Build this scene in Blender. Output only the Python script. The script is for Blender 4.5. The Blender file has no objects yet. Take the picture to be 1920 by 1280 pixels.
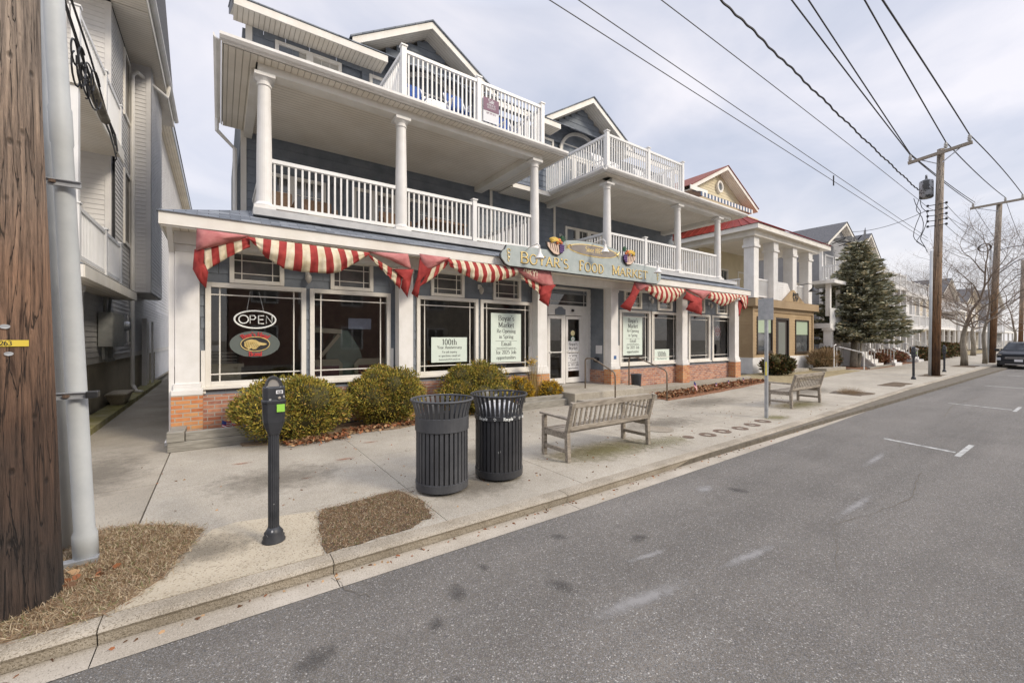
import bpy, math, random
import numpy as np
from mathutils import Vector
S = bpy.context.scene
C = S.collection
R = math.radians
random.seed(7)
rng = np.random.default_rng(11)

# ------------------------------------------------------------------ camera, sky, sun, exposure
cam = bpy.data.objects.new('camera', bpy.data.cameras.new('camera')); C.objects.link(cam); S.camera = cam
cam.location = (0, 0, 1.75)
cam.rotation_euler = (R(90), 0, math.atan(1115/782) - R(90))
cam.data.sensor_width = 36; cam.data.lens = 782/1920*36; cam.data.shift_y = -4/1920
cam.data.clip_end = 3000; cam.data.clip_start = 0.05

SUN = Vector((0.42, -0.72, 0.55)).normalized()
sun = bpy.data.objects.new('sun', bpy.data.lights.new('sun', 'SUN')); C.objects.link(sun)
sun.data.energy = 1.95; sun.data.angle = R(14); sun.data.color = (1, .90, .76)
sun.rotation_euler = SUN.to_track_quat('Z', 'Y').to_euler()

W = bpy.data.worlds.new('World'); S.world = W; W.use_nodes = True
nt = W.node_tree; N = nt.nodes; L = nt.links; N.clear()
def nn(t, **k):
    n = N.new(t)
    for a, b in k.items(): setattr(n, a, b)
    return n
out = nn('ShaderNodeOutputWorld')
sky = nn('ShaderNodeTexSky', sky_type='NISHITA', sun_disc=False, sun_elevation=math.asin(SUN.z), sun_rotation=math.atan2(SUN.x, SUN.y))
b1 = nn('ShaderNodeBackground'); b1.inputs[1].default_value = .1; L.new(sky.outputs[0], b1.inputs[0])
tc = nn('ShaderNodeTexCoord'); sep = nn('ShaderNodeSeparateXYZ'); L.new(tc.outputs['Generated'], sep.inputs[0])
def wm(op, a, b=None, clamp=False):
    m = nn('ShaderNodeMath', operation=op, use_clamp=clamp)
    for i, s in enumerate((a, b)):
        if s is None: continue
        if isinstance(s, (int, float)): m.inputs[i].default_value = s
        else: L.new(s, m.inputs[i])
    return m.outputs[0]
zc = wm('ADD', wm('MAXIMUM', sep.outputs[2], 0.0), .16)
cx = wm('DIVIDE', sep.outputs[0], zc); cy = wm('DIVIDE', sep.outputs[1], zc)
cmb = nn('ShaderNodeCombineXYZ'); L.new(cx, cmb.inputs[0]); L.new(cy, cmb.inputs[1])
nz = nn('ShaderNodeTexNoise'); nz.inputs['Scale'].default_value = 1.0; nz.inputs['Detail'].default_value = 9; nz.inputs['Roughness'].default_value = .52; nz.inputs['Distortion'].default_value = .5
L.new(cmb.outputs[0], nz.inputs['Vector'])
cr = nn('ShaderNodeValToRGB'); L.new(nz.outputs[0], cr.inputs[0])
e = cr.color_ramp.elements
e[0].position = .36; e[0].color = (.43, .465, .56, 1); e[1].position = .62; e[1].color = (.72, .70, .74, 1)
m = e.new(.48); m.color = (.54, .555, .635, 1)
hz = nn('ShaderNodeMix', data_type='RGBA'); L.new(cr.outputs[0], hz.inputs[6]); hz.inputs[7].default_value = (.67, .65, .66, 1)
L.new(wm('SUBTRACT', 1.0, wm('MULTIPLY', sep.outputs[2], 3.0), True), hz.inputs[0])
up = nn('ShaderNodeMapRange'); L.new(sep.outputs[2], up.inputs[0]); up.inputs[1].default_value = .62; up.inputs[2].default_value = 1; up.inputs[3].default_value = 1.0; up.inputs[4].default_value = 3.6
b2 = nn('ShaderNodeBackground'); L.new(hz.outputs[2], b2.inputs[0]); L.new(up.outputs[0], b2.inputs[1])
mx = nn('ShaderNodeMixShader'); mx.inputs[0].default_value = .88; L.new(b1.outputs[0], mx.inputs[1]); L.new(b2.outputs[0], mx.inputs[2]); L.new(mx.outputs[0], out.inputs[0])
S.view_settings.view_transform = 'Standard'; S.view_settings.look = 'None'; S.view_settings.gamma = 1; S.view_settings.exposure = 0.52
S.render.resolution_x = 1024; S.render.resolution_y = 682

# ------------------------------------------------------------------ helpers
def wloc(o):
    v = Vector((0, 0, 0))
    while o: v += o.location; o = o.parent
    return v
def tag(o, label=None, cat=None, group=None, kind=None):
    for k, x in (('label', label), ('category', cat), ('group', group), ('kind', kind)):
        if x: o[k] = x
    return o
def thing(name, label, cat, loc=(0, 0, 0), group=None):
    o = bpy.data.objects.new(name, None); C.objects.link(o); o.location = loc; o.empty_display_size = .2
    return tag(o, label, cat, group)
def copy_tree(o, parent=None):
    c = o.copy(); C.objects.link(c)
    if parent: c.parent = parent
    for ch in [x for x in bpy.data.objects if x.parent == o]: copy_tree(ch, c)
    return c

class MB:
    def __init__(s): s.v = []; s.f = []; s.m = []
    def add(s, vs, fs, mi=0):
        n = len(s.v); s.v += [tuple(p) for p in vs]; s.f += [tuple(n+i for i in f) for f in fs]; s.m += [mi]*len(fs); return s
    def box(s, x0, x1, y0, y1, z0, z1, mi=0):
        return s.add([(x0,y0,z0),(x1,y0,z0),(x1,y1,z0),(x0,y1,z0),(x0,y0,z1),(x1,y0,z1),(x1,y1,z1),(x0,y1,z1)],
                     [(0,3,2,1),(4,5,6,7),(0,1,5,4),(1,2,6,5),(2,3,7,6),(3,0,4,7)], mi)
    def quad(s, a, b, c, d, mi=0): return s.add([a,b,c,d], [(0,1,2,3)], mi)
    def poly(s, pts, mi=0): return s.add(pts, [tuple(range(len(pts)))], mi)
    def pxz(s, pts, y0, y1, mi=0):            # prism: XZ outline extruded along Y
        n = len(pts); return s.add([(x,y0,z) for x,z in pts]+[(x,y1,z) for x,z in pts],
            [tuple(range(n)), tuple(range(2*n-1,n-1,-1))]+[(i,i+n,(i+1)%n+n,(i+1)%n) for i in range(n)], mi)
    def pyz(s, pts, x0, x1, mi=0):
        n = len(pts); return s.add([(x0,y,z) for y,z in pts]+[(x1,y,z) for y,z in pts],
            [tuple(range(n)), tuple(range(2*n-1,n-1,-1))]+[(i,i+n,(i+1)%n+n,(i+1)%n) for i in range(n)], mi)
    def pxy(s, pts, z0, z1, mi=0):
        n = len(pts); return s.add([(x,y,z0) for x,y in pts]+[(x,y,z1) for x,y in pts],
            [tuple(range(n)), tuple(range(2*n-1,n-1,-1))]+[(i,i+n,(i+1)%n+n,(i+1)%n) for i in range(n)], mi)
    def bar(s, p, q, w, h=None, up=(0,0,1), mi=0):
        h = h or w; p = Vector(p); q = Vector(q); d = (q-p).normalized(); u = Vector(up)
        if abs(d.dot(u)) > .99: u = Vector((0,1,0))
        a = d.cross(u).normalized()*w/2; b = a.cross(d).normalized()*h/2
        c = [p-a-b, p+a-b, p+a+b, p-a+b, q-a-b, q+a-b, q+a+b, q-a+b]
        return s.add(c, [(0,1,2,3),(7,6,5,4),(0,4,5,1),(1,5,6,2),(2,6,7,3),(3,7,4,0)], mi)
    def tube(s, pts, r0, r1=None, n=8, mi=0, cap=True):
        r1 = r0 if r1 is None else r1; pts = [Vector(p) for p in pts]; k = len(pts); rings = []; a = None
        for i, p in enumerate(pts):
            d = (pts[min(i+1,k-1)]-pts[max(i-1,0)]).normalized()
            if a is None: a = d.orthogonal().normalized()
            a = (a - d*a.dot(d)).normalized(); b = d.cross(a)
            r = r0+(r1-r0)*i/max(k-1,1)
            rings += [p+(a*math.cos(t)+b*math.sin(t))*r for t in [2*math.pi*j/n for j in range(n)]]
        fs = [(i*n+j, i*n+(j+1)%n, (i+1)*n+(j+1)%n, (i+1)*n+j) for i in range(k-1) for j in range(n)]
        if cap: fs += [tuple(range(n-1,-1,-1)), tuple(range((k-1)*n, k*n))]
        return s.add(rings, fs, mi)
    def lathe(s, cx, cy, prof, n=20, mi=0, cap=True, ell=1.0):
        vs = [(cx+r*math.cos(2*math.pi*j/n), cy+ell*r*math.sin(2*math.pi*j/n), z) for r,z in prof for j in range(n)]
        k = len(prof); fs = [(i*n+j, i*n+(j+1)%n, (i+1)*n+(j+1)%n, (i+1)*n+j) for i in range(k-1) for j in range(n)]
        if cap: fs += [tuple(range(n-1,-1,-1)), tuple(range((k-1)*n, k*n))]
        return s.add(vs, fs, mi)
    def blob(s, c, r, n=10, k=6, mi=0):
        prof = [(math.cos(t), math.sin(t)) for t in [(-.5+i/k)*math.pi for i in range(k+1)]]
        vs = [(c[0]+r[0]*p*math.cos(2*math.pi*j/n), c[1]+r[1]*p*math.sin(2*math.pi*j/n), c[2]+r[2]*q) for p,q in prof for j in range(n)]
        return s.add(vs, [(i*n+j, i*n+(j+1)%n, (i+1)*n+(j+1)%n, (i+1)*n+j) for i in range(k) for j in range(n)], mi)
    def rotz(s, ang, c):
        ca, sa = math.cos(ang), math.sin(ang)
        s.v = [(c[0]+(x-c[0])*ca-(y-c[1])*sa, c[1]+(x-c[0])*sa+(y-c[1])*ca, z) for x,y,z in s.v]; return s
    def done(s, name, mat, parent=None, smooth=False, bevel=0, label=None):
        me = bpy.data.meshes.new(name); o = bpy.data.objects.new(name, me); C.objects.link(o)
        if parent: o.parent = parent; w = wloc(parent)
        else: w = Vector((0,0,0))
        me.from_pydata([(x-w.x, y-w.y, z-w.z) for x,y,z in s.v], [], s.f)
        for m_ in (mat if isinstance(mat, (list, tuple)) else [mat]): me.materials.append(m_)
        me.polygons.foreach_set('material_index', s.m)
        if smooth: me.polygons.foreach_set('use_smooth', [True]*len(s.f))
        me.update()
        if bevel:
            b = o.modifiers.new('bevel', 'BEVEL'); b.width = bevel; b.segments = 2; b.limit_method = 'ANGLE'; b.angle_limit = R(40)
        if label: o['label'] = label
        return o

def M(name, c, c2=None, rough=.7, scale=6, detail=5, bump=0, bscale=40, metal=0, spec=.4, speck=None, sscale=200, samt=.5, stretch=None, lo=.35, hi=.65, macro=None):
    m = bpy.data.materials.new(name); m.use_nodes = True; t = m.node_tree; n = t.nodes; l = t.links
    p = n['Principled BSDF']; p.inputs['Roughness'].default_value = rough; p.inputs['Metallic'].default_value = metal
    p.inputs['Specular IOR Level'].default_value = spec
    p.inputs['Base Color'].default_value = (*c, 1)
    co = n.new('ShaderNodeTexCoord'); src = co.outputs['Object']
    if stretch:
        mp = n.new('ShaderNodeMapping'); mp.inputs['Scale'].default_value = stretch; l.new(src, mp.inputs[0]); src = mp.outputs[0]
    col = None
    if c2:
        a = n.new('ShaderNodeTexNoise'); a.inputs['Scale'].default_value = scale; a.inputs['Detail'].default_value = detail; a.inputs['Roughness'].default_value = .62; l.new(src, a.inputs['Vector'])
        r = n.new('ShaderNodeValToRGB'); l.new(a.outputs[0], r.inputs[0]); r.color_ramp.elements[0].position = lo; r.color_ramp.elements[1].position = hi
        r.color_ramp.elements[0].color = (*c, 1); r.color_ramp.elements[1].color = (*c2, 1); col = r.outputs[0]
        l.new(col, p.inputs['Base Color'])
    if speck:
        for q, (sc, sm) in enumerate(zip([speck] if not isinstance(speck[0], tuple) else speck, [sscale] if not isinstance(sscale, (tuple, list)) else sscale)):
            v = n.new('ShaderNodeTexVoronoi'); v.inputs['Scale'].default_value = sm; l.new(src, v.inputs['Vector'])
            r2 = n.new('ShaderNodeMath'); r2.operation = 'LESS_THAN'; r2.inputs[1].default_value = samt if not isinstance(samt, (tuple, list)) else samt[q]
            sp = n.new('ShaderNodeSeparateColor'); l.new(v.outputs['Color'], sp.inputs[0]); l.new(sp.outputs[0], r2.inputs[0])
            mm = n.new('ShaderNodeMix'); mm.data_type = 'RGBA'; l.new(r2.outputs[0], mm.inputs[0]); mm.inputs[7].default_value = (*sc, 1)
            if col is not None: l.new(col, mm.inputs[6])
            else: mm.inputs[6].default_value = (*c, 1)
            col = mm.outputs[2]; l.new(col, p.inputs['Base Color'])
    if macro:          # broad wear: ((sx,sy,sz), low, high)
        for (sc_, lo_, hi_) in macro:
            mp2 = n.new('ShaderNodeMapping'); mp2.inputs['Scale'].default_value = sc_; l.new(co.outputs['Object'], mp2.inputs[0])
            a2 = n.new('ShaderNodeTexNoise'); a2.inputs['Scale'].default_value = 1; a2.inputs['Detail'].default_value = 8; a2.inputs['Roughness'].default_value = .6; l.new(mp2.outputs[0], a2.inputs['Vector'])
            r3 = n.new('ShaderNodeMapRange'); l.new(a2.outputs[0], r3.inputs[0]); r3.inputs[1].default_value = .3; r3.inputs[2].default_value = .7; r3.inputs[3].default_value = lo_; r3.inputs[4].default_value = hi_
            vm = n.new('ShaderNodeVectorMath'); vm.operation = 'SCALE'; l.new(col, vm.inputs[0]); l.new(r3.outputs[0], vm.inputs['Scale']); col = vm.outputs[0]; l.new(col, p.inputs['Base Color'])
    if bump:
        b = n.new('ShaderNodeTexNoise'); b.inputs['Scale'].default_value = bscale; b.inputs['Detail'].default_value = 6; l.new(src, b.inputs['Vector'])
        bp = n.new('ShaderNodeBump'); bp.inputs['Strength'].default_value = bump; bp.inputs['Distance'].default_value = .02; l.new(b.outputs[0], bp.inputs['Height']); l.new(bp.outputs[0], p.inputs['Normal'])
    return m
def brickmat(name, cols, mortar, bw, bh, ms=.01, bump=.6, axis='XZ', rough=.85):
    m = bpy.data.materials.new(name); m.use_nodes = True; t = m.node_tree; n = t.nodes; l = t.links; p = n['Principled BSDF']; p.inputs['Roughness'].default_value = rough
    co = n.new('ShaderNodeTexCoord'); sp = n.new('ShaderNodeSeparateXYZ'); l.new(co.outputs['Object'], sp.inputs[0])
    ad = n.new('ShaderNodeMath'); l.new(sp.outputs[0], ad.inputs[0]); l.new(sp.outputs[1], ad.inputs[1])
    cb = n.new('ShaderNodeCombineXYZ'); l.new(ad.outputs[0], cb.inputs[0]); l.new(sp.outputs[2 if axis == 'XZ' else 1], cb.inputs[1])
    if axis == 'XY': l.new(sp.outputs[0], cb.inputs[0])
    b = n.new('ShaderNodeTexBrick'); l.new(cb.outputs[0], b.inputs['Vector']); b.inputs['Scale'].default_value = 1
    b.inputs['Brick Width'].default_value = bw; b.inputs['Row Height'].default_value = bh; b.inputs['Mortar Size'].default_value = ms; b.inputs['Mortar Smooth'].default_value = .2
    b.inputs['Color1'].default_value = (0,0,0,1); b.inputs['Color2'].default_value = (1,1,1,1); b.inputs['Mortar'].default_value = (.5,.5,.5,1)
    nz = n.new('ShaderNodeTexNoise'); nz.inputs['Scale'].default_value = 9; nz.inputs['Detail'].default_value = 6; l.new(co.outputs['Object'], nz.inputs['Vector'])
    mxx = n.new('ShaderNodeMix'); mxx.data_type = 'RGBA'; mxx.inputs[0].default_value = .45; l.new(b.outputs[0], mxx.inputs[6]); l.new(nz.outputs[0], mxx.inputs[7])
    r = n.new('ShaderNodeValToRGB'); l.new(mxx.outputs[2], r.inputs[0]); e = r.color_ramp.elements
    e[0].position = .15; e[0].color = (*cols[0],1); e[1].position = .85; e[1].color = (*cols[-1],1)
    for i, cc in enumerate(cols[1:-1]): e.new(.15+.7*(i+1)/(len(cols)-1)).color = (*cc,1)
    m2 = n.new('ShaderNodeMix'); m2.data_type = 'RGBA'; l.new(b.outputs['Fac'], m2.inputs[0]); l.new(r.outputs[0], m2.inputs[6]); m2.inputs[7].default_value = (*mortar,1); l.new(m2.outputs[2], p.inputs['Base Color'])
    iv = n.new('ShaderNodeMath'); iv.operation = 'SUBTRACT'; iv.inputs[0].default_value = 1; l.new(b.outputs['Fac'], iv.inputs[1])
    bp = n.new('ShaderNodeBump'); bp.inputs['Strength'].default_value = bump; bp.inputs['Distance'].default_value = .01; l.new(iv.outputs[0], bp.inputs['Height']); l.new(bp.outputs[0], p.inputs['Normal'])
    return m

def groovemat(name, c, c2, axis, pitch, gw=.06, rough=.6):      # beaded vinyl soffit: a groove every pitch metres
    m = M(name, c, c2, rough=rough, scale=1.2, macro=[((.5,.5,.5),.84,1.04)]); t = m.node_tree; n = t.nodes; l = t.links; p = n['Principled BSDF']
    co = n.new('ShaderNodeTexCoord'); sp = n.new('ShaderNodeSeparateXYZ'); l.new(co.outputs['Object'], sp.inputs[0])
    a = n.new('ShaderNodeMath'); a.operation = 'DIVIDE'; l.new(sp.outputs[axis], a.inputs[0]); a.inputs[1].default_value = pitch
    f = n.new('ShaderNodeMath'); f.operation = 'FRACT'; l.new(a.outputs[0], f.inputs[0])
    g = n.new('ShaderNodeMath'); g.operation = 'LESS_THAN'; l.new(f.outputs[0], g.inputs[0]); g.inputs[1].default_value = gw*2
    iv = n.new('ShaderNodeMath'); iv.operation = 'SUBTRACT'; iv.inputs[0].default_value = 1; l.new(g.outputs[0], iv.inputs[1])
    bp = n.new('ShaderNodeBump'); bp.inputs['Strength'].default_value = 1; bp.inputs['Distance'].default_value = .02; l.new(iv.outputs[0], bp.inputs['Height']); l.new(bp.outputs[0], p.inputs['Normal'])
    old = p.inputs['Base Color'].links[0].from_socket
    mm = n.new('ShaderNodeMix'); mm.data_type = 'RGBA'; mm.blend_type = 'MULTIPLY'; l.new(g.outputs[0], mm.inputs[0]); l.new(old, mm.inputs[6]); mm.inputs[7].default_value = (.62,.6,.57,1); l.new(mm.outputs[2], p.inputs['Base Color'])
    return m
def glassmat(name, tint, refl=1.5):
    m = bpy.data.materials.new(name); m.use_nodes = True; t = m.node_tree; n = t.nodes; l = t.links; n.remove(n['Principled BSDF'])
    o = n['Material Output']; tr = n.new('ShaderNodeBsdfTransparent'); tr.inputs[0].default_value = (*tint,1)
    g = n.new('ShaderNodeBsdfGlossy'); g.inputs['Roughness'].default_value = .01; g.inputs[0].default_value = (1,1,1,1)
    fr = n.new('ShaderNodeFresnel'); fr.inputs[0].default_value = refl; mx = n.new('ShaderNodeMixShader')
    l.new(fr.outputs[0], mx.inputs[0]); l.new(tr.outputs[0], mx.inputs[1]); l.new(g.outputs[0], mx.inputs[2]); l.new(mx.outputs[0], o.inputs[0])
    return m

m_white = M('white_paint', (.74,.72,.68), (.82,.80,.77), rough=.5, scale=3, bump=.03, bscale=30, macro=[((2.2,2.2,.35),.88,1.04)])
m_trim = M('cream_trim', (.76,.72,.64), (.82,.79,.73), rough=.55, scale=2, macro=[((1.6,1.6,.5),.88,1.03)])
m_rail = M('white_vinyl', (.76,.75,.72), (.83,.82,.80), rough=.4, scale=1.5, macro=[((1.2,1.2,.6),.90,1.03)])
m_soffitX = groovemat('soffit_panel_crosswise', (.80,.73,.61), (.86,.80,.70), 0, .11)
m_soffitY = groovemat('soffit_panel_lengthwise', (.80,.73,.62), (.87,.81,.71), 1, .105)
m_blue = M('blue_shingle', (.155,.178,.208), (.215,.238,.268), rough=.8, scale=2.5, bump=.25, bscale=60)
m_roofg = brickmat('grey_asphalt_shingle', [(.10,.115,.14),(.17,.19,.22),(.26,.28,.31)], (.05,.055,.065), .3, .12, .006, .5, 'XY')
m_brick = brickmat('red_brick', [(.20,.07,.04),(.42,.16,.09),(.55,.27,.16),(.30,.13,.10),(.52,.33,.24)], (.42,.38,.33), .21, .072, .009)
m_brickO = brickmat('orange_brick', [(.40,.13,.05),(.56,.21,.08),(.60,.30,.12),(.50,.18,.08)], (.42,.36,.28), .21, .072, .009)
m_glass = glassmat('shop_glass', (.98,.99,.98), 1.72)
m_dglass = M('dark_window_glass_sky_tint', (.05,.055,.06), (.13,.135,.135), rough=.04, scale=1.2, spec=1.0)  # lighter patches in the base colour stand in for reflected sky
m_blind = M('window_blind', (.42,.40,.35), (.55,.53,.47), rough=.5, scale=2, stretch=(1,1,12))
m_concrete = M('sidewalk_concrete', (.325,.288,.228), (.405,.366,.30), rough=.9, scale=2.1, detail=10, bump=.25, bscale=90, speck=((.45,.42,.36),(.26,.23,.185)), sscale=(210,170), samt=(.22,.18), macro=[((.45,.45,.45),.84,1.12),((2.2,2.2,2.2),.90,1.06)], lo=.3, hi=.7)
m_conc2 = M('beige_concrete', (.36,.305,.22), (.47,.41,.31), rough=.92, scale=1.6, detail=10, bump=.3, bscale=60, speck=((.46,.41,.32),(.24,.20,.14)), sscale=(150,110), samt=(.16,.10), lo=.3, hi=.7, macro=[((.6,.6,.6),.84,1.1)])
m_walk = M('old_walkway_concrete', (.29,.255,.20), (.38,.34,.275), rough=.92, scale=.9, detail=9, bump=.2, bscale=60, speck=(.2,.18,.15), sscale=150, samt=.1, macro=[((.5,.5,.5),.78,1.1)])
m_kerb = M('kerb_concrete', (.27,.23,.17), (.40,.355,.285), rough=.92, scale=2.3, detail=10, bump=.5, bscale=45, speck=((.42,.37,.30),(.19,.16,.115)), sscale=(230,190), samt=(.16,.18), macro=[((.8,.8,2),.72,1.12)])
m_gutter = M('gutter_concrete', (.33,.29,.23), (.43,.385,.32), rough=.92, scale=1.7, detail=9, bump=.3, bscale=60, speck=((.22,.195,.155),(.46,.41,.34)), sscale=(200,230), samt=(.08,.14), macro=[((.6,1.5,1),.80,1.08)])
m_asph = M('asphalt', (.114,.101,.085), (.148,.132,.112), rough=.88, scale=1.6, detail=10, bump=.5, bscale=120, speck=((.085,.082,.08),(.20,.195,.185),(.33,.315,.29)), sscale=(170,210,130), samt=(.25,.22,.03), lo=.3, hi=.7, macro=[((.10,.9,1),.84,1.17),((.5,.5,.5),.90,1.08),((.03,2.6,1),.93,1.07)])
m_mark = M('worn_road_paint', (.16,.155,.145), (.42,.42,.40), rough=.8, scale=9, detail=8, bump=.3, bscale=80, lo=.32, hi=.55)
m_earth = M('dark_earth', (.07,.05,.035), (.15,.11,.07), rough=1, scale=8, bump=.8, bscale=40)
m_litter = M('dry_soil', (.16,.11,.07), (.30,.22,.14), rough=1, scale=9, detail=9, bump=.9, bscale=60)
m_joint = M('joint_dirt', (.10,.085,.065), (.16,.14,.11), rough=1, scale=9)
m_land = M('far_ground', (.20,.18,.14), (.30,.27,.21), rough=1, scale=.2)

# ------------------------------------------------------------------ lettering (own stroke face with serifs)
def _arc(cx, cy, rx, ry, a0, a1, n=None):
    n = n or max(4, int(abs(a1-a0)/22)); return [(cx+rx*math.cos(R(a0+(a1-a0)*i/n)), cy+ry*math.sin(R(a0+(a1-a0)*i/n))) for i in range(n+1)]
G = {}
def gl(ch, w, strokes, serifs=()): G[ch] = (w, strokes, serifs)
gl('A', .72, [[(.08,0),(.36,1)],[(.36,1),(.64,0)],[(.18,.36),(.54,.36)]], [(.08,0),(.64,0)])
gl('B', .64, [[(.14,0),(.14,1)],[(.14,1)]+_arc(.32,.76,.2,.24,90,-90)+[(.14,.52)],[(.14,.52)]+_arc(.35,.26,.22,.26,90,-90)+[(.14,0)]], [(.14,0),(.14,1)])
gl('D', .74, [[(.14,0),(.14,1)],[(.14,1)]+_arc(.30,.5,.34,.5,90,-90)+[(.14,0)]], [(.14,0),(.14,1)])
gl('E', .6, [[(.14,0),(.14,1)],[(.14,1),(.5,1),(.5,.85)],[(.14,.52),(.42,.52)],[(.14,0),(.52,0),(.52,.17)]], [(.14,0),(.14,1)])
gl('F', .56, [[(.14,0),(.14,1)],[(.14,1),(.5,1),(.5,.83)],[(.14,.52),(.42,.52)]], [(.14,0),(.14,1)])
gl('H', .74, [[(.14,0),(.14,1)],[(.58,0),(.58,1)],[(.14,.52),(.58,.52)]], [(.14,0),(.14,1),(.58,0),(.58,1)])
gl('J', .42, [[(.26,1),(.26,.1)]+_arc(.14,.08,.12,.14,0,-120)], [(.26,1)])
gl('K', .7, [[(.14,0),(.14,1)],[(.56,1),(.16,.45)],[(.26,.58),(.62,0)]], [(.14,0),(.14,1),(.56,1),(.62,0)])
gl('M', .88, [[(.14,0),(.14,1)],[(.14,1),(.43,.12)],[(.43,.12),(.72,1)],[(.72,1),(.72,0)]], [(.14,0),(.72,0),(.10,1),(.76,1)])
gl('N', .76, [[(.14,0),(.14,1)],[(.14,1),(.6,0)],[(.6,0),(.6,1)]], [(.14,0),(.10,1),(.6,1)])
gl('O', .8, [_arc(.4,.5,.3,.52,90,450,20)])
gl('P', .6, [[(.14,0),(.14,1)],[(.14,1)]+_arc(.32,.74,.21,.26,90,-90)+[(.14,.48)]], [(.14,0),(.14,1)])
gl('R', .68, [[(.14,0),(.14,1)],[(.14,1)]+_arc(.32,.75,.2,.25,90,-90)+[(.14,.5)],[(.32,.5),(.6,0)]], [(.14,0),(.14,1),(.62,0)])
gl('S', .56, [_arc(.28,.75,.18,.26,40,270)+_arc(.28,.25,.19,.26,90,-140)])
gl('T', .66, [[(.33,0),(.33,1)],[(.07,.83),(.07,1),(.59,1),(.59,.83)]], [(.33,0)])
gl('Y', .68, [[(.34,0),(.34,.46)],[(.08,1),(.34,.46)],[(.34,.46),(.6,1)]], [(.34,0),(.08,1),(.6,1)])
gl('a', .46, [[(.10,.52)]+_arc(.22,.48,.13,.15,120,0)+[(.35,0)],_arc(.22,.16,.14,.16,70,320)+[(.35,.12)]])
gl('b', .52, [[(.1,1),(.1,.02)],_arc(.27,.31,.17,.31,170,-170)], [(.08,1)])
gl('c', .44, [_arc(.25,.31,.17,.31,50,310)])
gl('d', .52, [[(.40,1),(.40,0)],_arc(.24,.31,.16,.31,10,350)], [(.38,1)])
gl('e', .46, [[(.08,.34),(.38,.34)]+_arc(.23,.31,.15,.31,10,310)])
gl('f', .32, [[(.14,0),(.14,.8)]+_arc(.24,.84,.1,.16,180,50),[(.04,.6),(.28,.6)]], [(.14,0)])
gl('g', .48, [_arc(.22,.38,.14,.23,90,450,12),[(.2,.14)]+_arc(.22,-.08,.17,.17,110,-250,12),[(.34,.56),(.44,.62)]])
gl('h', .54, [[(.12,0),(.12,1)],[(.12,.45)]+_arc(.27,.46,.14,.16,150,0)+[(.41,0)]], [(.12,0),(.1,1),(.41,0)])
gl('i', .26, [[(.13,0),(.13,.62)],[(.13,.82),(.13,.93)]], [(.13,0),(.1,.62)])
gl('j', .26, [[(.14,.62),(.14,-.1)]+_arc(.05,-.1,.09,.14,0,-90),[(.14,.82),(.14,.93)]], [(.11,.62)])
gl('k', .5, [[(.12,0),(.12,1)],[(.4,.62),(.14,.28)],[(.2,.36),(.44,0)]], [(.12,0),(.1,1),(.4,.62),(.44,0)])
gl('l', .26, [[(.13,0),(.13,1)]], [(.13,0),(.1,1)])
gl('m', .8, [[(.12,0),(.12,.62)],[(.12,.45)]+_arc(.25,.46,.13,.16,150,0)+[(.38,0)],[(.38,.45)]+_arc(.52,.46,.13,.16,150,0)+[(.65,0)]], [(.12,0),(.1,.62),(.38,0),(.65,0)])
gl('n', .54, [[(.12,0),(.12,.62)],[(.12,.45)]+_arc(.27,.46,.14,.16,150,0)+[(.41,0)]], [(.12,0),(.1,.62),(.41,0)])
gl('o', .5, [_arc(.25,.31,.18,.31,90,450,14)])
gl('p', .52, [[(.12,-.28),(.12,.62)],_arc(.28,.31,.17,.31,170,-170)], [(.12,-.28),(.1,.62)])
gl('q', .52, [[(.40,-.28),(.40,.6)],_arc(.24,.31,.16,.31,10,350)], [(.40,-.28)])
gl('r', .38, [[(.12,0),(.12,.62)],[(.12,.42)]+_arc(.26,.44,.12,.16,150,50)], [(.12,0),(.1,.62)])
gl('s', .38, [_arc(.19,.46,.11,.15,40,270)+_arc(.19,.16,.12,.15,90,-140)])
gl('t', .34, [[(.14,.85),(.14,.12)]+_arc(.22,.12,.08,.12,180,320),[(.04,.6),(.3,.6)]])
gl('u', .54, [[(.12,.62),(.12,.16)]+_arc(.25,.16,.13,.16,180,330)+[(.41,.2)],[(.41,.62),(.41,0)]], [(.09,.62),(.38,.62)])
gl('v', .5, [[(.08,.62),(.25,0)],[(.25,0),(.42,.62)]], [(.08,.62),(.42,.62)])
gl('w', .72, [[(.08,.62),(.22,0)],[(.22,0),(.36,.6)],[(.36,.6),(.5,0)],[(.5,0),(.64,.62)]], [(.08,.62),(.64,.62)])
gl('x', .5, [[(.08,.62),(.42,0)],[(.42,.62),(.08,0)]])
gl('y', .5, [[(.08,.62),(.25,0)],[(.42,.62),(.2,-.26),(.08,-.26)]], [(.08,.62),(.42,.62)])
gl('0', .54, [_arc(.27,.48,.18,.5,90,450,16)])
gl('1', .36, [[(.19,0),(.19,.96)],[(.08,.8),(.19,.96)]], [(.19,0)])
gl('2', .52, [_arc(.25,.7,.17,.27,160,-30)+[(.08,.02)],[(.08,.03),(.44,.03),(.44,.14)]])
gl('4', .54, [[(.36,0),(.36,.96)],[(.36,.96),(.06,.28),(.5,.28)]], [(.36,0)])
gl('5', .52, [[(.42,.95),(.14,.95),(.12,.55)]+_arc(.24,.3,.19,.3,120,-140)])
gl('6', .52, [_arc(.26,.28,.18,.29,90,450,14),_arc(.34,.35,.27,.62,90,180)])
gl('3', .5, [_arc(.23,.72,.16,.25,150,-90),_arc(.23,.24,.19,.26,90,-150)])
gl('9', .52, [_arc(.26,.68,.18,.29,90,450,14),_arc(.18,.6,.27,.6,0,-80)])
gl("'", .2, [[(.1,1),(.08,.78)]]); gl('-', .32, [[(.05,.3),(.27,.3)]]); gl('!', .26, [[(.13,1),(.13,.28)],[(.13,.1),(.13,0)]]); gl('.', .2, [[(.1,.08),(.1,0)]])
gl('@', .8, [_arc(.4,.3,.3,.38,60,380,16)]); gl(' ', .3, [])
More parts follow.
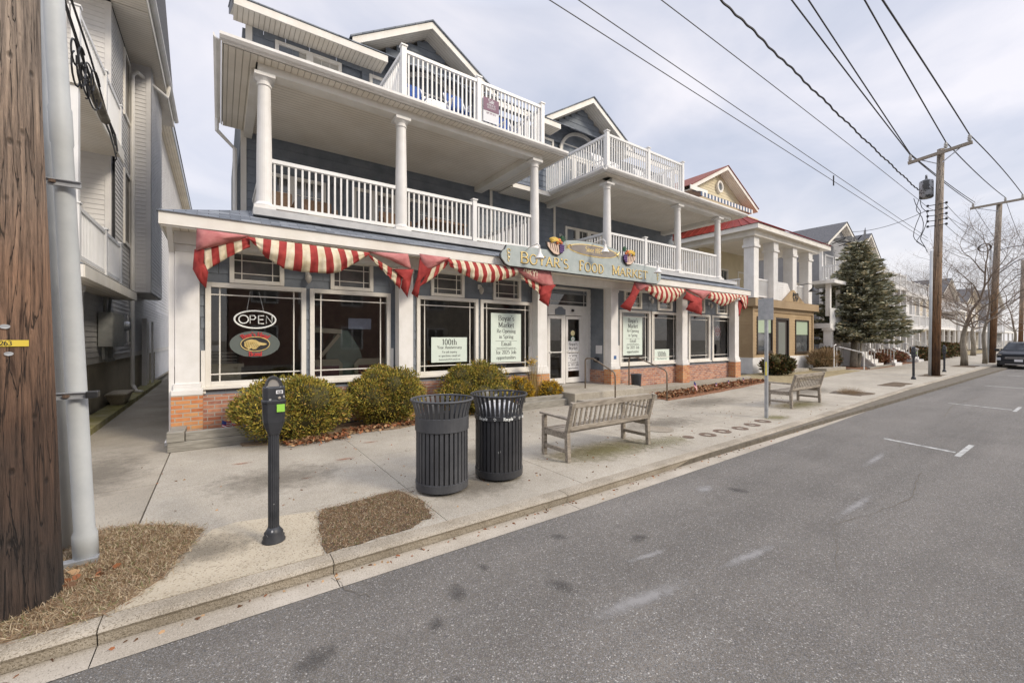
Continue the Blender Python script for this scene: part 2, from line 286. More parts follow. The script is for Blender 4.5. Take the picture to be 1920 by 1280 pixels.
def textw(s, h, track=0): return sum(G.get(c, G[' '])[0]+track for c in s)*h
def text(mb, s, fn, h, x=0, z=0, align='c', thick=.13, thin=.045, track=.0, wscale=1.0, d0=0, serif=True, mi=0):
    """letters into mb; fn(u, v, depth) maps lettering plane to space"""
    w = textw(s, h, track)*wscale; u = x-(w/2 if align == 'c' else (w if align == 'r' else 0)); k = 0
    for ch in s:
        gw, st, se = G.get(ch, G[' '])
        for pl in st:
            k += 1; P = [Vector((a*wscale, b)) for a, b in pl]; n = len(P); ring = []
            closed = (P[0]-P[-1]).length < 1e-4
            for i in range(n):
                a = P[(i-1) if i > 0 else (n-2 if closed else 0)]; b = P[(i+1) if i < n-1 else (1 if closed else n-1)]
                d = b-a; d = d.normalized() if d.length > 1e-6 else Vector((1,0)); nr = Vector((-d.y, d.x))
                t = thin+(thick-thin)*abs(d.y)**1.4
                ring += [P[i]+nr*t/2, P[i]-nr*t/2]
            dd = d0+.0004*(k % 4)
            mb.add([fn(u+p.x*h, z+p.y*h, dd) for p in ring], [(2*i, 2*i+1, 2*i+3, 2*i+2) for i in range(n-1)], mi)
        if serif:
            for (a, b) in se:
                k += 1; s2 = .135; t = thin*.8; a *= wscale
                b2 = b+t/2 if b <= .01 else b-t/2
                mb.add([fn(u+(a-s2)*h, z+(b2-t/2)*h, d0+.0022), fn(u+(a+s2)*h, z+(b2-t/2)*h, d0+.0022), fn(u+(a+s2)*h, z+(b2+t/2)*h, d0+.0022), fn(u+(a-s2)*h, z+(b2+t/2)*h, d0+.0022)], [(0,1,2,3)], mi)
        u += (gw+track)*h*wscale
    return mb
def front(y): return lambda u, v, d: (u, y-d, v)

# ------------------------------------------------------------------ building helpers
def lap(mb, p0, p1, z0, z1, pitch=.19, out=(0,-1), t=.014, holes=(), ulim=None, cuts=0, mi=0):
    """courses of lapped boards on the wall from p0 to p1; holes in (u0,u1,z0,z1)"""
    p0 = Vector((*p0, 0)); p1 = Vector((*p1, 0)); Lx = (p1-p0).length; d = (p1-p0)/Lx; o = Vector((*out, 0))
    zs = [z0+i*pitch for i in range(int((z1-z0)/pitch)+1)] + [z1]
    zz = sorted(set([round(z, 4) for z in zs]+[round(min(max(h[k], z0), z1), 4) for h in holes for k in (2,3)]))
    for a, b in zip(zz[:-1], zz[1:]):
        if b-a < .004: continue
        base = z0+math.floor((a-z0+1e-5)/pitch)*pitch
        ta = t*(1-(a-base)/pitch); tb = t*max(0, 1-(b-base)/pitch)
        lo, hi = (0, Lx) if ulim is None else ulim((a+b)/2)
        iv = [(lo, hi)]
        for h in holes:
            if h[2] < b-1e-4 and h[3] > a+1e-4:
                iv = [q for (s, e_) in iv for q in ((s, min(e_, h[0])), (max(s, h[1]), e_)) if q[1]-q[0] > .005]
        seg = []
        for s, e_ in iv:
            if cuts:
                x = s; rr = random.Random(int(base*1000)+int(s*10))
                while x < e_:
                    y = min(e_, x+cuts*rr.uniform(.6, 1.5)); seg.append((x, y-.006 if y < e_ else y, rr.uniform(-.003,.003))); x = y
            else: seg.append((s, e_, 0))
        for s, e_, j in seg:
            if e_ <= s: continue
            A = p0+d*s; B = p0+d*e_
            v = [A+o*(ta+j)+Vector((0,0,a)), B+o*(ta+j)+Vector((0,0,a)), B+o*tb+Vector((0,0,b)), A+o*tb+Vector((0,0,b)), A+Vector((0,0,a)), B+Vector((0,0,a))]
            mb.add(v, [(0,1,2,3),(4,5,1,0)], mi)
    return mb
def window(par, x0, x1, z0, z1, y, fw=.09, mun='prairie', pane=None, proud=.05, nv=0, nh=0, gy=.03, blind=False, mat=None, mw=.022, sill=True):
    """frame part with pane and muntin sub-parts; wall plane y, facing -Y"""
    f = MB(); f.box(x0, x0+fw, y-proud, y+.06, z0, z1).box(x1-fw, x1, y-proud, y+.06, z0, z1).box(x0+fw, x1-fw, y-proud, y+.06, z1-fw, z1).box(x0+fw, x1-fw, y-proud, y+.06, z0, z0+fw)
    if sill: f.box(x0-.03, x1+.03, y-proud-.04, y+.02, z0-.05, z0-.002)
    fo = f.done('window', mat or m_trim, par, bevel=.006)
    a0, a1, b0, b1 = x0+fw, x1-fw, z0+fw, z1-fw
    MB().quad((a0-.01,y+gy,b0-.01),(a1+.01,y+gy,b0-.01),(a1+.01,y+gy,b1+.01),(a0-.01,y+gy,b1+.01)).done('pane', pane or m_dglass, fo)
    g = MB(); q = mw/2; yy = y+gy
    if mun == 'prairie':
        k = min(.13, (a1-a0)*.16)
        for u in (a0+k, a1-k): g.box(u-q, u+q, yy-.014, yy-.002, b0, b1)
        for u in (b0+k, b1-k): g.box(a0, a1, yy-.018, yy-.003, u-q, u+q)
    else:
        for i in range(nv): u = a0+(a1-a0)*(i+1)/(nv+1); g.box(u-q, u+q, yy-.014, yy-.002, b0, b1)
        for i in range(nh): u = b0+(b1-b0)*(i+1)/(nh+1); g.box(a0, a1, yy-.018, yy-.003, u-q, u+q)
    if g.v: g.done('muntin', m_trim, fo)
    return fo
def rail_mb(mb, a, b, zb, zt, sp=.118, bw=.034, zb2=None, zt2=None):
    a = Vector((*a, 0)); b = Vector((*b, 0)); Ln = (b-a).length; d = (b-a)/Ln; Z = Vector((0,0,1))
    zb2 = zb if zb2 is None else zb2; zt2 = zt if zt2 is None else zt2
    mb.bar(a+Z*(zt-.035), b+Z*(zt2-.035), .075, .07); mb.bar(a+Z*(zb+.045), b+Z*(zb2+.045), .05, .07)
    n = max(1, int(Ln/sp))
    for i in range(n):
        t = (i+.5)/n; p = a+(b-a)*t
        mb.bar(p+Z*(zb+(zb2-zb)*t+.07), p+Z*(zt+(zt2-zt)*t-.06), bw, bw, up=d)
    return mb
def post(mb, x, y, z0, z1, w=.11):
    mb.box(x-w/2, x+w/2, y-w/2, y+w/2, z0, z1); mb.box(x-w/2-.02, x+w/2+.02, y-w/2-.02, y+w/2+.02, z1+.001, z1+.03)
    return mb.add([(x-w/2,y-w/2,z1+.031),(x+w/2,y-w/2,z1+.031),(x+w/2,y+w/2,z1+.031),(x-w/2,y+w/2,z1+.031),(x,y,z1+.065)], [(0,1,4),(1,2,4),(2,3,4),(3,0,4)])
def rcol(x, y, z0, z1, r=.125):
    h = z1-z0
    m = MB().box(x-r*1.4, x+r*1.4, y-r*1.4, y+r*1.4, z0, z0+.06)
    m.lathe(x, y, [(r*1.38,z0+.061),(r*1.4,z0+.09),(r*1.2,z0+.12),(r*1.04,z0+.15),(r*1.02,z0+h*.4),(r*.86,z1-.25),(r*.84,z1-.20),(r*1.0,z1-.195),(r*1.0,z1-.17),(r*.86,z1-.165),(r*.88,z1-.12),(r*1.2,z1-.07),(r*1.25,z1-.062)], 24)
    return m.box(x-r*1.35, x+r*1.35, y-r*1.35, y+r*1.35, z1-.06, z1)

# ------------------------------------------------------------------ the setting
KP = [(-40,3.5),(0,3.47),(3.5,3.48),(7,3.56),(10,3.63),(20,3.98),(40,4.26),(60,4.5),(110,5.3)]
def KY(x):
    for (a,b),(c,d) in zip(KP[:-1], KP[1:]):
        if x <= c: return b+(d-b)*(x-a)/(c-a)
    return KP[-1][1]
ROAD = -.10
def st(o, label=None): return tag(o, label, kind='structure')
st(MB().box(-600,900,-600,900,-.35,-.30).done('ground', m_land))
xs = [-40,-10,-4,0,3.5,7,10,14,20,30,40,60,110]
mb = MB()
for a, b in zip(xs[:-1], xs[1:]): mb.quad((a,-9,ROAD),(b,-9,ROAD),(b,KY(b)-.16-.004*max(b,0)*.5,ROAD),(a,KY(a)-.16,ROAD))
st(mb.done('road', m_asph))
mb = MB()
gx = [-40,-9,-6.2,-3.4,-.60,.74,3.22,6.35,10.6,13.6,16.6,20,24,30,40,60,110]
for a, b in zip(gx[:-1], gx[1:]): mb.quad((a,KY(a)-.19-.002*max(a,0),ROAD+.004),(b-.006,KY(b)-.19-.002*max(b,0),ROAD+.004),(b-.006,KY(b)+.02,ROAD+.006),(a,KY(a)+.02,ROAD+.006))
st(mb.done('gutter', m_gutter))
mb = MB()
for a, b in zip(gx[:-1], gx[1:]):
    n = max(1, int((b-a)/1.2)); 
    for i in range(n):
        x0 = a+(b-a)*i/n; x1 = a+(b-a)*(i+1)/n-(.007 if i == n-1 else 0); r0 = KY(x0); r1 = KY(x1)
        P = []
        for x, k in ((x0, r0), (x1, r1)): P += [(x,k+.035,ROAD-.05),(x,k+.02,-.035),(x,k+.005,-.012),(x,k+.03,.001),(x,k+.06,.006),(x,k+.17,.007),(x,k+.17,-.2)]
        mb.add(P, [(j,j+7,j+8,j+1) for j in range(6)]+[(0,1,2,3,4,5,6),(13,12,11,10,9,8,7)])
st(mb.done('kerb', m_kerb))
st(MB().box(-40,110,3.55,14,-.29,-.018).done('subgrade', m_joint))
# pavement slabs
mb = MB(); jx = [-.62,1.80,3.62,6.0,8.3,10.7,13.1,15.5,17.9,20.3,22.7,25.1,27.5,29.9,33,37,41,46,52,60,70,85,110]; jy = [4.72,6.3,8.15]
def kin(x): return KY(x)+.182
for a, b in zip(jx[:-1], jx[1:]):
    ys = [kin(a), 4.72 if a < 14 else 5.3, 6.3 if a < 14 else 6.9, 8.6]
    for i in range(3):
        sk = -.05*i if a < 9 else 0
        y0a, y1 = ys[i], ys[i+1]
        A = (a+.0035, y0a+(.0 if i == 0 else .0035)); B = (b-.0035, (kin(b) if i == 0 else y0a+.0035))
        mb.pxy([A, B, (b-.0035, y1-.0035), (a+.0035, y1-.0035)], -.1, 0)
st(mb.done('sidewalk', m_concrete))
mb = MB()
for a, b in ((3.66,6.6),(6.612,9.2),(9.212,12.4),(12.412,16),(16.01,30)): mb.pxy([(-2.0,max(a,5.1)),(-.632,max(a,5.1)),(-.632,b),(-2.0,b)], -.1, -.002)
for a, b in ((-40,-24),(-23.9,-14),(-13.9,-8),(-7.99,-3.6),(-3.59,-2.01)): mb.pxy([(a,5.1),(b,5.1),(b,7.8),(a,7.8)], -.1, -.003)
st(mb.done('walkway', m_walk))
def irregular(pts, amp=.03, k=6):
    o = []
    for i, p in enumerate(pts):
        q = pts[(i+1) % len(pts)]
        for j in range(k): t = j/k; o.append((p[0]+(q[0]-p[0])*t+random.uniform(-amp,amp)*(j>0), p[1]+(q[1]-p[1])*t+random.uniform(-amp,amp)*(j>0)))
    return o
# beige apron beside the kerb, with its own slab joint
apron = [(-.60,3.652),(-.46,3.80),(-.30,4.12),(-.2,4.45),(-.05,4.72),(.12,4.78),(.8,4.62),(.70,3.655)]
st(MB().pxy(apron, -.1, .006).done('apron_slab', m_conc2))
grass_poly = irregular([(-4,3.655),(-.60,3.652),(-.46,3.80),(-.30,4.12),(-.2,4.45),(-.12,4.75),(-.35,5.02),(-.62,5.22),(-1.1,5.3),(-4,5.4)], .02, 4)
st(MB().pxy(grass_poly, -.1, .012).done('bare_verge', m_litter))
pit_poly = irregular([(.72,3.66),(1.45,3.70),(1.72,3.84),(1.80,4.22),(1.66,4.70),(.86,4.62),(.74,4.1)], .025, 5)
st(MB().pxy(pit_poly, -.1, .010).done('tree_pit', m_earth))
for q in ([(16.2,4.35),(17.4,4.3),(17.5,5.2),(16.3,5.2)], [(20.5,4.35),(22.5,4.4),(22.6,5.0),(20.4,5.0)], [(27.4,4.5),(29.2,4.5),(29.3,5.2),(27.3,5.2)], [(38.5,4.7),(41,4.8),(41,5.8),(38.5,5.8)]):
    st(MB().pxy(irregular(q, .06, 4), -.1, .008).done('tree_pit', m_earth))
# soil bed under the shrubs and lawn strips by the neighbours
st(MB().pxy(irregular([(.3,8.12),(1.2,7.75),(2.0,8.0),(2.9,7.95),(3.8,8.3),(6.8,8.75),(6.8,9.0),(.3,9.0)], .03, 4), -.1, .02).done('planting_bed', m_litter))
m_lawn = M('winter_lawn', (.22,.17,.09), (.34,.28,.16), rough=1, scale=5, detail=9, bump=.6, bscale=60)
m_mulch = M('rust_mulch', (.16,.07,.035), (.30,.15,.08), rough=1, scale=14, detail=9, bump=.9, bscale=50)
st(MB().pxy([(18.6,7.2),(29.5,7.9),(29.5,11),(18.6,10)], -.1, .01).done('lawn_strip', m_lawn))
st(MB().pxy(irregular([(30.5,7.9),(43,8.2),(43,11),(30.5,10.5)], .1, 4), -.1, .02).done('mulch_bed', m_mulch))
st(MB().pxy([(44,8.6),(100,9.6),(100,12),(44,12)], -.1, .01).done('lawn_strip', m_lawn))
# worn parking marks on the road
mb = MB()
for x, w in ((10.15,.10),(17.3,.10),(25.0,.12),(33,.12)):
    k = KY(x); mb.quad((x-.35,1.42,ROAD+.004),(x+w-.35,1.42,ROAD+.004),(x+w-.05,k-1.25,ROAD+.004),(x-.05,k-1.25,ROAD+.004))
    mb.quad((x-.62,1.32,ROAD+.0045),(x+.62,1.32,ROAD+.0045),(x+.62,1.39,ROAD+.0045),(x-.62,1.39,ROAD+.0045))
st(mb.done('parking_marks', m_mark))
def stainmat(name, c, dens=.8, nscale=6, streak=(1,1,1)):
    m = bpy.data.materials.new(name); m.use_nodes = True; t = m.node_tree; n = t.nodes; l = t.links; p = n['Principled BSDF']; p.inputs['Base Color'].default_value = (*c,1); p.inputs['Roughness'].default_value = .9
    co = n.new('ShaderNodeTexCoord'); mp = n.new('ShaderNodeMapping'); mp.inputs['Scale'].default_value = streak; l.new(co.outputs['Object'], mp.inputs[0])
    nz = n.new('ShaderNodeTexNoise'); nz.inputs['Scale'].default_value = nscale; nz.inputs['Detail'].default_value = 12; nz.inputs['Roughness'].default_value = .75; l.new(mp.outputs[0], nz.inputs['Vector'])
    vs = n.new('ShaderNodeVectorMath'); vs.operation = 'SUBTRACT'; l.new(co.outputs['Generated'], vs.inputs[0]); vs.inputs[1].default_value = (.5,.5,0)
    mz = n.new('ShaderNodeVectorMath'); mz.operation = 'MULTIPLY'; l.new(vs.outputs[0], mz.inputs[0]); mz.inputs[1].default_value = (2,2,0)
    ln = n.new('ShaderNodeVectorMath'); ln.operation = 'LENGTH'; l.new(mz.outputs[0], ln.inputs[0])
    ma = n.new('ShaderNodeMath'); ma.operation = 'MULTIPLY_ADD'; l.new(ln.outputs['Value'], ma.inputs[0]); ma.inputs[1].default_value = -.55; l.new(nz.outputs[0], ma.inputs[2])
    mr = n.new('ShaderNodeMapRange'); l.new(ma.outputs[0], mr.inputs[0]); mr.inputs[1].default_value = .05; mr.inputs[2].default_value = .42; mr.inputs[3].default_value = 0; mr.inputs[4].default_value = dens
    tr = n.new('ShaderNodeBsdfTransparent'); mx = n.new('ShaderNodeMixShader'); l.new(mr.outputs[0], mx.inputs[0]); l.new(tr.outputs[0], mx.inputs[1]); l.new(p.outputs[0], mx.inputs[2]); l.new(mx.outputs[0], n['Material Output'].inputs[0]); return m
s_oil = stainmat('oil_stain', (.06,.056,.052), .42, 14); s_moss = stainmat('moss_stain', (.19,.17,.06), .6, 7); s_ghost = stainmat('ghost_paint', (.32,.31,.30), .6, 12); s_rust = stainmat('rust_stain', (.36,.14,.07), .6, 12); s_grime = stainmat('grime_stain', (.15,.13,.10), .5, 5)
def stain(x, y, z, rx, ry, mt, name, a=0):
    o = MB().quad((-rx,-ry,0),(rx,-ry,0),(rx,ry,0),(-rx,ry,0)).done(name, mt); o.location = (x,y,z); o.rotation_euler = (0,0,a); st(o)
for x, y, r in ((1.42,2.72,.12),(1.15,2.5,.09),(2.1,2.35,.13),(.45,2.62,.17),(1.0,1.95,.12),(3.2,2.5,.12),(2.6,2.95,.10),(1.75,2.9,.08),(5.2,2.6,.15)): stain(x, y, ROAD+.004, r*1.25, r*.8, s_oil, 'oil_stain', x)
for x, y, rx, ry, a in ((2.45,1.9,.65,.10,-.12),(3.7,1.75,.55,.07,-.1),(4.9,2.85,.22,.12,.2),(5.8,1.6,.8,.07,0),(8.3,2.05,.9,.08,.05),(3.0,2.25,.3,.05,-.1),(1.35,1.55,.6,.13,-.2)): stain(x, y, ROAD+.005, rx, ry, s_ghost, 'faded_mark', a)
for x, y, rx, ry in ((5.0,4.55,1.5,.62),(6.2,4.35,.9,.45),(12.7,4.7,1.5,.55),(10.2,4.25,.6,.35)): stain(x, y, .003, rx, ry, s_moss, 'moss_stain')
for x, y, r in ((.25,7.0,.12),(1.5,6.4,.13),(2.1,7.2,.12),(.9,5.8,.07)): stain(x, y, .003, r*1.4, r*.5, s_rust, 'rust_stain')
for x, y, rx, ry in ((.6,6.0,1.0,.8),(3.2,5.5,1.0,.7),(2.5,4.3,.8,.5),(7.5,5.3,1.6,.7),(11,6.4,2.2,.9),(-1.3,7.5,.7,1.6),(16,5.8,2.4,.8),(-.1,4.3,.5,.4)): stain(x, y, .008, rx, ry, s_grime, 'grime_stain')
def crack(pts, z, w, name):
    m = MB()
    P = []
    for a, b in zip(pts[:-1], pts[1:]):
        for i in range(8): t = i/8; P.append((a[0]+(b[0]-a[0])*t+random.uniform(-.02,.02), a[1]+(b[1]-a[1])*t+random.uniform(-.02,.02)))
    for a, b in zip(P[:-1], P[1:]):
        w_ = w*random.uniform(.5,1.3); m.quad((a[0]-w_,a[1]-w_,z),(b[0]-w_,b[1]-w_,z),(b[0]+w_,b[1]+w_,z),(a[0]+w_,a[1]+w_,z))
    st(m.done(name, m_joint))
crack([(3.9,1.2),(5.0,1.55),(6.5,1.3),(8.2,1.5)], ROAD+.006, .003, 'road_crack'); crack([(9.2,1.9),(10.4,2.3),(10.9,2.9),(11.8,3.1)], ROAD+.006, .004, 'road_crack')
crack([(14,2.2),(17,2.5),(21,2.3)], ROAD+.006, .006, 'road_crack'); crack([(9.4,3.85),(9.9,4.6),(9.7,5.4)], .0035, .003, 'pavement_crack')
crack([(.72,3.46),(.78,3.2),(.9,3.0)], ROAD+.007, .002, 'road_crack')

# ------------------------------------------------------------------ the blue market building
B = thing('market_building', 'blue shingled three storey duplex with white porches above the food market shop', 'building', (8.7, 9.3, 0))
YW = 9.3
wins = [(-.21,1.43,.90,2.78),(1.5,3.16,.90,2.78),(3.78,5.44,.90,2.78),(5.51,7.2,.90,2.78),(10.86,12.48,.90,2.74),(12.56,14.16,.90,2.74),(14.82,16.35,.90,2.74),(16.5,18.05,.90,2.74)]
trans = [(.15,1.04),(1.89,2.77),(4.14,5.04),(5.9,6.8),(11.1,12.01),(12.91,13.77),(15.1,15.96),(16.83,17.74)]
TZ0, TZ1 = 2.79, 3.42
m = MB(); m2 = MB()
def H(x): return [(a-x, b-x, c+.02, d-.02) for a,b,c,d in wins]+[(a-x+.02, b-x-.02, TZ0+.02, TZ1-.02) for a,b in trans]
for x0, x1 in ((-.62,7.6),(10.22,18.2)): lap(m, (x0,YW), (x1,YW), .75, 3.6, .2, holes=H(x0), cuts=.42)
lap(m, (10.22,YW), (10.22,10.0), .75, 3.6, .2, out=(-1,0)); lap(m, (7.6,10.0), (7.6,YW), .75, 3.6, .2, out=(1,0))
lap(m, (7.6,10.0), (10.22,10.0), 3.2, 3.6, .2)
lap(m, (-.62,26), (-.62,YW), .4, 3.6, .2, out=(-1,0), cuts=.5)
m.box(-.61,-.5,9.31,26,0,3.6); m.box(18.1,18.2,9.31,26,0,3.6)
m.done('ground_floor_wall', m_blue, B)
m = MB()
for x0, x1 in ((-.56,7.5),(10.3,18.15)): m.box(x0, x1, YW-.05, YW+.1, 0, .75)
m.box(10.18,10.30,YW-.03,10.0,.3,.75)
m.done('brick_base', m_brick, B)
for i, (a,b,c,d) in enumerate(wins): window(B, a, b, c, d, YW, .085, pane=m_glass)
for a, b in trans: window(B, a, b, TZ0, TZ1, YW, .075, pane=m_dglass, sill=False, mw=.016)
# shop floor inside
m_in = M('shop_interior_wall', (.34,.29,.24), (.52,.46,.38), rough=.9, scale=1.5)
m_inf = M('shop_floor', (.34,.31,.27), (.42,.39,.34), rough=.4, scale=3)
MB().box(-.5,18.1,9.42,15,.28,.33).done('shop_floor', m_inf, B)
MB().box(-.5,18.1,9.42,15.1,3.55,3.58).box(-.5,18.1,15,15.1,.33,3.55).box(7.45,7.5,10,15,.33,3.5).box(10.3,10.35,10,15,.33,3.5).done('shop_inner_wall', m_in, B)
# pillars in front of the shop
for x0, x1, zb in ((-.60,-.30,.80),(3.28,3.56,.80),(7.19,7.50,.80),(10.12,10.50,.80),(13.97,14.37,.80),(17.76,18.16,.80)):
    xc = (x0+x1)/2; w = .165; m = MB()
    m.box(xc-w, xc+w, 9.0, 9.26, zb+.09, 3.36).box(xc-w-.05, xc+w+.05, 8.95, 9.26, zb, zb+.09).box(xc-w-.025, xc+w+.025, 8.975, 9.262, zb+.09, zb+.17).box(xc-w-.02, xc+w+.02, 8.98, 9.262, zb+.17, zb+.20)
    m.box(xc-w-.02, xc+w+.02, 8.98, 9.262, 3.24, 3.36)
    m.done('column', m_white, B, bevel=.006)
    MB().box(xc-w-.05, xc+w+.05, 8.95, YW-.052, 0, zb-.002).done('brick_pier', m_brickO, B)
for a, b in ((-.62,-.52),(7.50,7.6),(10.14,10.24)): MB().box(a, b, YW-.03, YW+.02, .76, 3.5).done('corner_board', m_trim, B)
for x in (-.22,3.2,3.62,7.12,10.82): MB().box(x-.05, x+.02, YW-.045, YW-.018, .78, 1.55).done('shutter_guard', m_white, B)
# entrance set back
YD = 10.0
m = MB(); m.box(8.2,8.34,YD-.04,YD+.06,.33,3.42).box(10.06,10.22,YD-.04,YD+.06,.33,3.42).box(8.34,10.06,YD-.03,YD+.06,3.34,3.42).box(8.34,10.06,YD-.06,YD+.06,2.52,2.84).box(9.02,9.10,YD-.02,YD+.05,.33,2.52)
m.box(7.62,8.2,YD-.02,YD+.03,.33,3.42)
fo = m.done('door_frame', m_white, B, bevel=.005)
MB().box(8.34,10.06,YD+.01,YD+.02,2.84,3.34).done('pane', m_dglass, fo)
MB().box(8.46,8.475,YD-.01,YD+.008,2.84,3.34).box(9.925,9.94,YD-.01,YD+.008,2.84,3.34).box(8.34,10.06,YD-.012,YD+.006,2.95,2.965).box(8.34,10.06,YD-.012,YD+.006,3.22,3.235).done('muntin', m_white, fo)
for a, b in ((8.36,9.01),(9.11,9.80)):
    m = MB(); m.box(a,a+.09,YD-.03,YD+.02,.35,2.5).box(b-.09,b,YD-.03,YD+.02,.35,2.5).box(a+.09,b-.09,YD-.03,YD+.02,.35,.52).box(a+.09,b-.09,YD-.03,YD+.02,2.4,2.5)
    do = m.done('door', m_white, B, bevel=.004); MB().quad((a+.09,YD-.002,.52),(b-.09,YD-.002,.52),(b-.09,YD-.002,2.4),(a+.09,YD-.002,2.4)).done('pane', m_glass, do)
    MB().box(a+.05,b-.05,YD-.06,YD-.04,1.33,1.36).box(a+.1,a+.12,YD-.04,YD-.02,1.30,1.38).box(b-.12,b-.1,YD-.04,YD-.02,1.30,1.38).done('handle', m_white, do)
MB().box(9.80,10.06,YD-.03,YD+.02,.35,2.52).done('door_panel', m_white, B)
m = MB(); m.pxz([(8.62,2.53),(9.05,2.53),(9.05,2.70),(8.98,2.72),(8.9,2.78),(8.77,2.78),(8.69,2.72),(8.62,2.70)], YD-.075, YD-.062); m.done('number_plaque', m_blue, B)
m_black = M('black_metal', (.02,.02,.022), rough=.45, spec=.5)
MB().blob((9.35,YD-.09,2.68),(.06,.04,.045)).done('door_sensor', m_black, B)
# fascia, soffit and the shingled skirt roof
XL, XR, YF = -.78, 18.05, 8.48
m = MB(); m.box(XL,XR,YF,YF+.03,3.56,3.76).box(XL,XL+.03,YF+.03,12,3.56,3.76).box(XR-.03,XR,YF+.03,12,3.56,3.76).box(XL+.03,XR-.03,YF+.03,YF+.06,3.535,3.60)
m.done('fascia', m_trim, B)
MB().box(XL+.03,XR-.03,YF+.06,YD,3.57,3.59).done('soffit', m_soffitX, B)
MB().box(-.62,18.1,8.93,9.27,3.362,3.566).done('beam', m_white, B)
m = MB(); m.quad((XL-.03,YF-.03,3.765),(XR+.03,YF-.03,3.765),(XR-.5,9.4,4.20),(.42,9.4,4.20)).quad((XL-.03,YF-.03,3.765),(.42,9.4,4.20),(.42,26,4.20),(XL-.03,26,3.765)).quad((XR-.5,9.4,4.2),(XR+.03,YF-.03,3.765),(XR+.03,26,3.765),(XR-.5,26,4.2))
m.quad((XL-.03,YF-.03,3.755),(XR+.03,YF-.03,3.755),(XR+.03,YF-.03,3.765),(XL-.03,YF-.03,3.765)).quad((7.4,9.4,4.2),(10,9.4,4.2),(10,12.1,5.0),(7.4,12.1,5.0))
m.done('skirt_roof', m_roofg, B)
# second floor
YB = 12.1
m = MB(); lap(m, (.45,YB), (18.0,YB), 4.2, 6.85, .2, cuts=.45, holes=[(.75,2.35,4.35,5.95),(3.05,4.3,4.25,6.0),(4.55,6.2,4.5,6.0),(11.0,13.6,4.25,6.15)])
lap(m, (.45,24), (.45,YB), 4.2, 6.85, .2, out=(-1,0), cuts=.5); m.box(.46,17.98,YB+.08,YB+.12,4.2,9.4); m.box(.46,.6,YB+.12,24,4.2,9.4)
m.done('upper_wall', m_blue, B)
MB().box(.42,.54,YB-.03,YB+.03,4.2,6.84).box(7.55,7.65,YB-.03,YB+.02,4.3,6.84).box(10.4,10.5,YB-.03,YB+.02,4.3,6.84).done('corner_board', m_trim, B)
for a,b,c,d,nv,nh in ((.75,1.55,4.35,5.95,2,3),(1.55,2.35,4.35,5.95,2,3),(3.05,3.65,4.25,6.0,1,4),(3.65,4.3,4.25,6.0,1,4),(4.55,5.4,4.5,6.0,2,3),(5.4,6.2,4.5,6.0,2,3),(11.0,11.65,4.25,6.15,1,4),(11.65,12.3,4.25,6.15,1,4),(12.3,12.95,4.25,6.15,1,4),(12.95,13.6,4.25,6.15,1,4)):
    window(B, a, b, c, d, YB, .09, 'grid', nv=nv, nh=nh, mw=.018)
MB().box(.5,7.45,8.86,YB,4.02,4.15).box(9.75,17.7,8.86,YB,4.02,4.15).done('porch_floor', M('porch_deck', (.45,.45,.45), (.55,.55,.54), rough=.7, scale=3), B)
for x in (.69,3.34,7.14,10.06,13.84,16.6): rcol(x, 9.1, 4.16, 6.68).done('column', m_white, B, smooth=False)
for pts in (((.80,9.1),(3.2,9.1)),((3.46,9.1),(5.15,9.1)),((5.29,9.1),(7.0,9.1)),((7.14,9.2),(7.14,12)),((10.18,9.1),(11.9,9.1)),((12.0,9.1),(13.7,9.1)),((13.98,9.1),(16.48,9.1)),((10.06,9.2),(10.06,11.9)),((16.6,9.2),(16.6,11.9)),((.69,9.2),(.69,12))):
    rail_mb(MB(), *pts, 4.22, 5.16).done('railing', m_rail, B)
for x in (5.22,11.95): post(MB(), x, 9.1, 4.16, 5.22).done('post', m_rail, B)
# porch roofs which carry the top decks
def porch_roof(x0, x1):
    m = MB(); m.box(x0+.02,x1-.02,8.74,8.76,6.86,6.97).box(x0+.0,x0+.02,8.74,YB,6.86,6.97).box(x1-.02,x1,8.74,YB,6.86,6.97); m.done('fascia', m_trim, B)
    m = MB()   # gutter
    m.pyz([(8.73,6.88),(8.66,6.89),(8.62,6.93),(8.62,6.98),(8.64,6.98),(8.64,6.95),(8.67,6.91),(8.73,6.90)], x0-.03, x1+.03)
    m.pxz([(x0-.01,6.88),(x0-.08,6.89),(x0-.12,6.93),(x0-.12,6.98),(x0-.10,6.98),(x0-.10,6.95),(x0-.07,6.91),(x0-.01,6.90)], 8.73, YB)
    m.done('gutter', m_white, B)
    MB().box(x0+.03,x1-.03,8.77,8.98,6.845,6.86).box(x0+.03,.55 if x0 < 1 else x0+.35,8.98,YB,6.845,6.86).box(x1-.6,x1-.03,8.98,YB,6.845,6.86).done('soffit', m_soffitX, B)
    MB().box(.56 if x0 < 1 else x0+.36,x1-.61,9.24,YB,6.82,6.845).done('porch_ceiling', m_soffitY, B)
    MB().box(x0+.55,x1-.62,8.98,9.23,6.70,6.844).box(x0+.45,x0+.62,9.23,YB,6.68,6.843).box(x1-1.0,x1-.72,9.23,YB,6.66,6.843).done('beam', m_trim, B)
    MB().box(x0,x1,8.76,YB+.1,6.975,7.06).done('deck_floor', M('deck_membrane', (.4,.4,.4), rough=.8), B)
porch_roof(.03, 7.95); porch_roof(9.62, 18.05)
MB().box(7.96,9.6,11.3,11.33,6.8,6.95).done('fascia', m_trim, B); MB().box(7.9,9.6,11.33,YB,6.80,6.82).done('soffit', m_soffitX, B)
MB().quad((7.97,11.28,6.96),(9.6,11.28,6.96),(9.6,12.1,7.4),(7.97,12.1,7.4)).done('skirt_roof', m_roofg, B)
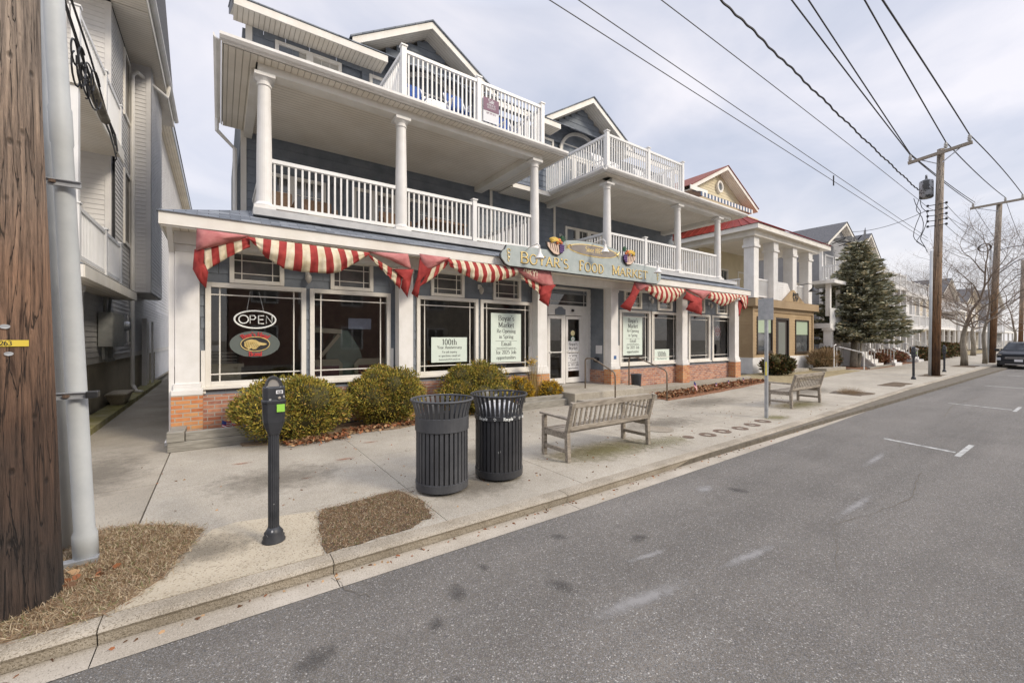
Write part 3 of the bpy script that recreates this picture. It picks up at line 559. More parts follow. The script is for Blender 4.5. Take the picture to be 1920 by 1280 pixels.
# decks with their railings
for x0, x1, xm in ((3.36,7.32,5.29),(9.95,13.98,11.99)):
    rail_mb(MB(), (x0+.06,9.0), (xm-.06,9.0), 7.12, 8.2, .112).done('railing', m_rail, B); rail_mb(MB(), (xm+.06,9.0), (x1-.06,9.0), 7.12, 8.2, .112).done('railing', m_rail, B)
    for x in (x0, x1): rail_mb(MB(), (x,9.06), (x,12.0), 7.12, 8.2, .112).done('railing', m_rail, B)
    for x in (x0, xm, x1): post(MB(), x, 9.0, 7.06, 8.26).done('post', m_rail, B)
# third floor
EZ = 9.45
m = MB(); lap(m, (.55,YB), (18.0,YB), 7.06, 9.5, .2, cuts=.5, holes=[(1.15,2.75,8.35,9.32),(3.5,4.1,8.3,9.32),(4.2,6.5,7.1,9.25),(9.75,10.4,8.3,9.3),(10.7,13.0,7.1,9.25)])
lap(m, (.55,24), (.55,YB), 6.9, 9.5, .2, out=(-1,0))
for xc in (5.25, 11.95): lap(m, (xc-2.4,YB), (xc+2.4,YB), 9.5, 10.95, .2, ulim=lambda z, xc=xc: (max(0,(z-9.5)/.62), min(4.8, 4.8-(z-9.5)/.62)))
m.done('top_floor_wall', m_blue, B)
MB().box(.52,.66,YB-.03,YB+.03,7.0,9.44).done('corner_board', m_trim, B)
for a,b in ((1.15,1.95),(1.95,2.75),(3.5,4.1),(9.75,10.4)): window(B, a, b, 8.35, 9.32, YB, .085, 'grid', nv=2, nh=1, mw=.015, pane=m_blind)
for xc in (5.35, 11.85):
    for a, b in ((xc-1.15,xc-.38),(xc-.38,xc+.38),(xc+.38,xc+1.15)): window(B, a, b, 7.12, 8.9, YB, .09, 'grid', nv=1, nh=3, mw=.018, sill=False, pane=m_blind if xc < 8 else m_dglass)
    m = MB(); P = [(xc+1.15*math.cos(t), 9.0+.95*math.sin(t)) for t in [math.pi*i/20 for i in range(21)]]; Q = [(xc+1.03*math.cos(t), 9.0+.83*math.sin(t)) for t in [math.pi*i/20 for i in range(21)]]
    for i in range(20): m.pxz([P[i],P[i+1],Q[i+1],Q[i]], YB-.06, YB+.03)
    m.box(xc-1.15,xc+1.15,YB-.06,YB+.03,8.92,9.0)
    fo = m.done('arched_window', m_trim, B); MB().pxz(Q, YB+.0, YB+.02).done('pane', M('pale_arch_glass', (.16,.19,.20), (.28,.31,.31), rough=.08, scale=1.2, spec=.9), fo); MB().box(xc-1.02,xc+1.02,YB-.03,YB-.002,9.32,9.36).done('muntin', m_trim, fo)  # pale pane colour mixes its own light blue with painted-in sky reflection
def gable(par, xc, hw, ez, pz, y0, y1, mt, mr, ms, t=.2, ret=None):
    sl = (pz-ez)/hw
    m = MB()
    for s in (-1,1):
        m.pxz([(xc,pz),(xc+s*hw,ez),(xc+s*hw,ez-t),(xc,pz-t)][::s], y0, y0+.03)
    m.done('rake_board', mt, par)
    m = MB()
    for s in (-1,1): m.pxz([(xc,pz+.05),(xc+s*(hw+.06),ez+.05-.06*sl),(xc+s*(hw+.06),ez+.01-.06*sl),(xc,pz+.01)][::s], y0-.04, y1)
    m.done('roof', mr, par)
    m = MB()
    for s in (-1,1): m.pxz([(xc,pz-t+.03),(xc+s*hw,ez-t+.03),(xc+s*hw,ez-t+.01),(xc,pz-t+.01)][::s], y0+.031, y1)
    m.done('soffit', ms, par)
YE = 11.55
gable(B, 5.2, 2.3, 9.80, 11.2, YE-.02, 16, m_trim, m_roofg, m_soffitY); gable(B, 12.0, 2.4, 9.74, 11.2, YE-.02, 16, m_trim, m_roofg, m_soffitY)
for a, b in ((.27,3.84),(9.3,10.25)):
    MB().box(a,b,YE-.06,YE-.03,EZ,EZ+.18).box(b-.03,b,YE-.03,YB,EZ,EZ+.18).done('fascia', m_trim, B); MB().box(a,b-.03,YE-.029,YB,EZ-.0,EZ+.02).done('soffit', m_soffitX, B)
MB().box(7.5,9.0,YE-.06,YE-.03,EZ-.02,EZ+.16).done('fascia', m_trim, B); MB().box(13.8,18.0,YE-.06,YE-.03,EZ-.02,EZ+.16).done('fascia', m_trim, B)
MB().pyz([(YE-.08,EZ+.19),(YE-.08,EZ+.22),(16,12.3),(16,12.27)], .22, 18.0).done('roof', m_roofg, B)
m = MB(); m.pyz([(YE-.06,EZ+.19),(YE-.06,EZ),(16,12.07),(16,12.26)], .24, .27); m.done('rake_board', m_black, B)
MB().pyz([(YE-.03,EZ+.01),(YE-.03,EZ+.03),(16,12.1),(16,12.08)], .27, .56).done('soffit', m_soffitY, B)
# downspouts at the left corner
m = MB(); m.tube([(-.05,YB-.25,6.86),(-.05,YB-.25,6.6),(.30,YB-.12,6.3),(.30,YB-.12,4.25)], .045, n=8)
m.done('downspout', m_white, B)
m = MB(); m.bar((-.66,8.60,3.58),(-.66,9.05,3.22),.07,.06).bar((-.66,9.05,3.26),(-.66,9.05,.12),.07,.07).bar((-.66,9.05,.14),(-.70,8.8,.04),.07,.06); m.done('downspout', m_white, B)
# landing, steps and low kerb walls
m = MB(); m.pxy([(7.62,8.0),(10.25,7.85),(10.6,8.3),(10.6,9.25),(10.2,9.25),(10.2,10.0),(7.62,10.0)], 0, .325); m.done('entrance_landing', m_concrete, B, bevel=.015)
m = MB(); m.pxy([(7.7,7.62),(10.35,7.45),(10.35,7.84),(7.7,7.99)], 0, .16); m.done('entrance_step', m_concrete, B, bevel=.012)
st(MB().pxy([(10.62,8.2),(18.4,8.62),(18.4,8.8),(10.62,8.4)], 0, .19).pxy([(10.62,8.4),(18.4,8.8),(18.4,9.3),(10.62,9.3)], 0, .15).done('planter_kerb', m_concrete))
st(MB().pxy(irregular([(10.5,7.2),(13.5,7.35),(18.6,8.0),(18.6,8.6),(10.6,8.19)], .05, 5), -.1, .02).done('leaf_bed', m_mulch))

# ------------------------------------------------------------------ shop sign
m_signb = M('painted_sign_board', (.33,.375,.365), (.40,.44,.425), rough=.5, scale=4)
m_gold = M('gold_leaf', (.62,.42,.12), (.85,.68,.32), rough=.35, metal=.35, scale=9)
m_dark = M('dark_outline', (.03,.028,.03), rough=.5)
m_oval = M('grey_brown_oval', (.20,.17,.15), (.26,.23,.2), rough=.5, scale=5)
def flat(name, c, rough=.5, **k): return M(name, c, tuple(min(1, x*1.15) for x in c), rough=rough, scale=7, **k)
SG = thing('shop_sign', 'long carved grey green sign with gold letters and fruit horns above the shop entrance', 'sign', (8.55, 8.3, 3.5))
bd = [(5.72,3.53),(5.62,3.57),(5.56,3.63),(5.50,3.70),(5.49,3.78),(5.54,3.87),(5.61,3.92),(5.66,4.02),(5.75,4.03),(6.62,4.05),(7.2,4.06),(7.34,4.12),(7.42,4.26),(7.55,4.38),(7.9,4.43),(8.5,4.46),(9.1,4.43),(9.55,4.38),(9.75,4.27),(9.85,4.13),(10.0,4.07),(10.6,4.05),(11.48,4.02),(11.56,3.92),(11.66,3.86),(11.70,3.76),(11.66,3.66),(11.58,3.58),(11.48,3.53)]
SG_b = MB().pxz(bd, 8.27, 8.31).done('board', m_signb, SG)
cxs, czs = 8.6, 3.9
MB().pxz([(cxs+(x-cxs)*1.006, czs+(z-czs)*1.045) for x,z in bd], 8.311, 8.34).done('board_edge', m_dark, SG)
for s_, x in ((1,6.3),(1,10.9)): MB().box(x-.03,x+.03,8.341,8.48,3.6,3.7).done('bracket', m_dark, SG)
for (mt, th, d, tz) in ((m_dark, .20, .002, -.012), (m_gold, .155, .008, 0)):
    t = MB(); wb = .012 if mt == m_dark else 0
    for (s, u0, u1, cap) in (('B',6.02,6.32,.27),('OYAR',6.30,7.36,.235),("'",7.36,7.44,.25),('S',7.44,7.66,.235),('F',8.02,8.22,.27),('OOD',8.22,9.02,.235),('M',9.34,9.70,.27),('ARKET',9.66,11.02,.235)):
        wn = textw(s, cap); text(t, s, front(8.268), cap, (u0+u1)/2, 3.635+tz, thick=th+(.02 if mt == m_dark else 0), thin=.07+(.05 if mt == m_dark else 0), wscale=(u1-u0)/wn*.98, d0=d)
    t.done('lettering', mt, SG)
m = MB(); E_ = lambda a,b,cx,cz,n=28: [(cx+a*math.cos(2*math.pi*i/n), cz+b*math.sin(2*math.pi*i/n)) for i in range(n)]
m.pxz(E_(.98,.165,8.6,4.22), 8.262, 8.2695, 1).pxz(E_(.93,.14,8.6,4.22), 8.255, 8.2615, 0)
m.done('oval_panel', [m_oval, m_gold], SG)
t = MB(); text(t, 'Since 1924', front(8.254), .135, 8.6, 4.175, thick=.16, thin=.07, wscale=1.1); t.done('lettering', m_gold, SG)
m = MB()
for x, sg in ((7.66,1),(9.54,-1)):
    m.tube([(x+sg*(.10-.012*i)*math.cos(i*.55)*.9, 8.25, 4.22+(.10-.012*i)*math.sin(i*.55)) for i in range(8)], .010, n=5)
    for a in (-40,-15,15,40): m.tube([(x-sg*.02,8.25,4.22),(x-sg*.16*math.cos(R(a)),8.25,4.22+.15*math.sin(R(a)))], .010, .004, n=5)
for x, sg in ((5.70,1),(11.50,-1)):
    for q in range(3): m.tube([(x+.05*math.cos(t)*(.5+q*.22), 8.262, 3.78+(q-1)*.1+.05*math.sin(t)) for t in [i*math.pi/5 for i in range(9)]], .009, n=5)
m.done('scroll_ornament', m_gold, SG)
for cx, s, cz in ((7.14,1,4.12),(10.08,-1,4.15)):
    K_ = .86
    hn = [(-.26,.02),(-.18,-.06),(-.05,-.16),(.10,-.18),(.22,-.10),(.26,.04),(.16,.14),(-.02,.12),(-.16,.14),(-.28,.12)]
    f = MB().pxz([(cx+s*a*1.07, cz+b*1.1) for a,b in hn][::s], 8.235, 8.262).done('horn_outline', m_dark, SG)
    f = MB().pxz([(cx+s*a*.95, cz+b*.92) for a,b in hn][::s], 8.215, 8.234).done('horn_basket', flat('horn_cream', (.62,.46,.36)), SG)
    m = MB()
    for k in range(5): x = cx+s*(-.19+.075*k); m.bar((x,8.21,cz+.10),(x+s*.04,8.21,cz-.10+.02*abs(k-3)),.009,.006)
    m.done('horn_weave', m_dark, f)
    m = MB()
    for k in range(11): m.blob((cx+s*(.16+.05*(k%3)), 8.20, cz+.08-.055*(k//3)), (.035,.025,.035), 8, 5)
    m.done('grapes', flat('grape_purple', (.10,.05,.16)), SG)
    m = MB()
    for k in range(3): m.tube([(cx+s*(-.20+.1*i+.02*k), 8.20-.01*k, cz+.20+.055*math.sin(i*.9)-.035*k) for i in range(4)], .03, .018, n=6)
    m.done('bananas', flat('banana_yellow', (.62,.42,.08)), SG, smooth=True)
    MB().blob((cx+s*.12,8.20,cz+.20),(.06,.04,.06)).blob((cx+s*.19,8.2,cz+.15),(.045,.03,.045)).blob((cx+s*.05,8.19,cz+.13),(.04,.03,.04)).done('oranges', flat('fruit_orange', (.55,.16,.05)), SG, smooth=True)
    m = MB()
    for a in range(-3,5): m.bar((cx+s*.24,8.21,cz+.20),(cx+s*(.24+.12*math.sin(a*.4)),8.20,cz+.22+.13*math.cos(a*.4)),.03,.008)
    m.done('pineapple_leaves', flat('leaf_green', (.04,.12,.06)), SG)
def sign_lamp(x, y, z, ax, label):
    o = thing('sign_lamp', label, 'lamp', (x, y, z), 'white gooseneck lamps along the shop sign')
    MB().lathe(x, y, [(.035,z+.22),(.04,z+.14),(.05,z+.11),(.115,z+.0),(.125,z-.01),(.115,z-.002),(.045,z+.10)], 20, cap=False).done('lamp_shade', m_white, o, smooth=True)
    MB().tube([(x,y,z+.20),(x,y,z+.30),(x-.02,y+.06,z+.36),(x+ax*.5,y+.25,z+.33),(x+ax,y+.5,z+.22),(x+ax,8.48,z+.18)], .014, n=8).done('arm', m_white, o, smooth=True)
sign_lamp(6.36, 7.9, 3.72, -.12, 'white gooseneck lamp beside the first fruit horn on the shop sign')
sign_lamp(8.66, 7.9, 4.14, -.12, 'white gooseneck lamp over the dark oval panel of the shop sign')
sign_lamp(11.0, 7.9, 3.80, -.12, 'white gooseneck lamp at the right end of the shop sign')

# ------------------------------------------------------------------ gathered awnings
m_red = M('red_awning_cloth', (.22,.022,.02), (.38,.05,.042), rough=.9, scale=4, bump=.15, bscale=14)
m_pink = M('faded_awning_cloth', (.40,.13,.125), (.52,.22,.205), rough=.9, scale=5, bump=.15, bscale=14)
m_str = M('cream_awning_stripe', (.50,.42,.27), (.68,.61,.47), rough=.9, scale=5, bump=.1, bscale=14)
def samp(P, t):
    L_ = [0]
    for a, b in zip(P[:-1], P[1:]): L_.append(L_[-1]+math.dist(a, b))
    d = t*L_[-1]
    for i in range(len(P)-1):
        if d <= L_[i+1]+1e-9:
            k = (d-L_[i])/max(L_[i+1]-L_[i], 1e-9); return (P[i][0]+(P[i+1][0]-P[i][0])*k, P[i][1]+(P[i+1][1]-P[i][1])*k)
    return P[-1]
def swag(par, top, bot, n, name='striped_swag', y=8.43, bulge=.13, start=0, sub=4, rows=12, fold=.028):
    m = MB(); N_ = n*sub; g = []
    for i in range(N_+1):
        a = samp(top, i/N_); b = samp(bot, i/N_); dl = a[1]-b[1]
        for j in range(rows+1):
            t = j/rows; g.append((a[0]+(b[0]-a[0])*t, y-bulge*math.sin(math.pi*min(1,t*.85))*min(1,dl*2.5)-fold*(math.sin(i*1.45+t*2)+.6*math.sin(t*14+i*.35))*t, a[1]+(b[1]-a[1])*t))
    for i in range(N_):
        for j in range(rows): m.f.append((i*(rows+1)+j,(i+1)*(rows+1)+j,(i+1)*(rows+1)+j+1,i*(rows+1)+j+1)); m.m.append((i//sub+start) % 2)
    m.v = g; o = m.done(name, [m_red, m_str], par, smooth=True); s = o.modifiers.new('thickness', 'SOLIDIFY'); s.thickness = .004
def cloth(par, pts, mt, name, y=8.42, puff=.10, wob=.04):
    m = MB(); n = len(pts); cx = sum(p[0] for p in pts)/n; cz = sum(p[1] for p in pts)/n; rr = random.Random(int(cx*100)); K = 3
    ring = []
    for i, p in enumerate(pts):
        q = pts[(i+1) % n]
        for k in range(K): t = k/K; ring.append((p[0]+(q[0]-p[0])*t, p[1]+(q[1]-p[1])*t, (wob if i % 2 else -wob)*(1-t)+(wob if (i+1) % 2 else -wob)*t))
    M_ = len(ring); V = []
    for f in (1, .66, .33): V += [(cx+(a-cx)*f, y-puff*(1-f*f)-w*f+.012*math.sin(i*1.9+f*5), cz+(b-cz)*f) for i, (a,b,w) in enumerate(ring)]
    V.append((cx, y-puff, cz)); F = []
    for r_ in range(2): F += [(r_*M_+i, r_*M_+(i+1)%M_, (r_+1)*M_+(i+1)%M_, (r_+1)*M_+i) for i in range(M_)]
    F += [(2*M_+i, 2*M_+(i+1)%M_, 3*M_) for i in range(M_)]
    m.add(V, F); o = m.done(name, mt, par, smooth=True); s = o.modifiers.new('thickness', 'SOLIDIFY'); s.thickness = .004
def awning(x, label): return thing('awning', label, 'awning', (x, 8.45, 3.5), 'red and cream awnings gathered up under the porch edge')
A = awning(1.5, 'striped awning gathered up above the shop window with the neon open sign')
swag(A, [(.38,3.50),(2.45,3.47)], [(.43,3.44),(.52,3.35),(.65,3.18),(.93,3.0),(1.12,2.98),(1.37,2.97),(1.68,2.98),(1.87,3.03),(2.26,3.30),(2.45,3.44)], 17, start=0)
swag(A, [(-.21,3.2),(.12,3.42),(.42,3.50)], [(-.19,2.86),(.09,3.10),(.43,3.34)], 6, y=8.47, bulge=.04, start=1)
swag(A, [(2.42,3.46),(2.89,3.22),(3.14,3.2)], [(2.45,3.39),(2.76,3.11),(2.98,2.89),(3.08,2.8)], 7, y=8.47, bulge=.04)
cloth(A, [(-.3,3.54),(.42,3.51),(.26,3.42),(-.31,3.17)], m_pink, 'faded_top'); cloth(A, [(2.40,3.50),(3.22,3.53),(3.34,3.21),(2.82,3.38)], m_pink, 'faded_top')
cloth(A, [(-.33,3.2),(-.20,3.2),(-.21,3.01),(-.15,2.84),(-.18,2.58),(-.27,2.69),(-.35,2.88)], m_red, 'hanging_corner', puff=.06); cloth(A, [(2.9,3.20),(3.34,3.22),(3.32,3.0),(3.21,2.62),(3.10,2.83),(3.11,3.06)], m_red, 'hanging_corner', puff=.06)
A = awning(5.3, 'striped awning with white letters on faded cloth, under the left end of the sign')
swag(A, [(4.14,3.54),(6.05,3.53)], [(4.18,3.38),(4.58,3.19),(5.01,3.07),(5.3,3.10),(5.69,3.21),(6.09,3.36)], 18)
swag(A, [(3.73,3.30),(4.2,3.54)], [(3.49,2.87),(3.86,3.1),(4.18,3.43)], 5, y=8.47, bulge=.04)
swag(A, [(6.15,3.42),(6.9,3.19)], [(6.2,3.30),(6.73,2.97),(6.88,2.83)], 6, y=8.47, bulge=.04, start=1)
cloth(A, [(3.5,3.58),(4.2,3.56),(3.99,3.42),(3.73,3.27),(3.57,3.24)], m_pink, 'faded_top'); f = cloth(A, [(5.85,3.56),(7.13,3.56),(7.29,3.16),(6.9,3.15),(6.34,3.30)], m_pink, 'faded_top', puff=.05, wob=.01)
cloth(A, [(3.52,3.56),(3.75,3.28),(3.51,2.96),(3.44,2.62),(3.33,2.72),(3.43,3.07)], m_red, 'hanging_corner', puff=.06); cloth(A, [(6.88,3.18),(7.29,3.19),(7.22,3.04),(7.04,2.60),(6.79,2.77),(6.76,2.9)], m_red, 'hanging_corner', puff=.06)
t = MB(); sk = lambda u, v, d: (u, 8.335-d, v-(u-6.2)*.30); text(t, 'ARY!', sk, .17, 6.42, 3.44, thick=.14, thin=.07, wscale=1.15); t.done('lettering', m_str, A)
A = awning(12.1, 'striped awning just right of the entrance with a long red corner hanging left')
swag(A, [(11.1,3.49),(13.28,3.49)], [(10.99,3.32),(11.23,3.23),(11.67,3.0),(12.05,2.93),(12.52,3.02),(12.93,3.24),(13.28,3.44)], 19)
cloth(A, [(10.57,3.54),(11.36,3.5),(10.95,3.30),(10.67,3.24)], m_pink, 'faded_top'); cloth(A, [(10.57,3.52),(10.76,3.29),(10.69,3.06),(10.3,2.60),(9.92,2.74),(10.27,3.08)], m_red, 'hanging_corner')
A = awning(16, 'rightmost striped awning with a torn red flap hanging over the pillar')
swag(A, [(14.72,3.50),(17.6,3.53)], [(14.6,3.28),(15.18,3.08),(15.63,3.0),(16.2,3.14),(16.85,3.38),(17.45,3.46)], 21)
cloth(A, [(13.26,3.52),(14.92,3.52),(14.42,3.15),(14.05,3.29)], m_pink, 'faded_top'); cloth(A, [(13.35,3.43),(14.23,3.21),(14.40,2.86),(14.23,2.62),(13.35,2.79),(13.52,3.08),(13.18,3.16)], m_red, 'hanging_corner')
swag(A, [(16.9,3.46),(17.64,3.53)], [(17.24,2.95),(17.45,3.0)], 5, y=8.40, bulge=.05); cloth(A, [(16.96,3.33),(17.2,3.33),(17.12,2.75),(16.83,2.64)], m_red, 'hanging_corner', puff=.04)

# ------------------------------------------------------------------ posters and window signs
m_paper = M('mint_poster', (.68,.77,.69), (.72,.80,.72), rough=.6, scale=3)
m_paperw = M('white_poster', (.70,.70,.72), (.76,.76,.77), rough=.6, scale=3)
m_ink = M('poster_ink', (.03,.03,.03), rough=.8)
def poster(x0, x1, z0, z1, y, lines, label, paper=None, group=None):
    p = thing('poster', label, 'poster', ((x0+x1)/2, y, z0), group)
    MB().box(x0, x1, y, y+.003, z0, z1).done('sheet', paper or m_paper, p)
    t = MB(); Wd = x1-x0; Hh = z1-z0
    for s, zc, h, wfrac in lines:
        if s == '_': t.quad(*[(x0+Wd*a, y-.003, z0+Hh*zc+b) for a, b in ((.14,0),(.86,0),(.86,.006),(.14,.006))]); continue
        hh = h*Hh; w0 = textw(s, hh); text(t, s, front(y-.001), hh, (x0+x1)/2, z0+Hh*zc, wscale=min(1.25, Wd*wfrac/w0), thick=.15, thin=.06)
    t.done('lettering', m_ink, p); return p
big = [("Boyar's",.85,.105,.76),('Market',.71,.105,.74),('Re-Opening',.60,.075,.82),('in Spring',.485,.075,.6),('_',.43,0,0),('Email',.335,.085,.44),('boyarsmarket1924@gmail.com',.275,.03,.9),('_',.255,0,0),('for 2025 Job',.165,.075,.74),('opportunities',.06,.07,.84)]
poster(5.86, 6.84, 1.14, 2.45, 9.322, big, 'tall mint green reopening poster in the shop window just left of the entrance', group='reopening posters')
poster(11.10, 12.10, 1.21, 2.52, 9.322, big, 'tall mint green reopening poster in the first shop window right of the entrance', group='reopening posters')
poster(9.12, 9.76, .73, 1.69, YD-.010, big, 'white reopening poster on the glass of the right entrance door', m_paperw, 'reopening posters')
small = [('100th',.70,.23,.56),('Year Anniversary',.54,.12,.80),('For job inquiry',.37,.085,.56),('or questions email us!',.22,.085,.78),('Boyarsmarket1924@gmail.com',.08,.06,.84)]
poster(4.17, 5.14, 1.19, 1.80, 9.322, small, 'wide mint green anniversary poster with five lines of text, behind the third bush')
poster(12.78, 13.66, .94, 1.39, 9.322, [('100th',.42,.40,.72),('Year Anniversary',.18,.14,.8)], 'small mint green anniversary poster low in the window behind the right handrail')
m_neon = M('unlit_white_neon', (.86,.88,.85), rough=.4)
o = thing('open_sign', 'unlit white oval neon sign reading open, hung in the leftmost shop window', 'neon sign', (.56, 9.304, 1.95))
P = [(.56+.335*math.cos(t), 9.304, 2.125+.165*math.sin(t)) for t in [i*2*math.pi/40 for i in range(41)]]
MB().tube(P, .016, n=6, cap=False).done('oval_tube', m_neon, o, smooth=True)
m = MB(); y = 9.302
m.tube([(.37+.075*math.cos(t), y, 2.125+.075*math.sin(t)) for t in [i*2*math.pi/20 for i in range(21)]], .011, n=6)
m.tube([(.475,y,2.05),(.475,y,2.2),(.54,y,2.2),(.565,y,2.165),(.54,y,2.125),(.475,y,2.125)], .011, n=6)
m.tube([(.70,y,2.2),(.61,y,2.2),(.61,y,2.05),(.70,y,2.05)], .011, n=6).tube([(.61,y,2.125),(.69,y,2.125)], .011, n=6)
m.tube([(.74,y,2.05),(.74,y,2.2),(.835,y,2.06),(.835,y,2.2)], .011, n=6); m.done('letter_tubes', m_neon, o, smooth=True)
MB().tube([(.42,9.325,2.27),(.48,9.325,2.66)], .003, n=4).tube([(.70,9.325,2.27),(.62,9.325,2.66)], .003, n=4).done('hanging_cord', m_neon, o)
o = thing('deli_sign', 'oval grey plastic sign with gold boar head and red neon lettering, below the open sign', 'neon sign', (.56, 9.325, 1.39))
MB().pxz(E_(.41,.25,.56,1.66), 9.322, 9.328).done('back_plate', M('smoked_plate', (.13,.15,.14), rough=.3), o)
MB().tube([(.56+.235*math.cos(t), 9.312, 1.66+.135*math.sin(t)) for t in [i*2*math.pi/32 for i in range(33)]], .008, n=5).done('oval_ring', m_gold, o)
MB().pxz(E_(.228,.128,.56,1.66), 9.314, 9.319).done('inner_plate', m_dark, o)
hd = [(.38,1.70),(.43,1.735),(.50,1.75),(.57,1.735),(.62,1.70),(.68,1.685),(.74,1.67),(.745,1.65),(.70,1.635),(.64,1.635),(.60,1.60),(.57,1.565),(.52,1.56),(.50,1.585),(.45,1.56),(.42,1.585),(.385,1.62)]
MB().pxz(hd, 9.303, 9.312).done('boar_head', m_gold, o)
m = MB()
for k in range(6): m.bar((.40+.035*k,9.301,1.72-.01*k),(.43+.04*k,9.301,1.60),.006,.003)
m.done('bristle_lines', m_dark, o)
m_redn = M('red_neon_tube', (.50,.05,.05), rough=.4)
t = MB()
def arcf(cx, cz, rx, rz, top): return lambda u, v, d: ((cx+(rx+v)*math.sin(u/rx), 9.304-d, cz+(rz+v)*math.cos(u/rx)) if top else (cx+(rx-v)*math.sin(u/rx), 9.304-d, cz-(rz-v)*math.cos(u/rx)))
text(t, "Boar's Head", arcf(.56,1.60,.30,.205,True), .085, 0, 0, thick=.22, thin=.12); text(t, 'Brand', front(9.304), .085, .56, 1.435, thick=.22, thin=.12)
t.done('lettering', m_redn, o)
o = thing('window_sticker', 'red and white diamond sticker in the far right shop window', 'sticker', (17.1, 9.375, 1.82))
MB().pxz([(17.11,1.80),(17.40,2.08),(17.11,2.36),(16.82,2.08)], 9.376, 9.38).done('white_diamond', m_paperw, o); MB().pxz([(17.11,1.86),(17.34,2.08),(17.11,2.30),(16.88,2.08)], 9.372, 9.375).pxz([(16.9,1.88),(16.95,1.88),(16.95,2.28),(16.9,2.28)], 9.372, 9.375).pxz([(17.27,1.88),(17.32,1.88),(17.32,2.28),(17.27,2.28)], 9.372, 9.375).done('red_diamond', m_redn, o)
t = MB(); text(t, 'T', front(9.370), .16, 17.11, 2.09); text(t, 'restaurant', front(9.370), .07, 17.11, 1.99); t.done('lettering', m_paperw, o)
o = thing('door_sticker', 'round green and cream stickers on the right entrance door above the poster', 'sticker', (9.42, YD, 1.75))
m = MB(); m.pxz(E_(.09,.09,9.43,1.95,16), YD-.008, YD-.004, 0).pxz(E_(.10,.10,9.43,1.76,16), YD-.008, YD-.004, 1).pxz(E_(.07,.07,9.43,1.76,16), YD-.011, YD-.0085, 2); m.pxz([(9.43,1.71),(9.45,1.76),(9.43,1.81),(9.41,1.76)], YD-.014, YD-.0115, 1)
m.done('discs', [M('cream_sticker', (.60,.55,.32), rough=.5), M('green_sticker', (.05,.16,.12), rough=.5), m_neon], o)
o = MB().box(10.185,10.196,9.42,9.70,1.28,1.55).done('notice', m_paperw); tag(o, 'blank white paper notice on the blue wall right of the entrance doors', 'notice')
o = MB().box(10.27,10.38,8.99,8.999,1.12,1.23).done('notice', flat('blue_sticker', (.06,.13,.28))); tag(o, 'small blue sticker low on the pillar right of the entrance', 'sticker')
o = thing('hose_reel', 'small round black hose outlet on the blue wall right of the entrance doors', 'hose', (10.12, 9.62, 1.02))
MB().lathe(10.11, 9.62, [(.02,1.0),(.09,1.02),(.10,1.08),(.09,1.15),(.02,1.17)], 14, ell=.9).done('reel', m_black, o, smooth=True)
def wall_light(x, y, z, label):
    o = thing('wall_light', label, 'light', (x, y, z), 'wall lights under the awnings')
    MB().box(x-.04,x+.04,y,y+.02,z-.06,z+.06).tube([(x,y,z),(x,y-.07,z+.03),(x,y-.10,z-.02)], .012, n=6).done('bracket', m_white, o)
    MB().lathe(x, y-.10, [(.03,z-.02),(.055,z-.06),(.06,z-.12),(.035,z-.18),(.012,z-.20)], 12).done('glass_shade', M('frosted_glass', (.45,.42,.38), rough=.3), o, smooth=True)
for x, z, s in ((1.46,3.07,'between the two leftmost small upper windows'),(5.48,3.10,'between the upper windows just left of the entrance'),(12.46,3.2,'below the awning right of the entrance'),(16.29,3.2,'below the awning at the far right of the shop')):
    wall_light(x, 9.27, z, 'small white wall light '+s)
for x, y, z, s in ((4.42, 12.08, 5.55, 'on the upper porch wall between the windows'), (10.75, 12.08, 5.75, 'on the upper wall beside the right porch windows')):
    wall_light(x, y, z, 'white lantern '+s)

# ------------------------------------------------------------------ inside the shop
m_cream = M('cream_laminate', (.66,.60,.43), (.74,.68,.52), rough=.5, scale=2)
m_maroon = M('maroon_panel', (.34,.17,.16), (.40,.22,.20), rough=.5, scale=2)
o = thing('counter', 'cream counter with a dark top behind the leftmost shop window', 'counter', (.0, 10.0, .33))
MB().box(-.45,.34,9.5,10.2,.34,1.22).done('body', m_cream, o); MB().box(-.47,.38,9.46,10.25,1.221,1.29).done('top', m_cream, o)
o = thing('tray_stack', 'stack of wire trays on the cream counter behind the leftmost shop window', 'trays', (0,10,1.36)); m = MB()
for k in range(4): m.box(-.4,.28,9.55,10.1,1.295+k*.06,1.33+k*.06)
m.done('trays', M('grey_tray', (.30,.28,.24), rough=.6), o); MB().box(-.35,.02,9.6,10.0,1.53,1.64).done('papers', m_paperw, o)
for x, s in ((1.45,'left'),(2.45,'right')):
    o = thing('checkout_booth', 'cream and maroon checkout panel, the %s one of two behind the second shop window' % s, 'counter', (x+.3, 10, .33), 'checkout panels')
    m = MB(); P = [(x,.34),(x+.75,.34),(x+.75,1.22),(x+.66,1.32),(x+.09,1.32),(x,1.22)]; m.pxz(P, 9.56, 9.64); m.done('frame', m_cream, o); MB().box(x+.08,x+.67,9.54,9.558,.45,1.18).done('panel', m_maroon, o)
o = thing('sloped_display', 'grey green sloped display case between the checkout panels', 'display case', (2.2,10.4,.33))
MB().pxz([(1.95,.34),(2.95,.34),(2.6,1.55),(2.35,1.95),(2.1,1.95),(1.9,1.4)], 9.75, 10.3).done('case', M('green_grey_panel', (.30,.38,.31), (.36,.44,.36), rough=.4), o)
MB().bar((1.6,9.7,1.95),(2.2,9.7,1.92),.09,.1).bar((1.75,9.68,1.35),(2.15,9.68,1.85),.07,.07).done('arm', m_cream, o)
o = thing('hanging_banner', 'small pale blue banner hanging inside the second shop window', 'banner', (2.9, 11.5, 1.8)); MB().box(2.35,2.85,9.7,9.71,1.98,2.22).done('sheet', flat('pale_banner', (.42,.48,.60)), o)
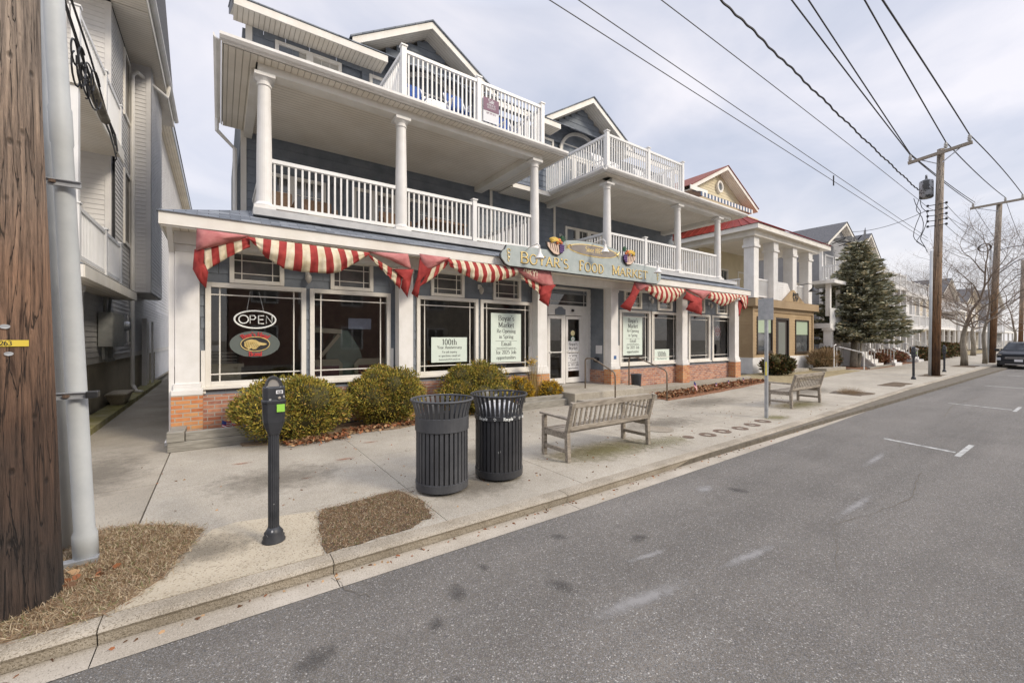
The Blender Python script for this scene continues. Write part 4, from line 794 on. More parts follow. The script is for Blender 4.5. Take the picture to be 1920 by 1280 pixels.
o = thing('shop_chair', 'red framed chair with cream seat behind the third shop window', 'chair', (4.2,10,.33))
m = MB()
for dx in (0,.4):
    for dy in (0,.4): m.bar((4.05+dx,9.75+dy,.34),(4.05+dx,9.75+dy,.80 if dy == 0 else 1.2),.05)
m.done('frame', flat('red_chair_frame', (.28,.05,.03)), o); MB().box(4.0,4.5,9.7,10.2,.802,.86).done('seat', m_cream, o); MB().box(4.02,4.48,10.18,10.21,.95,1.18).done('backrest', m_cream, o)
o = thing('wire_basket', 'white wire basket on the floor behind the window left of the entrance', 'basket', (6.4,9.8,.33)); MB().lathe(6.45, 9.8, [(.14,.80),(.2,1.05),(.19,1.05),(.13,.81)], 14).done('basket', m_white, o); MB().box(6.15,6.75,9.6,10.0,.34,.79).done('stand', flat('stand_brown', (.15,.09,.05)), o)
for x0, x1, h, s in ((11.0,13.6,1.3,'right of the entrance'),(15.0,17.7,1.25,'at the far right of the shop')):
    o = thing('shelf_unit', 'low grey shelving seen through the windows '+s, 'shelf', ((x0+x1)/2,11.5,.33)); m = MB()
    for k in range(4): m.box(x0,x1,11.2,11.8,.4+k*.3,.43+k*.3)
    for x in (x0,(x0+x1)/2,x1-.04): m.box(x,x+.04,11.2,11.8,.34,h+.1)
    m.done('shelves', flat('shelf_grey', (.28,.27,.25)), o)

# ------------------------------------------------------------------ street furniture
def bin_(x, y, label, mt, recycle=False):
    o = thing('litter_bin', label, 'bin', (x, y, 0), 'slatted metal bins by the kerb'); rb = .30
    def prof(z): return rb if z < .80 else rb+.058*((z-.80)/.25)**1.7
    zs = [.09,.45,.78,.86,.92,.97,1.01,1.045]
    m = MB()
    for k in range(34):
        a = 2*math.pi*k/34; w = .019
        L_ = []
        for z in zs: r = prof(z); L_ += [(x+r*math.cos(a)-w*math.sin(a), y+r*math.sin(a)+w*math.cos(a), z), (x+r*math.cos(a)+w*math.sin(a), y+r*math.sin(a)-w*math.cos(a), z), (x+(r-.008)*math.cos(a)+w*math.sin(a), y+(r-.008)*math.sin(a)-w*math.cos(a), z), (x+(r-.008)*math.cos(a)-w*math.sin(a), y+(r-.008)*math.sin(a)+w*math.cos(a), z)]
        m.add(L_, [(4*i+j, 4*i+(j+1)%4, 4*i+4+(j+1)%4, 4*i+4+j) for i in range(len(zs)-1) for j in range(4)])
    m.done('slats', mt, o)
    MB().lathe(x, y, [(rb-.015,.03),(rb+.005,.035),(rb+.008,.12),(rb-.015,.125),(rb-.015,.03)], 48, cap=False).done('base_band', mt, o, smooth=False)
    if not recycle: MB().lathe(x, y, [(rb+.002,.70),(rb+.012,.705),(rb+.012,.855),(rb+.002,.86),(rb-.01,.78),(rb+.002,.70)], 48, cap=False).done('upper_band', mt, o)
    else: MB().lathe(x, y, [(rb+.002,.745),(rb+.01,.75),(rb+.012,.80),(rb+.004,.805),(rb-.01,.78),(rb+.002,.745)], 48, cap=False).done('upper_band', mt, o)
    MB().tube([(x+.358*math.cos(t), y+.358*math.sin(t), 1.05) for t in [2*math.pi*i/48 for i in range(49)]], .013, n=8, cap=False).done('rim', mt, o, smooth=True)
    MB().lathe(x, y, [(.26,.06),(.27,.84),(.26,.84),(.25,.08)], 32).done('liner', M('bin_liner', (.045,.045,.047), rough=.6), o)
    m = MB()
    for a in (0,2.1,4.2): m.lathe(x+.22*math.cos(a), y+.22*math.sin(a), [(.03,0),(.03,.04)], 10)
    m.done('feet', m_black, o)
    if recycle:
        MB().lathe(x, y, [(.272,.80),(.272,.84),(.24,.90),(.15,.95),(.10,.955),(.10,.90)], 32, cap=False).done('dome_lid', M('grey_plastic_lid', (.42,.42,.42), (.5,.5,.5), rough=.5), o, smooth=True)
        t = MB(); rr = rb+.014; f = lambda u, v, d: (x+(rr+d)*math.cos(-1.83+u/rr), y+(rr+d)*math.sin(-1.83+u/rr), v)
        for u0 in (-.31, 0.02, .33): text(t, 'Recycle', f, .038, u0+.0, .758, thick=.2, thin=.12, serif=False, wscale=1.05)
        for u0 in (-.15, .20):
            for k in range(3):
                c0 = [(u0+.017*math.cos(R(90+120*k+q)), .775+.017*math.sin(R(90+120*k+q))) for q in (10,50,95)]; c1 = [(u0+.011*math.cos(R(90+120*k+q)), .775+.011*math.sin(R(90+120*k+q))) for q in (95,50,10)]
                t.add([f(a,b,.001) for a,b in c0+c1], [(0,1,4,5),(1,2,3,4)])
        t.done('lettering', m_neon, o)
    return o
m_bin = M('dark_grey_powder_coat', (.055,.057,.062), (.08,.082,.088), rough=.5, scale=3, bump=.03, bscale=120)
m_binb = M('black_powder_coat', (.03,.031,.035), (.045,.046,.05), rough=.42, scale=3, speck=(.25,.25,.25), sscale=38, samt=.008)
bin_(2.15, 4.50, 'dark grey slatted litter bin with a wide plain band, nearest the parking meter', m_bin)
bin_(2.95, 4.50, 'black slatted recycling bin with white lettering band and grey dome lid', m_binb, True)

m_wood = M('weathered_teak', (.20,.17,.135), (.37,.325,.265), rough=.85, scale=5, detail=8, bump=.3, bscale=30, stretch=(1,6,6))
def bench(label):
    o = thing('park_bench', label, 'bench', (4.95, 4.66, 0), 'grey wooden benches facing the shops'); x0, x1 = 4.03, 5.90
    yb, yf = 4.40, 4.96
    for x in (x0, x1-.065):
        MB().bar((x+.032,yb,.0),(x+.032,yb+.02,.42),.065,.06).bar((x+.032,yb+.018,.42),(x+.032,yb-.10,.86),.065,.06).done('leg', m_wood, o, bevel=.006)
        MB().bar((x+.032,yf-.03,0),(x+.032,yf-.03,.60),.065,.06).done('leg', m_wood, o, bevel=.006)
        MB().bar((x+.032,yb-.02,.615),(x+.032,yf+.05,.63),.075,.032).done('armrest', m_wood, o, bevel=.008)
        MB().bar((x+.032,yb+.03,.15),(x+.032,yf-.06,.15),.04,.05).bar((x+.032,yb+.03,.36),(x+.032,yf-.06,.36),.045,.07).done('side_rail', m_wood, o)
    m = MB(); 
    for k in range(6): y = yb+.05+k*.083; m.box(x0+.01,x1-.01,y,y+.062,.40-.004*math.sin(k),.422-.012*math.sin(k*.6))
    m.box(x0+.07,x1-.07,yf-.055,yf-.025,.33,.395); m.done('seat', m_wood, o, bevel=.003)
    m = MB(); m.bar((x0+.065,yb-.085,.815),(x1-.065,yb-.085,.815),.035,.08).bar((x0+.065,yb-.01,.475),(x1-.065,yb-.01,.475),.035,.065)
    for k in range(17): x = x0+.13+k*(x1-x0-.26)/16; m.bar((x,yb-.014,.50),(x,yb-.083,.79),.036,.016)
    m.done('backrest', m_wood, o, bevel=.003)
    return o
b1_ = bench('weathered grey wooden bench nearest the bins, seen from behind')
b2_ = copy_tree(b1_)
b2_.location = (12.72, 4.83, 0); b2_['label'] = 'weathered grey wooden bench just beyond the tall metal sign post'
m_meter = M('scuffed_black_paint', (.025,.027,.032), (.05,.052,.058), rough=.45, scale=6, speck=(.3,.3,.3), sscale=60, samt=.012)
def meter(x, y, label):
    o = thing('parking_meter', label, 'parking meter', (x, y, 0), 'black parking meters along the kerb')
    MB().lathe(x, y, [(.088,.0),(.092,.02),(.08,.035),(.085,.05),(.07,.07),(.075,.085),(.055,.11),(.045,.13)], 24).done('base', m_meter, o, smooth=True)
    m = MB(); n = 16; P = []
    for j in range(48): a = 2*math.pi*j/48; P.append((a, .043-.0035*(j % 3 == 0)))
    V = [(x+r*math.cos(a), y+r*math.sin(a), z) for z in (.12,.96) for a, r in P]; m.add(V, [(i,(i+1)%48,48+(i+1)%48,48+i) for i in range(48)]); m.done('pole', m_meter, o)
    m = MB()
    def ring(z, a, b): return [(x+a*sx, y+b*sy, z) for sx, sy in ((-1,-.55),(-.6,-1),(.6,-1),(1,-.55),(1,.55),(.6,1),(-.6,1),(-1,.55))]
    lv = [(.93,.045,.045),(.97,.06,.055),(1.04,.08,.072),(1.20,.088,.08),(1.205,.092,.084),(1.225,.092,.084),(1.23,.082,.074),(1.30,.083,.072),(1.335,.083,.072),(1.345,.078,.06)]
    V = [p for z,a,b in lv for p in ring(z,a,b)]; m.add(V, [(i*8+j,i*8+(j+1)%8,(i+1)*8+(j+1)%8,(i+1)*8+j) for i in range(len(lv)-1) for j in range(8)]+[tuple(range(7,-1,-1)), tuple(range((len(lv)-1)*8, len(lv)*8))])
    hd_ = m.done('head', m_meter, o, bevel=.004)
    arc = [(x+.066*math.cos(t), 1.335+.098*math.sin(t)) for t in [math.pi*i/14 for i in range(15)]]; ar2 = [(x+.05*math.cos(t), 1.335+.080*math.sin(t)) for t in [math.pi*i/14 for i in range(15)]]
    m = MB()
    for i in range(14): m.pxz([arc[i],arc[i+1],ar2[i+1],ar2[i]], y-.045, y+.045)
    m.done('dome_frame', m_meter, o); MB().pxz(ar2, y-.03, y+.03).done('dome_window', M('hazy_plastic', (.33,.31,.29), rough=.25), o)
    MB().box(x+.01,x+.062,y-.0805,y-.079,1.285,1.315).done('number_plate', m_paperw, hd_)
    t = MB(); text(t, '4131', front(y-.0815), .02, x+.036, 1.29, thick=.2, thin=.1, serif=False); t.done('digits', m_ink, hd_)
    MB().lathe(x+.035, y-.082, [(.001,1.238),(.011,1.243),(.012,1.255),(.001,1.262)], 8, ell=.4).done('coin_slot', m_gutter, hd_)
    MB().box(x+.015,x+.075,y-.0885,y-.087,1.13,1.195).done('green_sticker', M('lime_sticker', (.30,.62,.08), rough=.5), hd_)
    return o
meter(.385, 4.15, 'black parking meter with lime sticker, standing nearest on the pavement before the big bush')
meter(24.9, 4.86, 'black parking meter on the near side of the brown utility pole')
meter(31.95, 5.02, 'black parking meter just beyond the brown utility pole')
meter(52, 5.6, 'distant black parking meter beside the bare street trees')
m_galv = M('galvanised_steel', (.34,.36,.38), (.46,.47,.49), rough=.45, metal=.5, scale=8, bump=.05)
o = thing('sign_post', 'tall galvanised post with a sign seen edge on, between the two benches', 'sign post', (10.0, 4.36, 0))
m = MB(); m.box(9.965,9.975,4.33,4.39,0,2.6).box(9.975,10.02,4.33,4.338,0,2.6).box(9.975,10.02,4.382,4.39,0,2.6); m.done('post', m_galv, o)
MB().box(9.955,9.962,4.20,4.52,2.18,2.66).done('sign_plate', m_galv, o, bevel=.002); MB().box(9.93,9.96,4.34,4.36,.95,1.25).done('yellow_tag', M('yellow_tag', (.62,.55,.10), rough=.6), o)
# rails at the entrance
m_rust = M('brown_steel_rail', (.16,.12,.09), (.27,.22,.17), rough=.5, metal=.4, scale=14, bump=.1)
for x, s in ((8.75,'left'),(10.45,'right')):
    yb2 = 8.75 if x < 9 else 8.55; yf2 = 7.62 if x < 9 else 7.2; zb2 = .325
    o = thing('handrail', 'bent brown pipe handrail on the %s side of the entrance steps' % s, 'handrail', (x, 8, 0), 'pipe handrails at the entrance')
    MB().tube([(x,yb2,zb2 if x < 9 else .3),(x,yb2,1.12),(x,yb2-.02,1.17),(x,yb2-.08,1.20),(x,yb2-.30,1.20),(x,yb2-.36,1.18),(x,yf2+.08,.88),(x,yf2+.02,.83),(x,yf2,.76),(x,yf2,0)], .021, n=10).done('pipe', m_rust, o, smooth=True)
o = thing('ash_bucket', 'dark grey bucket standing on the landing against the brick wall', 'bucket', (11.0, 8.75, .15)); MB().lathe(11.05, 8.75, [(.14,.15),(.17,.62),(.18,.63),(.165,.61),(.13,.2)], 20).done('pail', M('grey_bucket', (.07,.075,.09), rough=.5), o, smooth=True)
# manhole-like survey rings in the pavement
m_iron = M('rusty_cast_iron', (.10,.065,.045), (.17,.12,.09), rough=.9, scale=30, bump=.4)
for i, (x, y, r) in enumerate(((6.87,4.30,.10),(7.33,4.20,.15),(7.83,4.20,.16),(8.38,4.14,.15),(8.93,4.17,.15),(9.5,4.22,.16))):
    m = MB().lathe(x, y, [(r*.45 if i else .01,.002),(r,.003),(r*1.0,.007),(r*.45 if i else .01,.0075),(r*.45 if i else .01,.002)], 24, cap=False)
    o = m.done('valve_cover', m_iron); tag(o, ['smallest rusty cap in the row of valve covers, nearest the first bench','second rusty ring from the first bench','third rusty ring from the first bench','fourth rusty ring from the first bench','fifth rusty ring, one before the sign post','last rusty ring, at the foot of the tall sign post'][i], 'valve cover', 'rusty rings set in the pavement')
o = tag(MB().lathe(7.0, 5.0, [(.01,.003),(.26,.003),(.27,.008),(.25,.012),(.01,.012)], 28, cap=False).done('manhole_cover', m_kerb), 'round concrete cover in the pavement under the far end of the first bench', 'manhole cover')
# landscape timbers of the planter
m_tim = M('silvered_timber', (.20,.185,.155), (.33,.31,.265), rough=.9, scale=4, detail=8, bump=.4, bscale=26, stretch=(1,8,8))
o = thing('planter_edging', 'stacked grey timber edging in front of the brick base at the left corner', 'planter edging', (-.2, 8.5, 0))
MB().box(-.66,.9,8.30,8.42,0,.15).box(-.44,.9,8.31,8.43,.152,.29).done('front_timber', m_tim, o, bevel=.01); MB().box(-.66,-.45,8.44,8.94,.0,.29).box(-.67,-.45,8.29,8.435,.152,.31).done('side_timber', m_tim, o, bevel=.01)
o = thing('planter_edging', 'low concrete edging with timber joining the entrance landing behind the recycling bin', 'planter edging', (6.8, 8.1, 0))
MB().box(5.2,7.6,8.25,8.4,0,.17).box(6.3,7.6,8.4,8.52,.0,.27).done('front_timber', m_tim, o, bevel=.01)

# ------------------------------------------------------------------ foliage
def leaves(name, P, D, ln, wd, mats, parent=None, wts=None, curl=.0):
    n = len(P); D = D/np.linalg.norm(D, axis=1, keepdims=True); rn = rng.normal(size=(n,3)); A = np.cross(D, rn); A /= np.linalg.norm(A, axis=1, keepdims=True)+1e-9
    l_ = (ln*rng.uniform(.6,1.35,n))[:,None]; w_ = (wd*rng.uniform(.6,1.3,n))[:,None]
    V = np.stack([P-A*w_*.5, P+A*w_*.5, P+D*l_*.55+A*w_*.6, P+D*l_, P+D*l_*.5-A*w_*.6], 1).reshape(-1,3)
    w0 = wloc(parent) if parent else Vector((0,0,0)); V = V-np.array(w0)
    me = bpy.data.meshes.new(name); me.vertices.add(5*n); me.vertices.foreach_set('co', V.ravel().astype(np.float32))
    me.loops.add(5*n); me.loops.foreach_set('vertex_index', np.arange(5*n, dtype=np.int32)); me.polygons.add(n)
    me.polygons.foreach_set('loop_start', np.arange(0,5*n,5,dtype=np.int32)); me.polygons.foreach_set('loop_total', np.full(n,5,dtype=np.int32))
    for m_ in mats: me.materials.append(m_)
    me.polygons.foreach_set('material_index', rng.choice(len(mats), n, p=wts).astype(np.int32)); me.update(calc_edges=True)
    o = bpy.data.objects.new(name, me); C.objects.link(o)
    if parent: o.parent = parent
    return o
def lf(name, c, r=.7): return M(name, c, rough=r, spec=.2)
yg = [lf('juniper_gold', (.42,.32,.055)), lf('juniper_olive', (.25,.22,.04)), lf('juniper_green', (.14,.155,.035)), lf('juniper_russet', (.36,.21,.06)), lf('juniper_deep', (.07,.075,.02))]
m_twig = M('brown_twig', (.06,.045,.03), (.11,.085,.06), rough=.95, scale=14)
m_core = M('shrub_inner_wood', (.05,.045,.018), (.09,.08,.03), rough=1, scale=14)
def shrub(x, y, rx, ry, z0, h, label, mats, wts, n=15000, ln=.07, wd=.016, name='shrub', group=None, core=True, up=.5):
    o = thing(name, label, 'shrub', (x, y, 0), group)
    # lumpy surface: one big body with smaller lobes
    lob = [(x, y, z0+h*.45, rx*.86, ry*.86, h*.50, 5.0)]
    for k in range(16):
        a = rng.uniform(0, 2*math.pi); e = rng.uniform(-.2, 1.2); s = rng.uniform(.26,.42)
        lob.append((x+rx*.66*math.cos(a)*math.cos(e), y+ry*.66*math.sin(a)*math.cos(e), z0+h*.42+h*.40*math.sin(e), rx*s, ry*s, h*s*.72, 1.0))
    wv = np.array([l_[6] for l_ in lob]); idx = rng.choice(len(lob), n, p=wv/wv.sum()); L_ = np.array(lob)[idx]
    u = rng.normal(size=(n,3)); u /= np.linalg.norm(u,axis=1,keepdims=True)
    rr = (rng.uniform(.72,1.03,n))[:,None]*(1+.05*np.sin(u[:,:1]*9+u[:,1:2]*7)+.04*np.sin(u[:,2:3]*11+u[:,:1]*5))
    P = L_[:,:3]+u*rr*L_[:,3:6]; keep = P[:,2] > z0+.02; P = P[keep]; u = u[keep]
    D = u*np.array([1,1,.8])+np.array([0,0,up])+rng.normal(size=P.shape)*.45
    leaves('foliage', P, D, ln, wd, mats, o, wts)
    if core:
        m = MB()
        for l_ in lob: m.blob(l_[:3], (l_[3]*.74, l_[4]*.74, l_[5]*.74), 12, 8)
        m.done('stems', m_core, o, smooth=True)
    else:
        m = MB()
        for k in range(14): a = rng.uniform(0, 6.28); m.tube([(x,y,z0),(x+rx*.7*math.cos(a),y+ry*.7*math.sin(a),z0+h*rng.uniform(.5,.9))], .012, .004, n=5)
        m.done('stems', m_twig, o)
    return o
W5 = [.30,.28,.20,.12,.10]
shrub(1.05, 8.25, 1.04, .78, 0, 1.16, 'large golden green bush behind the nearest parking meter, leftmost of the row', yg, W5, 34000, .048, .014)
shrub(2.87, 8.60, .92, .68, 0.02, 1.14, 'round golden green bush left of the bins, under the second shop window', yg, W5, 30000, .048, .014)
shrub(4.92, 8.62, 1.06, .58, 0.02, 1.18, 'round golden green bush rising behind the two bins', yg, W5, 24000, .048, .014)
yy = [lf('cypress_yellow', (.56,.36,.03)), lf('cypress_ochre', (.38,.22,.03)), lf('cypress_olive', (.16,.13,.02))]
shrub(6.33, 8.72, .42, .32, .02, .74, 'bright yellow feathery shrub just right of the recycling bin', yy, [.5,.3,.2], 4200, .07, .012, group='yellow shrubs', up=.2)
shrub(7.36, 8.72, .40, .30, .02, .60, 'bright yellow feathery shrub at the pillar beside the entrance landing', yy, [.5,.3,.2], 3600, .07, .012, group='yellow shrubs', up=.2)
o = thing('dry_grass_plant', 'tall dry yellow grass in front of the window left of the entrance', 'plant', (6.8,8.85,0))
n = 110; P = np.stack([rng.normal(6.95,.10,n), rng.normal(8.85,.05,n), rng.uniform(.1,.3,n)],1); D = np.stack([rng.normal(0,.12,n), rng.normal(0,.1,n), np.ones(n)],1); leaves('blades', P, D, .80, .005, [lf('straw', (.40,.30,.12))], o)
n = 120; P = np.stack([6.85+rng.normal(0,.09,n), rng.normal(8.85,.04,n), rng.normal(1.15,.05,n)],1); leaves('plumes', P, rng.normal(size=(n,3)), .06, .03, [lf('plume_yellow', (.62,.42,.06)), lf('straw2', (.45,.35,.2))], o)
# fallen leaves, dead grass
lfm = [lf('leaf_rust', (.28,.11,.05)), lf('leaf_tan', (.38,.24,.13)), lf('leaf_brown', (.13,.07,.04))]
def scatter(name, label, pts_fn, n, ln, wd, mats, dz=.25, kind='stuff', cat=None):
    P = np.array([pts_fn() for _ in range(n)]); D = rng.normal(size=(n,3)); D[:,2] = np.abs(D[:,2])*dz
    return tag(leaves(name, P, D, ln, wd, mats), label, None, None, kind)
scatter('leaf_litter', 'russet fallen leaves along the feet of the bushes', lambda: (lambda x: (x, 7.62+.35*abs(x-1.1)*.35+random.gauss(.15,.10)+(.25 if x > 1.9 else 0), .02+random.random()*.04))(random.uniform(.9,4.0)), 1500, .06, .035, lfm)
scatter('leaf_litter', 'russet fallen leaves along the low kerb right of the entrance', lambda: (lambda x: (x, 7.3+(x-10.5)*.09+random.random()*(.75), .03+random.random()*.06))(random.uniform(10.7,18.4)), 2600, .08, .05, lfm)
scatter('street_debris', 'small leaf scraps and grit scattered over the pavement', lambda: (random.uniform(-1.8,14), random.uniform(3.75,8), .004), 420, .028, .016, lfm, .1)
scatter('street_debris', 'leaf scraps caught along the gutter', lambda: (lambda x: (x, KY(x)-abs(random.gauss(0,.05)), ROAD+.008))(random.uniform(-1.5,18)), 260, .03, .016, lfm, .1)
def inpoly(poly):
    xs_ = [p[0] for p in poly]; ys_ = [p[1] for p in poly]
    while True:
        x = random.uniform(max(min(xs_),-2.2), max(xs_)); y = random.uniform(min(ys_), max(ys_)); c = False
        for i in range(len(poly)):
            (a,b),(c_,d) = poly[i], poly[i-1]
            if (b > y) != (d > y) and x < (c_-a)*(y-b)/(d-b)+a: c = not c
        if c: return (x, y, .012)
gr = [lf('grass_straw', (.34,.26,.16)), lf('grass_tan', (.21,.13,.075)), lf('grass_pale', (.44,.36,.25)), lf('grass_green', (.12,.15,.05))]
def grassfield(name, label, poly, n, ln, wts, z=.012):
    P = np.array([inpoly(poly) for _ in range(n)]); P += rng.normal(size=P.shape)*np.array([.036,.036,0]); D = rng.normal(size=(n,3)); D[:,2] = np.abs(D[:,2])*.55+.12
    tag(leaves(name, P, D, ln, .0028, gr, None, wts), label, None, None, 'stuff')
grassfield('dead_grass', 'matted dead grass round the foot of the near utility pole', grass_poly, 46000, .048, [.38,.34,.22,.06])
scatter('leaf_litter', 'brown leaves on the verge beside the near utility pole', lambda: (random.gauss(-.78,.10), random.gauss(4.28,.08), .03), 16, .06, .04, lfm)
grassfield('dead_grass', 'short dry mulch grass in the bare pit before the bins', pit_poly, 16000, .022, [.16,.62,.14,.08])
for q in ([(16.4,4.6),(17.2,4.6),(17.0,5.0),(16.5,5.0)],): grassfield('dead_grass', 'tuft of dry grass in the pavement pit beyond the second bench', q, 900, .22, [.5,.3,.2,0])

# little flags
m_fl = M('flag_red', (.45,.03,.04), rough=.8); m_fw = M('flag_white', (.75,.73,.70), rough=.8); m_fb = M('flag_blue', (.03,.05,.18), rough=.8)
def flag(x, y, z, label, s=1.0, ang=.5):
    o = thing('small_flag', label, 'flag', (x, y, z), 'small flags stuck in the planting beds')
    MB().tube([(x,y,z),(x+.02*s,y,z+.42*s)], .005, n=5).done('stick', m_wood, o)
    m = MB()
    for k in range(7):
        for c in range(5):
            a0, a1 = c*.045*s, (c+1)*.045*s
            m.quad((x+.02*s+a0,y-.02*math.sin(c),z+.40*s-k*.024*s-a0*ang),(x+.02*s+a1,y-.02*math.sin(c+1),z+.40*s-k*.024*s-a1*ang),(x+.02*s+a1,y-.02*math.sin(c+1),z+.376*s-k*.024*s-a1*ang),(x+.02*s+a0,y-.02*math.sin(c),z+.376*s-k*.024*s-a0*ang), 2 if (k < 4 and c < 2) else k % 2)
    m.done('cloth', [m_fl, m_fw, m_fb], o)
for x, y, z, s, lb in ((.02,8.62,.10,.7,'small striped flag left of the bush behind the near meter'),(.16,8.6,.12,.75,'small striped flag touching the left side of the big bush'),(12.35,7.55,.02,1.0,'small striped flag leaning at the low kerb right of the entrance'),(14.0,7.75,.02,.6,'tiny flag in the leaf bed, first beyond the leaning flag'),(15.2,7.95,.02,.6,'tiny flag in the leaf bed under the second last shop window'),(16.6,8.1,.02,.6,'tiny flag in the leaf bed under the last shop window'),(6.0,8.35,.05,.6,'tiny flag behind the rim of the recycling bin')):
    flag(x, y, z, lb, s, .9 if s == 1 else .4)

# ------------------------------------------------------------------ things on the porches and decks
m_wick = M('brown_wicker', (.12,.07,.045), (.20,.13,.085), rough=.8, scale=60, bump=.5)
def wicker(x, y, label):
    o = thing('wicker_chair', label, 'chair', (x, y, 4.15), 'wicker chairs on the first porch')
    MB().box(x-.3,x+.3,y-.28,y+.28,4.5,4.56).done('seat', m_wick, o); MB().box(x-.33,x+.33,y+.24,y+.30,4.5,5.12).done('backrest', m_wick, o, bevel=.03)
    MB().box(x-.36,x-.31,y-.28,y+.28,4.45,4.82).box(x+.31,x+.36,y-.28,y+.28,4.45,4.82).done('arms', m_wick, o); m = MB()
    for a in (-.28,.28):
        for b in (-.24,.24): m.box(x+a-.02,x+a+.02,y+b-.02,y+b+.02,4.15,4.5)
    m.done('legs', m_wick, o); MB().box(x-.27,x+.27,y-.26,y+.22,4.562,4.64).done('cushion', m_cream, o, bevel=.02)
for x, y, lb in ((1.05,10.6,'brown wicker armchair behind the porch railing beside the leftmost column'),(1.95,10.8,'brown wicker armchair behind the left part of the porch railing'),(3.75,10.7,'brown wicker armchair right of the middle porch column')): wicker(x, y, lb)
o = thing('patio_table', 'brown wooden table behind the porch railing left of the small white post', 'table', (4.9,10.3,4.15)); MB().box(4.3,5.5,9.95,10.65,4.80,4.86).done('tabletop', m_wick, o)
for a in (4.36,5.4):
    for b in (10.0,10.56): MB().box(a,a+.06,b,b+.05,4.15,4.798).done('leg', m_wick, o)
m_bluef = M('blue_chair_fabric', (.02,.06,.22), (.03,.09,.30), rough=.8, scale=6)
def dchair(x, y, z, label, mf, ang=0, g='folding chairs on the top decks'):
    o = thing('deck_chair', label, 'chair', (x, y, z), g)
    m = MB()
    for s in (-.26,.26): m.bar((x+s,y-.3,z),(x+s,y+.25,z+.98),.03).bar((x+s,y+.28,z),(x+s,y-.25,z+.60),.03).bar((x+s,y-.28,z+.60),(x+s,y+.15,z+.62),.04,.03)
    m.done('frame', m_white, o); MB().bar((x,y-.22,z+.42),(x,y+.12,z+.42),.5,.03,up=(0,0,1)).done('seat', mf, o); MB().bar((x,y+.08,z+.45),(x,y+.27,z+1.02),.5,.03,up=(0,1,0)).done('backrest', mf, o)
for x, y, s in ((3.9,9.7,'in the left corner of the left top deck'),(4.95,9.5,'just left of the sale sign'),(6.6,9.7,'behind the right half of the left top deck railing')): dchair(x, y, 7.06, 'folding deck chair with blue cloth '+s, m_bluef)
for x, y, s in ((10.6,9.8,'at the near left corner of the right top deck'),(11.5,9.9,'left of the middle post of the right top deck'),(12.8,9.8,'right of the middle post of the right top deck')): dchair(x, y, 7.06, 'white plastic deck chair '+s, m_white)
o = thing('sale_sign', 'purple and white sale sign tied to the left top deck railing', 'sign', (5.6, 8.93, 7.2))
MB().box(5.40,5.86,8.945,8.953,7.22,7.82).done('white_board', m_paperw, o); MB().box(5.40,5.86,8.938,8.944,7.50,7.82).done('purple_panel', M('purple_panel', (.14,.045,.10), rough=.5), o)
t = MB(); text(t, 'Sale', front(8.935), .10, 5.63, 7.70, thick=.16, thin=.07); text(t, 'BERKSHIRE', front(8.935), .05, 5.63, 7.625, wscale=.95); text(t, 'HATHAWAY', front(8.935), .05, 5.63, 7.56, wscale=.95); t.done('white_lettering', m_paperw, o)
t = MB(); text(t, '609 399 0076', front(8.943), .05, 5.63, 7.42, serif=False); t.done('dark_lettering', flat('purple_ink', (.14,.05,.1)), o)
o = thing('deck_flower_stand', 'curved metal plant hoops behind the left top deck railing', 'plant stand', (5.8,9.3,7.06)); m = MB()
for k, (x0, x1) in enumerate(((3.6,4.5),(4.2,5.2),(5.5,6.4),(6.0,7.0))): m.tube([(x0+(x1-x0)*i/8, 9.25, 8.1+.12*math.sin(math.pi*i/8)-.12*(i/8)) for i in range(9)], .010, n=5)
m.done('hoops', m_galv, o)

